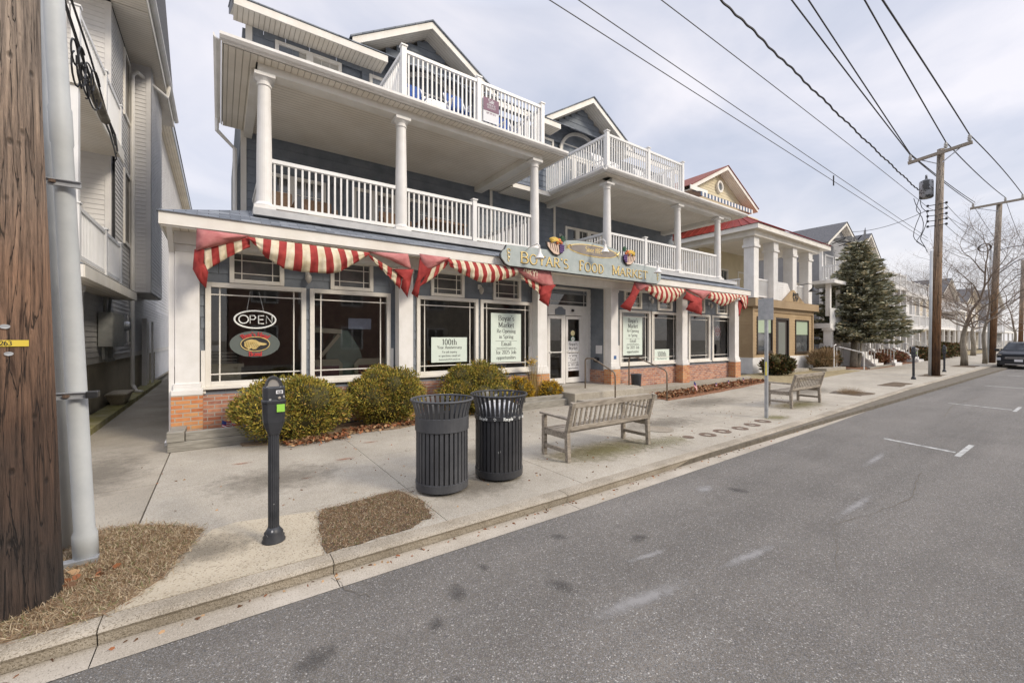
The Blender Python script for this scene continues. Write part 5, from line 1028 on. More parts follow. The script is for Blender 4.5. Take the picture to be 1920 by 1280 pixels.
# ------------------------------------------------------------------ utility poles and wires
def polemat(name, cols, z0, z1):
    m = bpy.data.materials.new(name); m.use_nodes = True; t = m.node_tree; n = t.nodes; l = t.links; p = n['Principled BSDF']; p.inputs['Roughness'].default_value = .9
    co = n.new('ShaderNodeTexCoord'); mp = n.new('ShaderNodeMapping'); mp.inputs['Scale'].default_value = (20,20,.8); l.new(co.outputs['Object'], mp.inputs[0])
    a = n.new('ShaderNodeTexNoise'); a.inputs['Scale'].default_value = 2.2; a.inputs['Detail'].default_value = 12; a.inputs['Roughness'].default_value = .72; a.inputs['Distortion'].default_value = .5; l.new(mp.outputs[0], a.inputs['Vector'])
    b = n.new('ShaderNodeTexNoise'); b.inputs['Scale'].default_value = 1.3; b.inputs['Detail'].default_value = 5; l.new(co.outputs['Object'], b.inputs['Vector'])
    sp = n.new('ShaderNodeSeparateXYZ'); l.new(co.outputs['Object'], sp.inputs[0])
    mr = n.new('ShaderNodeMapRange'); l.new(sp.outputs[2], mr.inputs[0]); mr.inputs[1].default_value = z0; mr.inputs[2].default_value = z1
    ad = n.new('ShaderNodeMath'); ad.operation = 'MULTIPLY_ADD'; l.new(b.outputs[0], ad.inputs[0]); ad.inputs[1].default_value = .5; ad2 = n.new('ShaderNodeMath'); ad2.operation = 'SUBTRACT'; l.new(mr.outputs[0], ad2.inputs[0]); ad2.inputs[1].default_value = .25; l.new(ad2.outputs[0], ad.inputs[2])
    r = n.new('ShaderNodeValToRGB'); l.new(ad.outputs[0], r.inputs[0]); e = r.color_ramp.elements; e[0].position = 0; e[0].color = (*cols[0],1); e[1].position = 1; e[1].color = (*cols[-1],1)
    for i, c in enumerate(cols[1:-1]): e.new((i+1)/(len(cols)-1)).color = (*c,1)
    r2 = n.new('ShaderNodeValToRGB'); l.new(a.outputs[0], r2.inputs[0]); e = r2.color_ramp.elements; e[0].position = .34; e[0].color = (.16,.12,.10,1); e[1].position = .64; e[1].color = (1.75,1.65,1.55,1); e.new(.45).color = (.85,.82,.8,1)
    mu = n.new('ShaderNodeMix'); mu.data_type = 'RGBA'; mu.blend_type = 'MULTIPLY'; mu.inputs[0].default_value = 1; l.new(r.outputs[0], mu.inputs[6]); l.new(r2.outputs[0], mu.inputs[7]); l.new(mu.outputs[2], p.inputs['Base Color'])
    mpc = n.new('ShaderNodeMapping'); mpc.inputs['Scale'].default_value = (9,9,.45); l.new(co.outputs['Object'], mpc.inputs[0])
    ck = n.new('ShaderNodeTexNoise'); ck.inputs['Scale'].default_value = 2.0; ck.inputs['Detail'].default_value = 4; ck.inputs['Distortion'].default_value = .8; l.new(mpc.outputs[0], ck.inputs['Vector'])
    c1 = n.new('ShaderNodeMath'); c1.operation = 'SUBTRACT'; l.new(ck.outputs[0], c1.inputs[0]); c1.inputs[1].default_value = .52
    c2 = n.new('ShaderNodeMath'); c2.operation = 'ABSOLUTE'; l.new(c1.outputs[0], c2.inputs[0])
    c3 = n.new('ShaderNodeMapRange'); l.new(c2.outputs[0], c3.inputs[0]); c3.inputs[1].default_value = .003; c3.inputs[2].default_value = .016; c3.inputs[3].default_value = .18; c3.inputs[4].default_value = 1
    kv = n.new('ShaderNodeTexVoronoi'); kv.inputs['Scale'].default_value = 1.0; mk = n.new('ShaderNodeMapping'); mk.inputs['Scale'].default_value = (9,9,5); l.new(co.outputs['Object'], mk.inputs[0]); l.new(mk.outputs[0], kv.inputs['Vector'])
    k3 = n.new('ShaderNodeMapRange'); l.new(kv.outputs['Distance'], k3.inputs[0]); k3.inputs[1].default_value = .06; k3.inputs[2].default_value = .16; k3.inputs[3].default_value = .3; k3.inputs[4].default_value = 1
    km = n.new('ShaderNodeMath'); km.operation = 'MULTIPLY'; l.new(c3.outputs[0], km.inputs[0]); l.new(k3.outputs[0], km.inputs[1])
    vs = n.new('ShaderNodeVectorMath'); vs.operation = 'SCALE'; l.new(mu.outputs[2], vs.inputs[0]); l.new(km.outputs[0], vs.inputs['Scale']); l.new(vs.outputs[0], p.inputs['Base Color'])
    hh = n.new('ShaderNodeMath'); hh.operation = 'MULTIPLY'; l.new(a.outputs[0], hh.inputs[0]); l.new(km.outputs[0], hh.inputs[1])
    bp = n.new('ShaderNodeBump'); bp.inputs['Strength'].default_value = 1; bp.inputs['Distance'].default_value = .04; l.new(hh.outputs[0], bp.inputs['Height']); l.new(bp.outputs[0], p.inputs['Normal'])
    return m
m_pole1 = polemat('creosoted_pole', [(.035,.03,.028),(.10,.06,.04),(.24,.15,.10),(.27,.21,.165),(.31,.265,.225)], 0, 4.2)
m_pole2 = polemat('brown_pole', [(.10,.055,.03),(.22,.12,.06),(.27,.19,.12),(.25,.21,.17),(.27,.24,.20)], 0, 10)
m_ins = M('porcelain_insulator', (.42,.41,.38), rough=.3)
m_wire = M('black_wire', (.02,.02,.022), rough=.6)
m_wireg = M('grey_wire', (.10,.10,.10), rough=.6)
m_pvc = M('grey_conduit', (.40,.42,.43), (.48,.50,.50), rough=.55, scale=2.5, detail=8, bump=.04)
o = thing('utility_pole', 'massive weathered brown utility pole at the left edge with a yellow number tag', 'utility pole', (-1.08,4.15,0))
m = MB(); n = 40; lv = [(0,.262),(.1,.256),(.4,.245),(1.2,.225),(1.8,.208),(2.5,.19),(3.3,.165),(4,.152),(7,.145),(12,.13),(14.6,.12)]
V = [(-1.15+(r+.006*math.sin(7*a+z)*(z<8))*math.cos(a), 4.15+(r+.006*math.cos(5*a+z*1.3))*math.sin(a), z) for z, r in lv for a in [2*math.pi*j/n for j in range(n)]]
m.add(V, [(i*n+j, i*n+(j+1)%n, (i+1)*n+(j+1)%n, (i+1)*n+j) for i in range(len(lv)-1) for j in range(n)]); m.done('pole', m_pole1, o, smooth=True)
MB().box(-1.16,-1.0,2.75,5.65,13.6,13.75).done('crossarm', m_wood, o)
fp = lambda u, v, d: (-1.15+(.213+d)*math.sin((u+.035)/.213), 4.15-(.213+d)*math.cos((u+.035)/.213), v)
t = MB(); 
for k in range(10): u0, u1 = -.14+k*.026, -.14+(k+1)*.026; t.quad(fp(u0,1.705,.004),fp(u1,1.705,.004),fp(u1,1.745,.004),fp(u0,1.745,.004))
tg = t.done('yellow_tag', M('yellow_number_tag', (.62,.47,.06), rough=.5), o); t = MB(); text(t, '-2263', fp, .028, .01, 1.712, thick=.17, thin=.12, serif=False, d0=.005, wscale=1.15); t.done('digits', m_ink, tg)
m = MB()
for u, z, r in ((-.04,1.66,.016),(.035,1.66,.018),(.02,1.83,.020)):
    P = [fp(u+r*math.cos(a)*1.1, z+r*math.sin(a)*.7, .006) for a in [2*math.pi*i/12 for i in range(12)]]; m.poly(P)
m.done('metal_tags', m_galv, o)
o = thing('conduit', 'thick grey conduit riser bolted beside the near utility pole', 'conduit', (-.87,4.62,0))
m = MB(); m.lathe(0,0,[(.075,0),(.075,.20),(.062,.24),(.060,3.22),(.066,3.24),(.066,3.5),(.060,3.52),(.058,9.5)], 24); m.v = [(-.86+x-.041*z, 4.62+y+.0*z, z+.02) for x,y,z in m.v]; m.done('pipe', m_pvc, o, smooth=True)
MB().box(-1.0,-.78,4.52,4.60,-.0,.05).done('base_plate', m_galv, o)
o = thing('conduit', 'thinner grey conduit riser between the near utility pole and the thick riser', 'conduit', (-1.0,4.72,0))
m = MB(); m.lathe(0,0,[(.042,0),(.042,3.22),(.048,3.24),(.048,3.5),(.042,3.52),(.04,9.5)], 20); m.v = [(-1.03+x-.037*z, 4.97+y, z+.02) for x,y,z in m.v]; m.done('pipe', m_pvc, o, smooth=True)
for z, s in ((2.93,'upper'),(1.32,'lower')):
    xx = -.87-.045*z; o = thing('pipe_clamp', s+' steel channel clamp holding the two grey conduits', 'clamp', (xx,4.55,z), 'clamps on the conduits')
    m = MB(); m.box(xx-.24,xx+.13,4.535,4.545,z-.025,z+.025).box(xx-.24,xx+.13,4.515,4.535,z+.018,z+.025).box(xx-.24,xx+.13,4.515,4.535,z-.025,z-.018); m.done('channel', m_galv, o); MB().lathe(xx-.02,4.51,[(.02,z-.01),(.02,z+.01)],8).done('bolt', m_iron, o)
    if z < 2: MB().box(xx+.09,xx+.16,4.48,4.56,z-.02,z+.03).done('strap_end', m_black, o, bevel=.006)
def wire(pts, r, label, mt=None, group='overhead wires', sag=.4, n=16, name='overhead_wire'):
    P = []
    for a, b in zip(pts[:-1], pts[1:]):
        a = Vector(a); b = Vector(b)
        for i in range(n+(b is pts[-1])): t = i/n; p = a+(b-a)*t; P.append((p.x, p.y, p.z-sag*4*t*(1-t)))
    P.append(pts[-1]); return tag(MB().tube(P, r, n=6).done(name, mt or m_wire), label, 'wire', group)
# pole two with crossarm, insulators, transformer
PX2, PY2 = 28.24, 4.66
o = thing('utility_pole', 'tall brown utility pole with crossarm and transformer beyond the second bench', 'utility pole', (PX2,PY2+.1,0))
MB().tube([(PX2,PY2+.10,0),(PX2+.05,PY2+.02,5),(PX2+.05,PY2-.10,10.85)], .19, .13, n=20).done('pole', m_pole2, o, smooth=True)
MB().bar((PX2-.18,3.5,10.72),(PX2-.18,5.68,10.50),.11,.14).done('crossarm', m_wood, o)
MB().bar((PX2-.14,3.9,10.62),(PX2-.14,4.48,10.15),.03,.04).bar((PX2-.14,5.2,10.50),(PX2-.14,4.66,10.15),.03,.04).done('brace', m_galv, o)
def insul(m, x, y, z): return m.lathe(x, y, [(.03,z),(.07,z+.04),(.05,z+.07),(.08,z+.10),(.05,z+.14),(.075,z+.17),(.05,z+.21),(.06,z+.25),(.03,z+.30)], 10)
for y, z in ((5.60,10.58),(4.36,10.75),(3.60,10.80)): insul(MB(), PX2-.18, y, z).done('insulator', m_ins, o)
MB().lathe(PX2-.02, 5.05, [(.22,8.62),(.26,8.66),(.26,9.40),(.24,9.46),(.05,9.55),(.04,9.75)], 20).done('transformer', M('grey_transformer', (.30,.31,.33), (.06,.06,.06), rough=.5, scale=5, lo=.47, hi=.5), o, smooth=True)
m = MB()
for z in (8.2,7.95,7.7,7.45,7.2): m.lathe(PX2-.15, PY2+.32, [(.04,z-.05),(.05,z),(.04,z+.05)], 8).bar((PX2-.1,PY2+.05,z),(PX2-.15,PY2+.32,z),.03); m.lathe(PX2-.15, PY2-.32, [(.04,z-.05),(.05,z),(.04,z+.05)], 8).bar((PX2-.1,PY2-.05,z),(PX2-.15,PY2-.32,z),.03)
m.done('spool_rack', m_black, o)
for k, (y0, z1) in enumerate(((5.25,7.0),(5.1,7.3),(5.35,6.8))): MB().tube([(PX2-.18,y0+.13*math.sin(q*.75+k),8.7-q*.22-.1*math.sin(q)) for q in range(11)]+[(PX2-.2,5.05,6.2),(PX2-.2,4.98,5.95)], .014, n=6).done('service_lead', m_wire, o)
MB().tube([(PX2-.22,PY2+.24,0),(PX2-.18,PY2+.18,6.0)], .06, n=10).done('conduit', m_pvc, o, smooth=True)
# pole three with crossarm and street light
o = thing('utility_pole', 'brown utility pole behind the bare trees, its crossarm cut by the right edge', 'utility pole', (47.2,4.9,0)); X3 = 47.2
MB().tube([(X3,4.95,0),(X3,4.75,6),(X3,4.55,11.85)], .22, .15, n=16).done('pole', m_pole2, o, smooth=True)
MB().bar((X3-.2,3.1,11.78),(X3-.2,6.0,11.72),.12,.15).done('crossarm', m_wood, o); MB().bar((X3-.15,5.6,11.65),(X3-.15,4.6,11.2),.03,.04).done('brace', m_galv, o)
for y in (5.85,4.25,3.45): insul(MB(), X3-.2, y, 11.82).done('insulator', m_ins, o)
m = MB()
for k in range(3): m.tube([(X3-.25,4.9+.35*math.cos(t)*(1-.1*k)+.35,8.6+.3*math.sin(t)) for t in [i*2*math.pi/14 for i in range(15)]], .025, n=5)
m.done('cable_coil', m_wire, o); m = MB()
m.tube([(X3,4.5,6.7),(X3-.1,3.8,7.35),(X3-.15,2.6,7.9)], .04, n=8); m.done('lamp_arm', m_galv, o); MB().blob((X3-.15,2.3,7.9),(.12,.35,.09)).done('lamp_head', m_galv, o, smooth=True)
MB().tube([(X3-.25,5.1,0),(X3-.2,4.95,8.4)], .06, n=10).done('conduit', m_pvc, o, smooth=True)
o = thing('utility_pole', 'farthest brown utility pole at the right edge beside the parked truck', 'utility pole', (70,5.2,0)); MB().tube([(70,5.3,0),(70,5.1,10.2)], .2, .14, n=12).done('pole', m_pole2, o, smooth=True)
for k in range(4): MB().bar((69.9,4.5,9.2-k*.3),(69.9,5.8,9.2-k*.3),.06).done('arm', m_galv, o)
o = thing('street_lamp_post', 'slim grey metal lamp post behind the bare trees near the parked truck', 'lamp post', (49,5.1,0)); MB().tube([(49,5.15,0),(49,5.0,8.5)], .12, .08, n=12).done('post', m_galv, o, smooth=True); MB().tube([(49,5,8.4),(49,4.4,8.7),(49,3.2,8.8)], .04, n=6).done('arm', m_galv, o)
# the wires: near pole - pole two - pole three
wire([(-1.1,5.55,13.9),(PX2-.18,5.60,10.90),(X3-.2,5.85,12.1)], .022, 'thick primary wire, left one of the pair meeting at the left end of the crossarm', sag=.1)
wire([(-1.1,5.45,15.3),(PX2-.18,5.60,10.95),(X3-.2,5.75,12.15)], .022, 'thick primary wire, right one of the pair meeting at the left end of the crossarm', sag=.1)
wire([(-1.1,4.4,14.9),(PX2-.18,4.36,11.06),(X3-.2,4.25,12.1)], .022, 'primary wire on the middle insulator of the crossarm', sag=.15)
wire([(-1.1,3.1,9.75),(PX2-.18,3.60,11.1),(X3-.2,3.45,12.1)], .022, 'primary wire on the right insulator of the crossarm, nearest the street', sag=-.15)
P = []
for i in range(700): t = i/699; P.append((-1.1+29.2*t, 5.3+.010*math.cos(i*.45), 10.55-1.5*t-.12*4*t*(1-t)+.010*math.sin(i*.45)+.02*math.sin(i*.11)))
tag(MB().tube(P, .026, n=5).done('overhead_wire', m_wire), 'thick twisted black service cable running to the transformer', 'wire', 'overhead wires')
wire([(-1.1,5.0,8.35),(PX2-.15,4.95,8.1),(X3,4.9,8.9)], .010, 'thin wire midway between the twisted cable and the low pair', m_wireg, sag=-.1)
wire([(-1.1,4.95,7.45),(PX2-.15,4.98,6.66)], .009, 'upper thin wire of the low spaced pair', m_wireg, sag=0)
wire([(-1.1,5.05,7.22),(PX2-.15,4.98,6.50)], .009, 'lower thin wire of the low spaced pair', m_wireg, sag=0)
tag(MB().box(16.0,16.03,4.98,5.01,6.64,6.96).done('wire_spacer', m_black), 'small black spacer hanging between the two low thin wires', 'spacer')
for z, z2, w_ in ((8.2,9.4,'topmost'),(7.7,8.9,'second'),(7.2,8.6,'third'),(6.0,8.2,'lowest')): wire([(PX2,4.4,z),(X3,4.7,z2)], .010, w_+' thin wire sagging from the transformer pole to the pole behind the trees', m_wireg, sag=.5)
wire([(PX2-.15,5.0,8.0),(33.5,9.5,8.7)], .014, 'service wire slanting from the pole to the grey house with the satellite dish', sag=.25)
wire([(X3-.2,5.85,12.0),(70,5.4,9.6)], .014, 'wire leaving the left end of the far crossarm', sag=.4); wire([(X3-.2,4.25,12.0),(70,4.4,9.6)], .014, 'wire leaving the middle of the far crossarm', sag=.5)
wire([(X3,4.6,8.8),(70,5.2,9.2)], .012, 'lowest thin wire beyond the far crossarm pole', m_wireg, sag=.6)
# cable bundle to the grey house on the left
o = thing('cable_bundle', 'black cable loops and splice case strung beside the grey house balconies', 'cable', (-1.5,8.5,5.4))
MB().tube([(-1.25,4.6,5.6),(-1.4,6.5,5.5),(-1.5,8,5.48),(-1.55,10.3,5.45),(-2.1,14.3,6.45),(-2.24,14.8,6.5),(-2.24,14.82,5.4),(-2.24,14.82,3.4)], .018, n=6).tube([(-1.3,4.6,5.75),(-1.45,8,5.62),(-1.6,10.4,5.5),(-2.15,14.4,6.6),(-2.27,14.85,6.6),(-2.27,14.85,3.6)], .014, n=6).tube([(-1.5,7.8,5.40),(-1.55,9.0,5.40),(-1.6,10.2,5.42),(-1.85,12.2,5.85),(-2.15,14.5,6.35),(-2.26,14.8,6.3),(-2.26,14.8,4.4)], .016, n=6).done('messenger', m_wire, o)
MB().tube([(-1.52,8.3,5.42),(-1.56,9.6,5.40)], .065, n=10).done('splice_case', M('weathered_splice', (.10,.085,.06), (.20,.18,.14), rough=.8, scale=8), o)
m = MB()
for k in range(9): c = 7.5+.12*k; m.tube([(-1.5+.05*math.sin(k*2), c+(.16+.02*k)*math.cos(t), 5.38-.05*(k%3)+(.15+.03*(k%4))*math.sin(t)) for t in [k+i*.45 for i in range(13)]], .011, n=5)
m.done('cable_loops', m_wire, o)

# ------------------------------------------------------------------ bare trees and the spruce
m_bark = M('grey_green_bark', (.17,.145,.11), (.30,.265,.21), rough=.95, scale=5, bump=.4, bscale=18, stretch=(3,3,.6))
m_twg = M('bare_twigs', (.15,.115,.09), (.24,.19,.15), rough=.95, scale=3)
def bare_tree(x, y, h, r, label, seed, spread=1.0, lv=5, base=.32):
    rr = random.Random(seed); o = thing('bare_tree', label, 'tree', (x, y, 0), 'bare street trees')
    tr = MB(); br = MB(); hb = h*base
    pts = [(x+.05*math.sin(i*1.1+seed)*i*.5, y+.04*math.cos(i+seed)*i*.5, hb*i/6) for i in range(7)]; tr.tube(pts, r*1.15, r*.62, n=12)
    def grow(p, d, ln, rad, k):
        P = [p]; q = p; dd = d.copy(); n = 4
        for i in range(n):
            dd = (dd+Vector((rr.uniform(-.30,.30), rr.uniform(-.30,.30), rr.uniform(-.12,.16)))).normalized(); q = q+dd*(ln/n); P.append(q)
            if k > 0 and i >= 1:
                for s in range(1 if k > 2 else 2):
                    ax = Vector((rr.uniform(-1,1), rr.uniform(-1,1), rr.uniform(-.25,.75))).normalized(); nd = (dd*.55+ax*.85*spread).normalized(); grow(q, nd, ln*rr.uniform(.5,.72), rad*.48, k-1)
        br.tube(P, rad, rad*.45, n=6 if k > 2 else (4 if k > 1 else 3), cap=False)
        if k > 0: grow(q, dd, ln*.68, rad*.46, k-1)
    top = Vector(pts[-1]); nb = 5
    for i in range(nb): a = 2*math.pi*i/nb+rr.uniform(-.3,.3); grow(top-Vector((0,0,rr.uniform(0,.3))), Vector((math.cos(a)*spread,math.sin(a)*spread,rr.uniform(.25,1.1))).normalized(), h*.33, r*.28, lv-1)
    grow(top, Vector((.05,0,1)), h*.36, r*.5, lv-1)
    tr.done('trunk', m_bark, o, smooth=True); br.done('branches', m_twg, o)
bare_tree(40.6, 5.45, 9.4, .17, 'bare street tree with pale trunk, first beyond the brown utility pole', 3, 1.0, 5, .30)
bare_tree(45.2, 5.05, 9.2, .12, 'bare street tree standing close beside the third utility pole', 9, 1.0, 5, .34)
bare_tree(60, 4.9, 8.5, .12, 'bare street tree behind the parked truck at the right edge', 5, 1.0, 4)
bare_tree(66, 8.2, 9.5, .2, 'distant bare tree in front of the far houses', 8, 1.1, 3)
m_sp = [lf('spruce_bluegrey', (.42,.43,.34)), lf('spruce_green', (.30,.29,.19)), lf('spruce_tan', (.56,.47,.29)), lf('spruce_dark', (.10,.105,.06))]
o = thing('spruce_tree', 'broad blue green spruce with leaning trunks beyond the tan office', 'tree', (33,9.3,0)); SX, SY = 33.2, 9.3
MB().tube([(SX-1.0,SY-.3,0),(SX-.55,SY-.2,1.0),(SX+.4,SY,2.2),(SX+1.0,SY,5),(SX+.9,SY,8.0)], .21, .03, n=12).tube([(SX-.7,SY-.4,0),(SX+.1,SY-.3,.8),(SX+1.3,SY,1.9),(SX+1.8,SY,2.8)], .13, .06, n=10).tube([(SX-.9,SY-.2,.1),(SX-.1,SY,1.5),(SX+.4,SY,2.6)], .13, .06, n=10).done('trunk', m_bark, o, smooth=True)
Pl, Dl = [], []; bm_ = MB()
for z in np.arange(1.7, 8.2, .21):
    f = (z-1.5)/6.9; rad = 2.85*(1-f)**.78+.08
    if z < 2.2: rad *= .80+.2*(z-1.55)/.65
    nb = int(8+8*(1-f)); off = rng.uniform(0, 6.28); cx_ = SX+.85-.35*(1-min(1,(z-1)/4))
    for k in range(nb):
        a = off+2*math.pi*k/nb+rng.uniform(-.2,.2)
        if (z < 2.5 and math.cos(a) > .05) or rng.random() < .10: continue
        L_ = rad*rng.uniform(.62,1.18); dr = -.10-.05*rng.random(); ns = max(5, int(L_*17))
        bm_.tube([(cx_,SY,z),(cx_+math.cos(a)*L_*.5,SY+math.sin(a)*L_*.5,z+dr*L_*.4),(cx_+math.cos(a)*L_*.92,SY+math.sin(a)*L_*.92,z+dr*L_*.55)], .02, .006, n=3, cap=False)
        for s in range(ns):
            t = (s+rng.random())/ns; 
            if t < .22: continue
            sd = rng.uniform(-1,1)*.22*L_*(1.1-t); px = cx_+math.cos(a)*L_*t-math.sin(a)*sd; py = SY+math.sin(a)*L_*t+math.cos(a)*sd; pz = z+dr*L_*t+.10*L_*t*t+rng.normal()*.035
            for q in range(6): Pl.append((px+rng.normal()*.06,py+rng.normal()*.06,pz+rng.normal()*.022)); Dl.append((math.cos(a)*.7-math.sin(a)*math.copysign(.5,sd)*rng.random()+rng.normal()*.3, math.sin(a)*.7+math.cos(a)*math.copysign(.5,sd)*rng.random()+rng.normal()*.3, .10+rng.normal()*.16))
leaves('crown', np.array(Pl), np.array(Dl), .22, .07, m_sp, o, [.30,.34,.14,.22]); bm_.done('branches', m_twig, o)
bs = [lf('hedge_olive', (.10,.09,.03)), lf('hedge_russet', (.20,.10,.05)), lf('hedge_dark', (.03,.035,.015))]
shrub(22.6, 9.3, 1.1, .7, 0, 1.0, 'dark olive shrub below the tan office window beside the door', bs, [.5,.2,.3], 3500, .12, .06)
shrub(29.0, 9.6, 1.0, .7, 0, 1.05, 'pale tan ornamental grass clump at the right corner of the tan office', [lf('tan_grass', (.38,.27,.15)), lf('tan_grass_dark', (.22,.15,.08))], [.6,.4], 3500, .30, .02, up=1.2)
shrub(30.9, 9.9, .9, .7, 0, 1.3, 'small green shrub by the white handrail of the grey house steps', bs, [.5,.2,.3], 2500, .12, .07)
rs = [lf('russet_leaf', (.28,.12,.07)), lf('russet_pale', (.38,.22,.13)), lf('russet_dark', (.10,.05,.03))]
for i, (x, y, rx, h, s) in enumerate(((36.4,9.0,1.5,.85,'nearest the spruce trunks'),(39.2,9.1,1.6,1.0,'in the middle of the mulch bed'),(42.0,9.2,1.4,.8,'at the far end of the mulch bed'))): shrub(x, y, rx, .8, 0, h, 'russet leafless shrub '+s, rs, [.4,.3,.3], 2600, .16, .05, group='russet shrubs in the mulch bed')
for i, (x, y, rx, h, s) in enumerate(((47.5,8.9,1.3,1.1,'left of the white porch steps'),(51.5,8.6,1.2,1.3,'in front of the white house porch'),(56,8.8,1.3,1.5,'at the far corner of the white house'),(62,9,1.6,1.3,'before the garage with a balcony'))): shrub(x, y, rx, .8, 0, h, 'low brown garden shrub '+s, bs, [.4,.35,.25], 1800, .2, .08, group='garden shrubs by the white house')

# ------------------------------------------------------------------ grey clapboard house on the left
m_vin = M('pale_grey_vinyl', (.60,.58,.56), (.68,.66,.63), rough=.6, scale=1.5)
m_stucco = M('beige_stucco', (.38,.33,.24), (.50,.44,.33), rough=.95, scale=1.3, detail=9, bump=.6, bscale=50)
m_moss = M('mossy_concrete', (.20,.18,.05), (.32,.29,.17), rough=1, scale=3, detail=8, bump=.3)
o = thing('clapboard_house', 'pale grey clapboard house with stacked balconies across the alley on the left', 'house', (-5, 15, 0)); GX = -2.3
m = MB(); lap(m, (GX,9.7), (GX,32), 1.35, 3.05, .115, out=(1,0), holes=[(7.4,8.2,1.6,2.5)]); lap(m, (-6,9.7), (GX,9.7), 1.35, 3.05, .115)
lap(m, (GX,14.7), (GX,24), 3.05, 10.4, .125, out=(1,0), holes=[(1.72,2.72,4.55,6.75),(1.72,2.72,8.3,10.25)]); lap(m, (-7,14.7), (GX,14.7), 3.05, 10.4, .125)
lap(m, (GX,17.6), (-1.80,17.6), 3.25, 10.6, .125); lap(m, (-1.80,17.6), (-1.80,20.6), 3.25, 10.6, .125, out=(1,0))
m.box(-7,GX-.02,14.75,24,3.05,10.4).box(-6,GX-.02,9.75,32,1.35,3.05).box(GX,-1.82,17.62,20.6,3.22,10.6); m.done('siding', m_vin, o)
MB().box(-6,GX-.05,9.8,32,-.1,1.35).done('foundation', m_stucco, o); MB().box(-6,GX-.005,9.72,32,1.20,1.36).done('band_board', m_trim, o)
m = MB()
for x, y, z0, z1 in ((GX,14.7,3.3,10.4),(-1.82,17.6,3.25,10.6)): m.box(x-.10,x+.02,y-.02,y+.10,z0,z1)
m.box(GX-.1,GX+.02,9.68,9.8,1.36,3.05); m.done('corner_board', m_vin, o)
for z0, z1 in ((4.55,6.75),(8.3,10.25)):
    w = MB().box(GX,GX+.05,16.42,16.52,z0,z1).box(GX,GX+.05,17.32,17.42,z0,z1).box(GX,GX+.05,16.52,17.32,z1-.1,z1).box(GX,GX+.05,16.52,17.32,z0,z0+.1).done('window', m_trim, o)
    MB().box(GX-.01,GX+.015,16.52,17.32,z0+.1,z1-.1).done('pane', M('screened_glass', (.13,.11,.09), (.19,.17,.14), rough=.3, scale=2), w)
for x0, x1, z0, z1 in ((-4.2,-3.3,3.4,5.4),(-4.4,-3.3,6.9,9.0)):
    w = MB().box(x0,x0+.1,14.62,14.7,z0,z1).box(x1-.1,x1,14.62,14.7,z0,z1).box(x0+.1,x1-.1,14.62,14.7,z1-.1,z1).done('door_frame', m_trim, o); MB().box(x0+.1,x1-.1,14.66,14.69,z0,z1-.1).done('pane', m_dglass, w)
m_house_roof = M('dark_shingle_roof', (.07,.07,.075), (.13,.13,.135), rough=.95, scale=12, bump=.4)
MB().box(-8,-1.55,13.3,13.33,10.45,10.7).box(-1.55,-1.52,13.3,22,10.42,10.7).done('fascia', m_trim, o)
MB().box(-8,-1.56,13.34,14.68,10.45,10.47).box(-2.29,-1.56,14.69,22,10.44,10.46).done('soffit', m_soffitY, o)
MB().pyz([(13.28,10.71),(18,13.4),(22,11),(22,10.71)], -8,-1.5).done('roof', m_house_roof, o)
MB().pyz([(13.28,10.62),(13.2,10.63),(13.16,10.68),(13.16,10.74),(13.2,10.74),(13.28,10.7)], -8, -1.5).pxz([(-1.5,10.62),(-1.43,10.63),(-1.38,10.68),(-1.38,10.74),(-1.42,10.74),(-1.5,10.7)], 13.2, 22).done('gutter', m_white, o)
MB().tube([(-1.45,18.9,10.6),(-1.5,18.9,10.2),(-2.1,17.3,10.05),(-2.2,17.3,9.9),(-2.2,17.3,.35),(-2.1,17.2,.15),(-1.95,17.1,.13)], .055, n=8).done('downspout', m_trim, o)
# balconies
for zf, zt in ((3.18,4.18),(6.62,7.72)):
    MB().box(-6,-2.06,10.6,14.7,zf-.14,zf).done('balcony_floor', m_trim, o)
    if zf > 5: MB().box(-6,-2.1,10.65,14.68,zf-.165,zf-.145).done('soffit', m_soffitY, o); MB().box(-2.06,-2.03,10.6,14.7,zf-.30,zf).box(-6,-2.06,10.57,10.6,zf-.30,zf).done('fascia', m_trim, o)
    rail_mb(MB(), (-2.12,10.7), (-2.12,14.55), zf+.04, zt, .11).done('railing', m_rail, o); rail_mb(MB(), (-6,10.66), (-2.2,10.66), zf+.04, zt, .11).done('railing', m_rail, o)
    for y in (10.68,12.9,14.6): post(MB(), -2.12, y, zf, zt+.02).done('post', m_rail, o)
for z0, z1 in ((3.2,6.3),): MB().box(-2.2,-2.08,10.62,10.76,z0,z1).done('column', m_rail, o)
m = MB(); m.lathe(-2.15,10.9,[(.13,-.02),(.13,.08),(.09,.12),(.085,2.6),(.11,2.65),(.13,2.8)],16).done('column', m_white, o)
m = MB(); m.quad((-1.75,9.3,2.95),(-1.75,14.4,2.95),(-2.28,14.4,3.2),(-2.28,9.8,3.2)).quad((-6,9.3,2.95),(-1.75,9.3,2.95),(-2.28,9.8,3.2),(-6,9.8,3.2)).done('skirt_roof', m_roofg, o)
MB().box(-6,-1.76,9.3,9.33,2.74,2.94).box(-1.78,-1.75,9.33,14.4,2.74,2.94).done('fascia', m_trim, o); MB().box(-6,-1.79,9.34,14.4,2.745,2.76).done('soffit', m_soffitX, o)
w = MB().box(GX,GX+.04,17.1,17.9,1.6,2.5).done('window', m_trim, o); MB().box(GX+.041,GX+.05,17.18,17.82,1.68,2.42).done('pane', m_dglass, w)
t = MB(); MB().box(-2.42,-1.95,9.62,9.64,1.24,1.44).done('number_board', m_white, o); text(t, '734', front(9.618), .12, -2.13, 1.28, thick=.2, thin=.14, serif=False); t.done('house_number', m_ink, o)
m = MB(); m.box(-2.28,-1.92,9.9,22,0,.12); st(m.done('mossy_strip', m_moss))
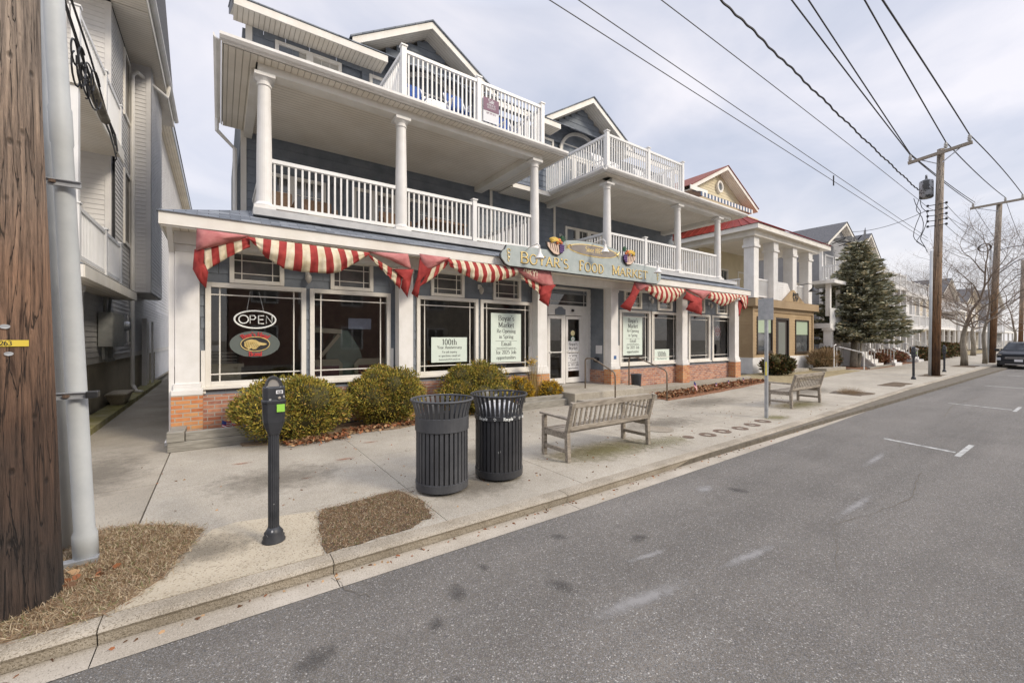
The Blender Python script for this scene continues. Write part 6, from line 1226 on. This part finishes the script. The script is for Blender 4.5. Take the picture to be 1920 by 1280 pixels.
o = thing('electric_meter_box', 'grey electric meter cabinet with round meter on the grey house side wall', 'meter box', (-2.2,13.6,1.5))
m_cab = M('grey_metal_cabinet', (.26,.27,.26), (.36,.36,.34), rough=.55, scale=6)
MB().box(-2.27,-2.02,13.2,14.6,1.58,2.38).done('cabinet', m_cab, o, bevel=.01); MB().box(-2.27,-2.08,14.65,15.3,1.62,2.3).done('side_cabinet', m_cab, o, bevel=.01); MB().box(-2.019,-2.012,13.28,13.85,1.66,2.3).done('door', m_cab, o)
m = MB().lathe(0,0,[(.13,0),(.13,.06),(.11,.12),(.03,.14)],16); m.v = [(-2.07+z, 14.95+x, 2.1+y) for x,y,z in m.v]; m.done('dial', m_galv, o)
m = MB()
for k in range(4): m.tube([(-2.2,13.3+.3*k,1.60),(-2.2,13.35+.3*k,1.3),(-2.22,13.9+.25*k,1.22)], .03, n=6)
m.tube([(-2.2,13.5,2.38),(-2.2,13.5,2.9)], .04, n=6).tube([(-2.2,13.9,2.38),(-2.15,13.8,2.75),(-2.2,13.7,3.0)], .03, n=6); m.done('conduit', m_cab, o)
o = thing('stone_trough', 'rectangular stone flower trough on the mossy strip beside the alley', 'planter', (-2.1,14.6,.12)); m = MB()
m.add([(-2.22,14.2,.12),(-1.98,14.2,.12),(-1.98,14.9,.12),(-2.22,14.9,.12),(-2.28,14.05,.36),(-1.9,14.05,.36),(-1.9,15.05,.36),(-2.28,15.05,.36)], [(0,3,2,1),(0,1,5,4),(1,2,6,5),(2,3,7,6),(3,0,4,7)]); m.box(-2.30,-1.88,14.0,15.1,.361,.40); m.done('trough', m_conc2, o)
o = thing('alley_gate', 'narrow white gate posts standing ajar at the far end of the alley', 'gate', (-2.1,20,0)); MB().box(-2.25,-2.12,19.6,19.72,0,2.5).box(-2.1,-2.04,20.6,20.7,0,2.4).done('posts', m_white, o); MB().box(-2.2,-2.15,19.8,20.5,.1,2.4).done('leaf', m_trim, o)
o = thing('porch_steps', 'white porch steps with lattice side at the foot of the grey clapboard house', 'steps', (-2.4,8.9,0)); m = MB()
for k in range(4): m.box(-4,-2.05,8.4+k*.3,9.7,k*.17,(k+1)*.17)
m.done('treads', m_white, o); rail_mb(MB(), (-1.98,8.3), (-1.98,9.7), .0, .75, .1, .03, .55, 1.45).done('railing', m_rail, o)

# grey gabled house farther up the alley
o = thing('shingled_house', 'grey house behind the alley with one long sloping eave against the sky', 'house', (-4,30,0))
m = MB(); lap(m, (-2.35,24.2), (-2.35,44), 0, 12.1, .16, out=(1,0)); lap(m, (-8,24.2), (-2.35,24.2), 9, 12.1, .16); m.box(-8,-2.37,24.25,44,0,12.1); m.done('siding', m_vin, o)
MB().box(-1.9,-1.86,24,43,11.95,12.3).box(-8,-1.9,24,24.04,11.95,12.3).done('fascia', m_galv, o); MB().box(-8,-1.91,24.05,43,11.96,11.98).done('soffit', m_soffitX, o); MB().pxz([(-1.82,12.31),(-6,14.4),(-10,12.31)], 24, 43).done('roof', m_house_roof, o)

# ------------------------------------------------------------------ tan office with the cream house above
o = thing('tan_office_house', 'cream house with red metal porch roof above a tan real estate office', 'building', (26, 12, 0))
m_tan = M('tan_lap_siding', (.36,.25,.135), (.43,.31,.175), rough=.7, scale=1.5); m_tand = M('tan_trim', (.33,.23,.13), (.37,.27,.16), rough=.6, scale=2)
m_creamw = M('cream_clapboard', (.60,.52,.35), (.66,.58,.41), rough=.7, scale=1.5); m_redm = M('red_metal_roof', (.20,.020,.013), (.28,.040,.026), rough=.5, scale=2, spec=.25); m_redsh = brickmat('red_shingle_roof', [(.12,.03,.02),(.24,.07,.045),(.17,.045,.03)], (.1,.03,.02), .4, .18, .01, .4, 'XY')
TY = 10.45
m = MB(); lap(m, (22.4,TY), (30.0,TY), .8, 3.45, .17, holes=[(.45,2.2,1.05,2.95),(2.65,4.3,.1,2.95),(5.1,7.0,.95,2.9)]); lap(m, (22.4,19), (22.4,TY), .8, 3.45, .17, out=(-1,0)); m.box(22.45,22.55,TY+.1,19,0,3.45).box(29.9,29.98,TY+.1,19,0,3.45); m.done('office_siding', m_tan, o)
MB().box(22.36,24.95,TY-.04,TY+.2,-.1,.80).box(22.36,22.5,TY+.2,19,-.1,.80).done('white_base', m_white, o); MB().box(26.75,30.04,TY-.04,TY+.2,-.1,.80).done('white_base', m_white, o)
MB().box(22.2,30.3,TY-.25,TY+.3,3.45,3.85).box(22.2,22.4,TY+.3,19,3.45,3.85).done('cornice', m_tand, o)
MB().box(22.35,30.05,TY-.06,TY-.005,3.22,3.44).box(22.34,22.52,TY-.06,TY-.004,.82,3.22).box(29.88,30.06,TY-.06,TY-.004,.82,3.22).done('trim_board', m_tand, o)
m_shade = M('pale_roller_shade', (.38,.46,.33), rough=.6)
for a, b, c, d in ((22.85,24.6,1.05,2.95),(27.5,29.4,.95,2.9)):
    w = window(o, a, b, c, d, TY, .08, 'grid', nv=0, nh=0, mat=flat('dark_bronze_frame', (.05,.035,.025)), pane=m_dglass); MB().box(a+.1,b-.1,TY+.01,TY+.02,c+(d-c)*.55,d-.08).done('roller_shade', m_shade, w)
w = MB().box(25.05,25.15,TY-.02,TY+.1,.1,2.95).box(26.6,26.7,TY-.02,TY+.1,.1,2.95).box(25.15,26.6,TY-.02,TY+.1,2.83,2.95).done('door_frame', flat('dark_bronze', (.04,.03,.025)), o)
d = MB().box(25.25,26.5,TY+.04,TY+.08,.12,2.8).done('door', flat('dark_bronze2', (.04,.03,.025)), o); MB().box(25.45,26.3,TY+.03,TY+.039,.5,2.7).done('pane', M('grey_door_glass', (.22,.23,.21), rough=.1), d)
MB().box(23,30,TY+.35,19,3.86,3.95).done('deck_floor', m_white, o)
for x in (22.35,24.55,26.95,29.15):
    MB().box(x,x+.52,TY-.1,TY+.4,3.9,6.5).box(x-.06,x+.58,TY-.16,TY+.46,6.5,6.62).box(x-.02,x+.54,TY-.12,TY+.42,6.62,7.02).done('column', m_white, o)
for a, b in ((22.88,24.53),(25.08,26.93),(27.48,29.13)): rail_mb(MB(), (a,TY+.2), (b,TY+.2), 4.0, 4.98, .11).done('railing', m_rail, o)
rail_mb(MB(), (22.6,TY+.7), (22.6,15), 4.0, 4.98, .12).done('railing', m_rail, o)
m = MB(); m.box(22.1,30.4,TY-.25,TY+.55,7.02,7.3).box(22.1,22.7,TY+.55,15.5,7.02,7.3); m.done('beam', m_trim, o); MB().box(22.7,30.4,TY+.55,15,7.15,7.17).done('porch_ceiling', m_soffitY, o)
MB().box(21.8,31.3,TY-.55,TY-.5,7.28,7.52).box(21.8,21.85,TY-.5,16,7.28,7.52).done('fascia', m_trim, o); MB().box(21.85,31.3,TY-.49,16,7.3,7.32).done('soffit', m_soffitX, o)
m = MB(); e_ = [(21.75,TY-.6,7.53),(31.4,TY-.6,7.53),(30,TY+1.4,8.75),(23.4,TY+1.4,8.75),(21.75,16,7.53),(23.4,16,8.75)]
m.quad(e_[0],e_[1],e_[2],e_[3]).quad(e_[4],e_[0],e_[3],e_[5]).quad(e_[3],e_[2],(30,16,8.75),e_[5])
for k in range(24):
    t = (k+.5)/24; a = Vector(e_[0]).lerp(Vector(e_[1]), t); b = Vector((max(23.4, min(30, a.x)), TY+1.4, 8.75)); a.z += .02; b.z += .02; m.bar(a, b, .03, .04)
for k in range(14):
    y = TY-.2+k*.42; m.bar((21.75,y,7.55),(23.4,max(y,TY+1.4),8.77),.03,.04)
m.done('metal_roof', m_redm, o)
lm = MB(); lap(lm, (22.8,13.6), (30,13.6), 3.95, 9.9, .17, holes=[(.6,1.5,4.1,6.1),(2.3,3.2,4.1,6.1)]); lap(lm, (22.8,19), (22.8,13.6), 3.95, 9.9, .17, out=(-1,0))
GP, GE, GC, GH = 12.1, 10.2, 24.9, 3.75
lap(lm, (GC-GH+.3,13.6), (GC+GH-.3,13.6), 9.9, 11.8, .17, ulim=lambda z: (max(0,(z-GE)/((GP-GE)/GH)-.2), min(2*GH-.6, 2*GH-.6-(z-GE)/((GP-GE)/GH)+.2))); lm.box(22.85,29.95,13.7,19,3.95,9.9); lm.done('cream_siding', m_creamw, o)
for a, b in ((23.4,24.3),(25.1,26.0),(27.2,28.6)): window(o, a, b, 4.1, 6.1, 13.6, .1, 'grid', nv=1, nh=2)
gable(o, GC, GH, GE, GP, 13.0, 22, m_trim, m_redsh, m_soffitY, .22)
m = MB(); P = [(GC+.34*math.cos(t), 11.02+.36*math.sin(t)) for t in [2*math.pi*i/24 for i in range(24)]]; Q = [(GC+.22*math.cos(t), 11.02+.24*math.sin(t)) for t in [2*math.pi*i/24 for i in range(24)]]
for i in range(24): m.pxz([P[i],P[(i+1)%24],Q[(i+1)%24],Q[i]], 13.45, 13.62)
w = m.done('round_window', m_trim, o); MB().pxz(Q, 13.55, 13.57).done('pane', M('grey_glass', (.25,.28,.3), rough=.1), w)
MB().box(20.9,22.6,12.95,12.99,9.92,10.15).done('fascia', m_trim, o); MB().box(21.1,22.6,13.0,13.6,9.93,9.95).done('soffit', m_soffitX, o)
A = thing('striped_awning', 'blue and white striped awning under the cream gable with the round window', 'awning', (26,13,9.7)); m = MB()
for k in range(34): x = 21.3+k*.17; m.quad((x,12.6,9.76),(x+.17,12.6,9.76),(x+.17,13.5,10.05),(x,13.5,10.05),k%2); m.quad((x,12.6,9.52),(x+.17,12.6,9.52),(x+.17,12.6,9.76),(x,12.6,9.76),k%2)
m.done('cloth', [flat('awning_navy', (.05,.09,.16)), m_white], A)
m = MB(); m.pxz([(25.5,3.86),(26.75,4.55),(28.2,3.86)], TY-.24, TY-.1); sg = m.done('sign_gable', m_tan, o); t = MB(); text(t, 'exp', front(TY-.25), .52, 26.95, 4.05, thick=.17, thin=.18, serif=False); text(t, 'REALTY', front(TY-.25), .12, 26.85, 3.90, thick=.2, thin=.14, serif=False); t.done('office_lettering', m_ink, o)
m = MB(); lap(m, (24.9,TY-.05), (27.2,TY-.05), 3.9, 4.9, .12, ulim=lambda z: (max(0,(z-4.2)*.3), 2.3-max(0,(z-4.0))*.9)); m.done('dormer', m_white, o)
L_ = thing('barn_lamp', 'black barn style lamp over the small triangular office sign', 'lamp', (28,TY-.5,4.6)); MB().lathe(28.0,TY-.75,[(.05,4.75),(.09,4.68),(.24,4.52),(.25,4.5)],16).done('lamp_shade', m_black, L_); MB().tube([(28.0,TY-.75,4.75),(27.95,TY-.75,4.9),(27.7,TY-.6,4.95),(27.4,TY-.2,4.85)],.02,n=6).done('arm', m_black, L_)

# ------------------------------------------------------------------ neighbours further up the street
m_gv = M('mid_grey_vinyl', (.25,.25,.26), (.31,.31,.315), rough=.7, scale=1); m_far = M('far_white_siding', (.62,.61,.59), (.68,.67,.65), rough=.7, scale=1)
m_beige = M('far_beige_siding', (.45,.39,.30), (.52,.46,.36), rough=.8, scale=1); m_taupe = M('far_taupe_siding', (.20,.17,.15), (.27,.23,.2), rough=.8, scale=1)
def far_house(name, label, x0, x1, y0, h, wall, roofm, floors=((0,2.8),(3.0,2.8),(6.0,2.2)), dk=(1,2), proj=2.2, gp=2.4, depth=14, cols=4, steps=True, ez=None, white=m_white, trimm=None):
    o = thing(name, label, 'house', ((x0+x1)/2, y0, 0)); W_ = x1-x0; yb = y0+proj; H_ = h; trimm = trimm or m_trim
    m = MB(); lap(m, (x0,yb), (x1,yb), 0, H_, .18); lap(m, (x0,yb+depth), (x0,yb), 0, H_, .18, out=(-1,0)); m.box(x0+.03,x1-.03,yb+.05,yb+depth,0,H_-.02); m.done('siding', wall, o)
    MB().box(x0-.05,x0+.12,yb-.06,yb+.12,0,H_).box(x1-.12,x1+.05,yb-.06,yb+.12,0,H_).done('corner_board', white, o)
    for f, (z, hh) in enumerate(floors):
        nw = max(2, int(W_/1.9))
        for k in range(nw):
            a = x0+.5+k*(W_-1)/nw; window(o, a+.1, a+(W_-1)/nw-.25, z+(.5 if k % 2 else .15), z+min(hh-.35,2.3), yb, .1, 'grid', nv=1, nh=2, mat=white, pane=m_blind if (k+f) % 3 == 0 else m_dglass)
        if f in dk:
            MB().box(x0-.1,x1+.1,y0,yb,z-.32,z-.05).done('balcony_floor', white, o)
            rail_mb(MB(), (x0,y0+.08), (x1,y0+.08), z, z+1.0, .16, .045).done('railing', m_rail, o); rail_mb(MB(), (x0,y0+.1), (x0,yb), z, z+1.0, .16, .045).done('railing', m_rail, o)
            for k in range(cols):
                x = x0+.1+k*(W_-.2)/(cols-1); post(MB(), x, y0+.08, z-.05, z+1.08, .14).done('post', m_rail, o)
                if f == max(dk) or True:
                    zb = floors[f-1][0] if f else 0; MB().box(x-.11,x+.11,y0+.02,y0+.24,zb-.05,z-.32).done('column', white, o)
    if gp: gable(o, (x0+x1)/2, W_/2+.3, H_, H_+gp, yb-.5, yb+depth, trimm, roofm, m_soffitY, .22); mm = MB(); lap(mm, (x0,yb-.0), (x1,yb-.0), H_, H_+gp-.3, .18, ulim=lambda z: (max(0,(z-H_)/(gp/(W_/2+.3))-.2), min(W_, W_-(z-H_)/(gp/(W_/2+.3))+.2))); mm.done('gable_wall', wall, o)
    else: MB().box(x0-.3,x1+.3,yb-.4,yb+depth,H_,H_+.25).done('roof', roofm, o)
    MB().box(x0-.3,x0-.26,yb-.5,yb+depth,H_-.22,H_+.02).box(x0-.26,x0-.01,yb-.5,yb+depth,H_-.21,H_-.19).done('side_fascia', trimm, o)
    if steps:
        m = MB()
        for k in range(6): m.box(x0+1,x0+2.6,y0-1.6+k*.28,y0,k*.18,(k+1)*.18)
        m.done('steps', white, o); rail_mb(MB(), (x0+1,y0-1.6), (x0+1,y0), .1, 1.0, .15, .04, 1.1, 2.0).done('stair_railing', m_rail, o)
    return o
g1 = far_house('grey_gabled_house', 'grey house with white balconies and a satellite dish, behind the spruce', 35.5, 42.3, 9.6, 8.6, m_gv, m_house_roof, floors=((.2,2.5),(2.9,2.6),(6.0,2.3)), gp=2.0)
o = thing('satellite_dish', 'round grey satellite dish on the roof of the grey gabled house', 'satellite dish', (38.6,10.6,8.8)); m = MB().lathe(0,0,[(.02,0),(.3,.04),(.5,.12),(.52,.14),(.3,.06)],20); m.v = [(38.5+x*.8-z*.5, 10.2-z*.9+x*.3, 9.35+y) for x,y,z in m.v]; m.done('dish', m_galv, o, smooth=True); MB().tube([(38.5,10.3,9.35),(38.5,10.7,8.9),(38.5,11.4,8.8)],.04,n=6).done('mast', m_black, o)
o = thing('solar_panel', 'tilted solar panel on a frame over the grey gabled house balcony', 'solar panel', (37.5,10.8,8.4)); MB().bar((36.4,10.9,9.0),(38.0,10.9,8.9),1.2,.05).done('panel', m_dglass, o); MB().bar((36.6,10.7,8.95),(36.6,11.5,8.7),.05).bar((37.9,10.7,8.9),(37.9,11.5,8.7),.05).done('frame', m_black, o)
far_house('dark_roofed_house', 'grey house with dark gable and white roof deck, just beyond the satellite dish', 43.0, 48.6, 9.9, 8.6, m_gv, m_house_roof, floors=((.2,2.5),(2.9,2.5),(6.2,1.6)), gp=2.2)
far_house('white_porch_house', 'white house with two storeys of columns and a flat roof deck', 49.6, 59.5, 10.2, 6.1, m_far, m_house_roof, floors=((.3,2.4),(3.0,2.5),(6.0,1.6)), gp=0, cols=5, depth=12)
far_house('taupe_roof_house', 'white house with dark roof and slanting white stairs behind the first bare tree', 61, 70, 11.6, 6.2, m_far, m_house_roof, floors=((.3,2.4),(3.1,2.4)), dk=(1,), gp=2.2)
far_house('beige_garage_house', 'beige house with balcony over a garage, behind the bare trees', 72, 82, 11.8, 6.6, m_beige, m_house_roof, floors=((.3,2.4),(3.3,2.4)), dk=(1,), gp=2.6, steps=False)
far_house('taupe_house', 'dark taupe house with white balcony, behind the parked truck', 85, 97, 11.8, 8.0, m_taupe, m_house_roof, floors=((.3,2.4),(3.3,2.4),(6,1.8)), dk=(1,2), gp=3.0, steps=False)
far_house('far_beige_house', 'pale house at the far end of the street', 101, 116, 11.6, 7.5, m_beige, m_house_roof, floors=((.3,2.4),(3.3,2.4)), dk=(1,), gp=3.2, steps=False)
far_house('far_grey_house', 'grey house at the far end of the street beside the pole', 121, 140, 11, 8.5, m_gv, m_house_roof, floors=((.3,2.4),(3.3,2.4)), dk=(1,), gp=3.5, steps=False)
# side porch on square pillars between the office and the grey house
o = thing('stair_porch', 'white covered stair landing on square pillars right of the tan office', 'porch', (31.6,10.6,0))
for x, y in ((31.2,10.0),(32.9,10.0)): MB().box(x-.2,x+.2,y-.2,y+.2,0,2.3).box(x-.26,x+.26,y-.26,y+.26,2.3,2.45).box(x-.12,x+.12,y-.12,y+.12,3.2,5.2).done('pillar', m_white, o)
MB().box(30.9,33.2,9.8,14,2.45,2.75).done('landing', m_white, o); MB().box(30.6,33.5,9.5,14,5.2,5.4).done('roof', m_white, o); MB().box(30.95,33.1,9.82,9.86,2.76,3.7).done('side_panel', m_far, o); m = MB()
for k in range(9): m.box(33.3,34.8,8.2+k*.27,10.8,k*.24,(k+1)*.24)
m.done('steps', m_white, o); rail_mb(MB(), (33.25,8.2), (33.25,10.6), .05, .95, .15, .04, 2.2, 3.1).done('railing', m_rail, o)
o = thing('white_handrail', 'low white pipe handrail on the path beside the tan office', 'handrail', (31,8.2,0)); MB().tube([(30.3,9.3,0),(30.3,9.3,1.25),(30.3,9.2,1.3),(30.3,8.1,1.0),(30.3,8.0,.9),(30.3,8.0,0)],.03,n=8).tube([(28.6,8.9,0),(28.6,8.9,1.4),(28.9,8.9,1.45)],.03,n=8).done('pipe', m_white, o)
o = MB().box(26.9,29.8,8.7,9.4,0,.16).box(25,26.8,9.5,10.4,0,.14); st(o.done('front_step', m_concrete))

m = MB(); m.pxy([(31.0,7.9),(36.5,8.15),(36.5,8.3),(31.0,8.05)], 0, .12); st(m.done('bed_edging', m_tim))

# ------------------------------------------------------------------ parked pickup facing us
m_car = M('black_car_paint', (.010,.013,.019), rough=.28, spec=.4); m_carp = M('black_plastic', (.025,.025,.027), rough=.6); m_chr = M('bright_chrome', (.6,.6,.62), rough=.2, metal=.9)
T = thing('pickup_truck', 'dark blue black pickup facing the camera, parked at the kerb at the right edge', 'pickup truck', (42.5,3.1,ROAD)); CX, CYc, Z0 = 40.4, 3.12, ROAD
def tr_(pts): return [(CX+a, CYc+b, Z0+c) for a,b,c in pts]
def hull(secs):      # sections along x: list of (x, half width bottom, half width top, z bottom, z top, shoulder z)
    m = MB(); n = 10
    for x, wb, wt, zb, zt, zs in secs: m.v += tr_([(x,-wb*.92,zb),(x,-wb,zb+.12),(x,-wb,zs),(x,-wt,zt-.04),(x,-wt*.9,zt),(x,wt*.9,zt),(x,wt,zt-.04),(x,wb,zs),(x,wb,zb+.12),(x,wb*.92,zb)])
    k = len(secs)
    for i in range(k-1):
        for j in range(n): m.f.append((i*n+j,i*n+(j+1)%n,(i+1)*n+(j+1)%n,(i+1)*n+j)); m.m.append(0)
    m.f += [tuple(range(n-1,-1,-1)), tuple(range((k-1)*n,k*n))]; m.m += [0,0]; return m
hull([(-.02,.72,.66,.32,.92,.74),(.08,.88,.78,.28,.99,.80),(.35,.94,.84,.26,1.06,.90),(1.1,.95,.86,.26,1.13,.96),(1.35,.95,.88,.26,1.15,1.0),(3.4,.95,.90,.26,1.16,1.02),(4.9,.93,.88,.32,1.16,1.02),(4.97,.85,.8,.4,1.1,1.0)]).done('body', m_car, T, smooth=False, bevel=.03)
hull([(1.25,.82,.80,1.12,1.15,1.14),(1.95,.80,.62,1.13,1.62,1.2),(2.3,.80,.62,1.13,1.68,1.2),(3.2,.80,.62,1.13,1.66,1.2),(3.55,.80,.66,1.13,1.3,1.18)]).done('cabin', m_car, T, bevel=.02)
MB().add(tr_([(1.27,-.72,1.17),(1.27,.72,1.17),(1.93,.56,1.61),(1.93,-.56,1.61)]), [(0,1,2,3)]).done('windscreen', M('car_glass', (.02,.022,.025), rough=.05, spec=.3), T)
m = MB(); m.add(tr_([(-.035,-.60,.62),(-.035,.60,.62),(.03,.66,.93),(.03,-.66,.93)]), [(0,1,2,3)]); g = m.done('grille', m_carp, T)
m = MB()
for k in range(4): m.bar(*tr_([(-.03+.017*k,-.55,.66+.07*k),(-.03+.017*k,.55,.66+.07*k)]), .02, .022)
m.done('grille_bars', m_chr, g)
for s in (-1,1):
    MB().box(CX-.02,CX+.10,CYc+s*.80-.11,CYc+s*.80+.11,Z0+.52,Z0+.70).done('headlight', M('headlight_lens', (.5,.52,.55), rough=.15), T, bevel=.02)
    MB().box(CX+.0,CX+.06,CYc+s*.72-.12,CYc+s*.72+.12,Z0+.86,Z0+.90).done('running_light', m_chr, T)
    MB().box(CX+1.35,CX+1.55,CYc+s*1.02-.10,CYc+s*1.02+.10,Z0+1.08,Z0+1.24).done('mirror', m_car, T, bevel=.03)
    for x in (.85,3.85):
        w = MB().lathe(0,0,[(.20,-.11),(.34,-.11),(.36,-.08),(.36,.08),(.34,.11),(.20,.11)],24); w.v = [(CX+x+a, CYc+s*.83+c, Z0+.36+b) for a,b,c in w.v]; wh = w.done('wheel', m_carp, T)
        w = MB().lathe(0,0,[(.02,-.112),(.2,-.09),(.22,-.112),(.22,.112),(.2,.09),(.02,.112)],16); w.v = [(CX+x+a, CYc+s*.83+c, Z0+.36+b) for a,b,c in w.v]; w.done('rim', m_chr, wh)
MB().box(CX-.06,CX-.03,CYc-.78,CYc+.78,Z0+.26,Z0+.48).done('lower_bumper', m_carp, T); MB().box(CX-.075,CX-.062,CYc-.55,CYc+.55,Z0+.27,Z0+.31).done('skid_strip', m_chr, T)
MB().box(CX-.08,CX-.062,CYc-.17,CYc+.17,Z0+.46,Z0+.60).done('number_plate', m_paperw, T)
for s in (-.55,.55): MB().bar(*tr_([(2.0,s,1.72),(3.2,s,1.71)]), .04, .04).done('roof_rail', m_carp, T)

# ------------------------------------------------------------------ across the street (seen in the shop windows)
m_opb = brickmat('brown_brick_house', [(.24,.12,.085),(.38,.20,.14),(.30,.15,.11)], (.2,.17,.15), .22, .08, .01)
for x0, x1, mw_, s, h in ((-14,-1,m_far,'white house across the street, reflected in the left shop windows',7.5),(.5,11,m_opb,'brown brick house across the street, reflected in the shop windows',8),(13,27,m_beige,'beige house across the street, reflected in the right shop windows',7)):
    o = thing('opposite_house', s, 'house', ((x0+x1)/2,-15,0)); MB().box(x0,x1,-24,-14,-.3,h).done('wall', mw_, o); MB().pyz([(-13.4,h),(-19,h+3.2),(-24.6,h)], x0-.5, x1+.5).done('roof', m_house_roof, o)
    for k in range(3):
        for z in (1.0,4.2):
            a = x0+1.2+k*(x1-x0-2)/3; w = MB().box(a,a+1.6,-14.0,-13.94,z,z+1.7).done('window', m_white, o); MB().box(a+.12,a+.74,-13.94,-13.93,z+.12,z+1.58).box(a+.86,a+1.48,-13.94,-13.93,z+.12,z+1.58).done('pane', m_dglass, w)
st(MB().box(-40,110,-14,-9.0,-.2,.0).done('far_pavement', m_concrete))
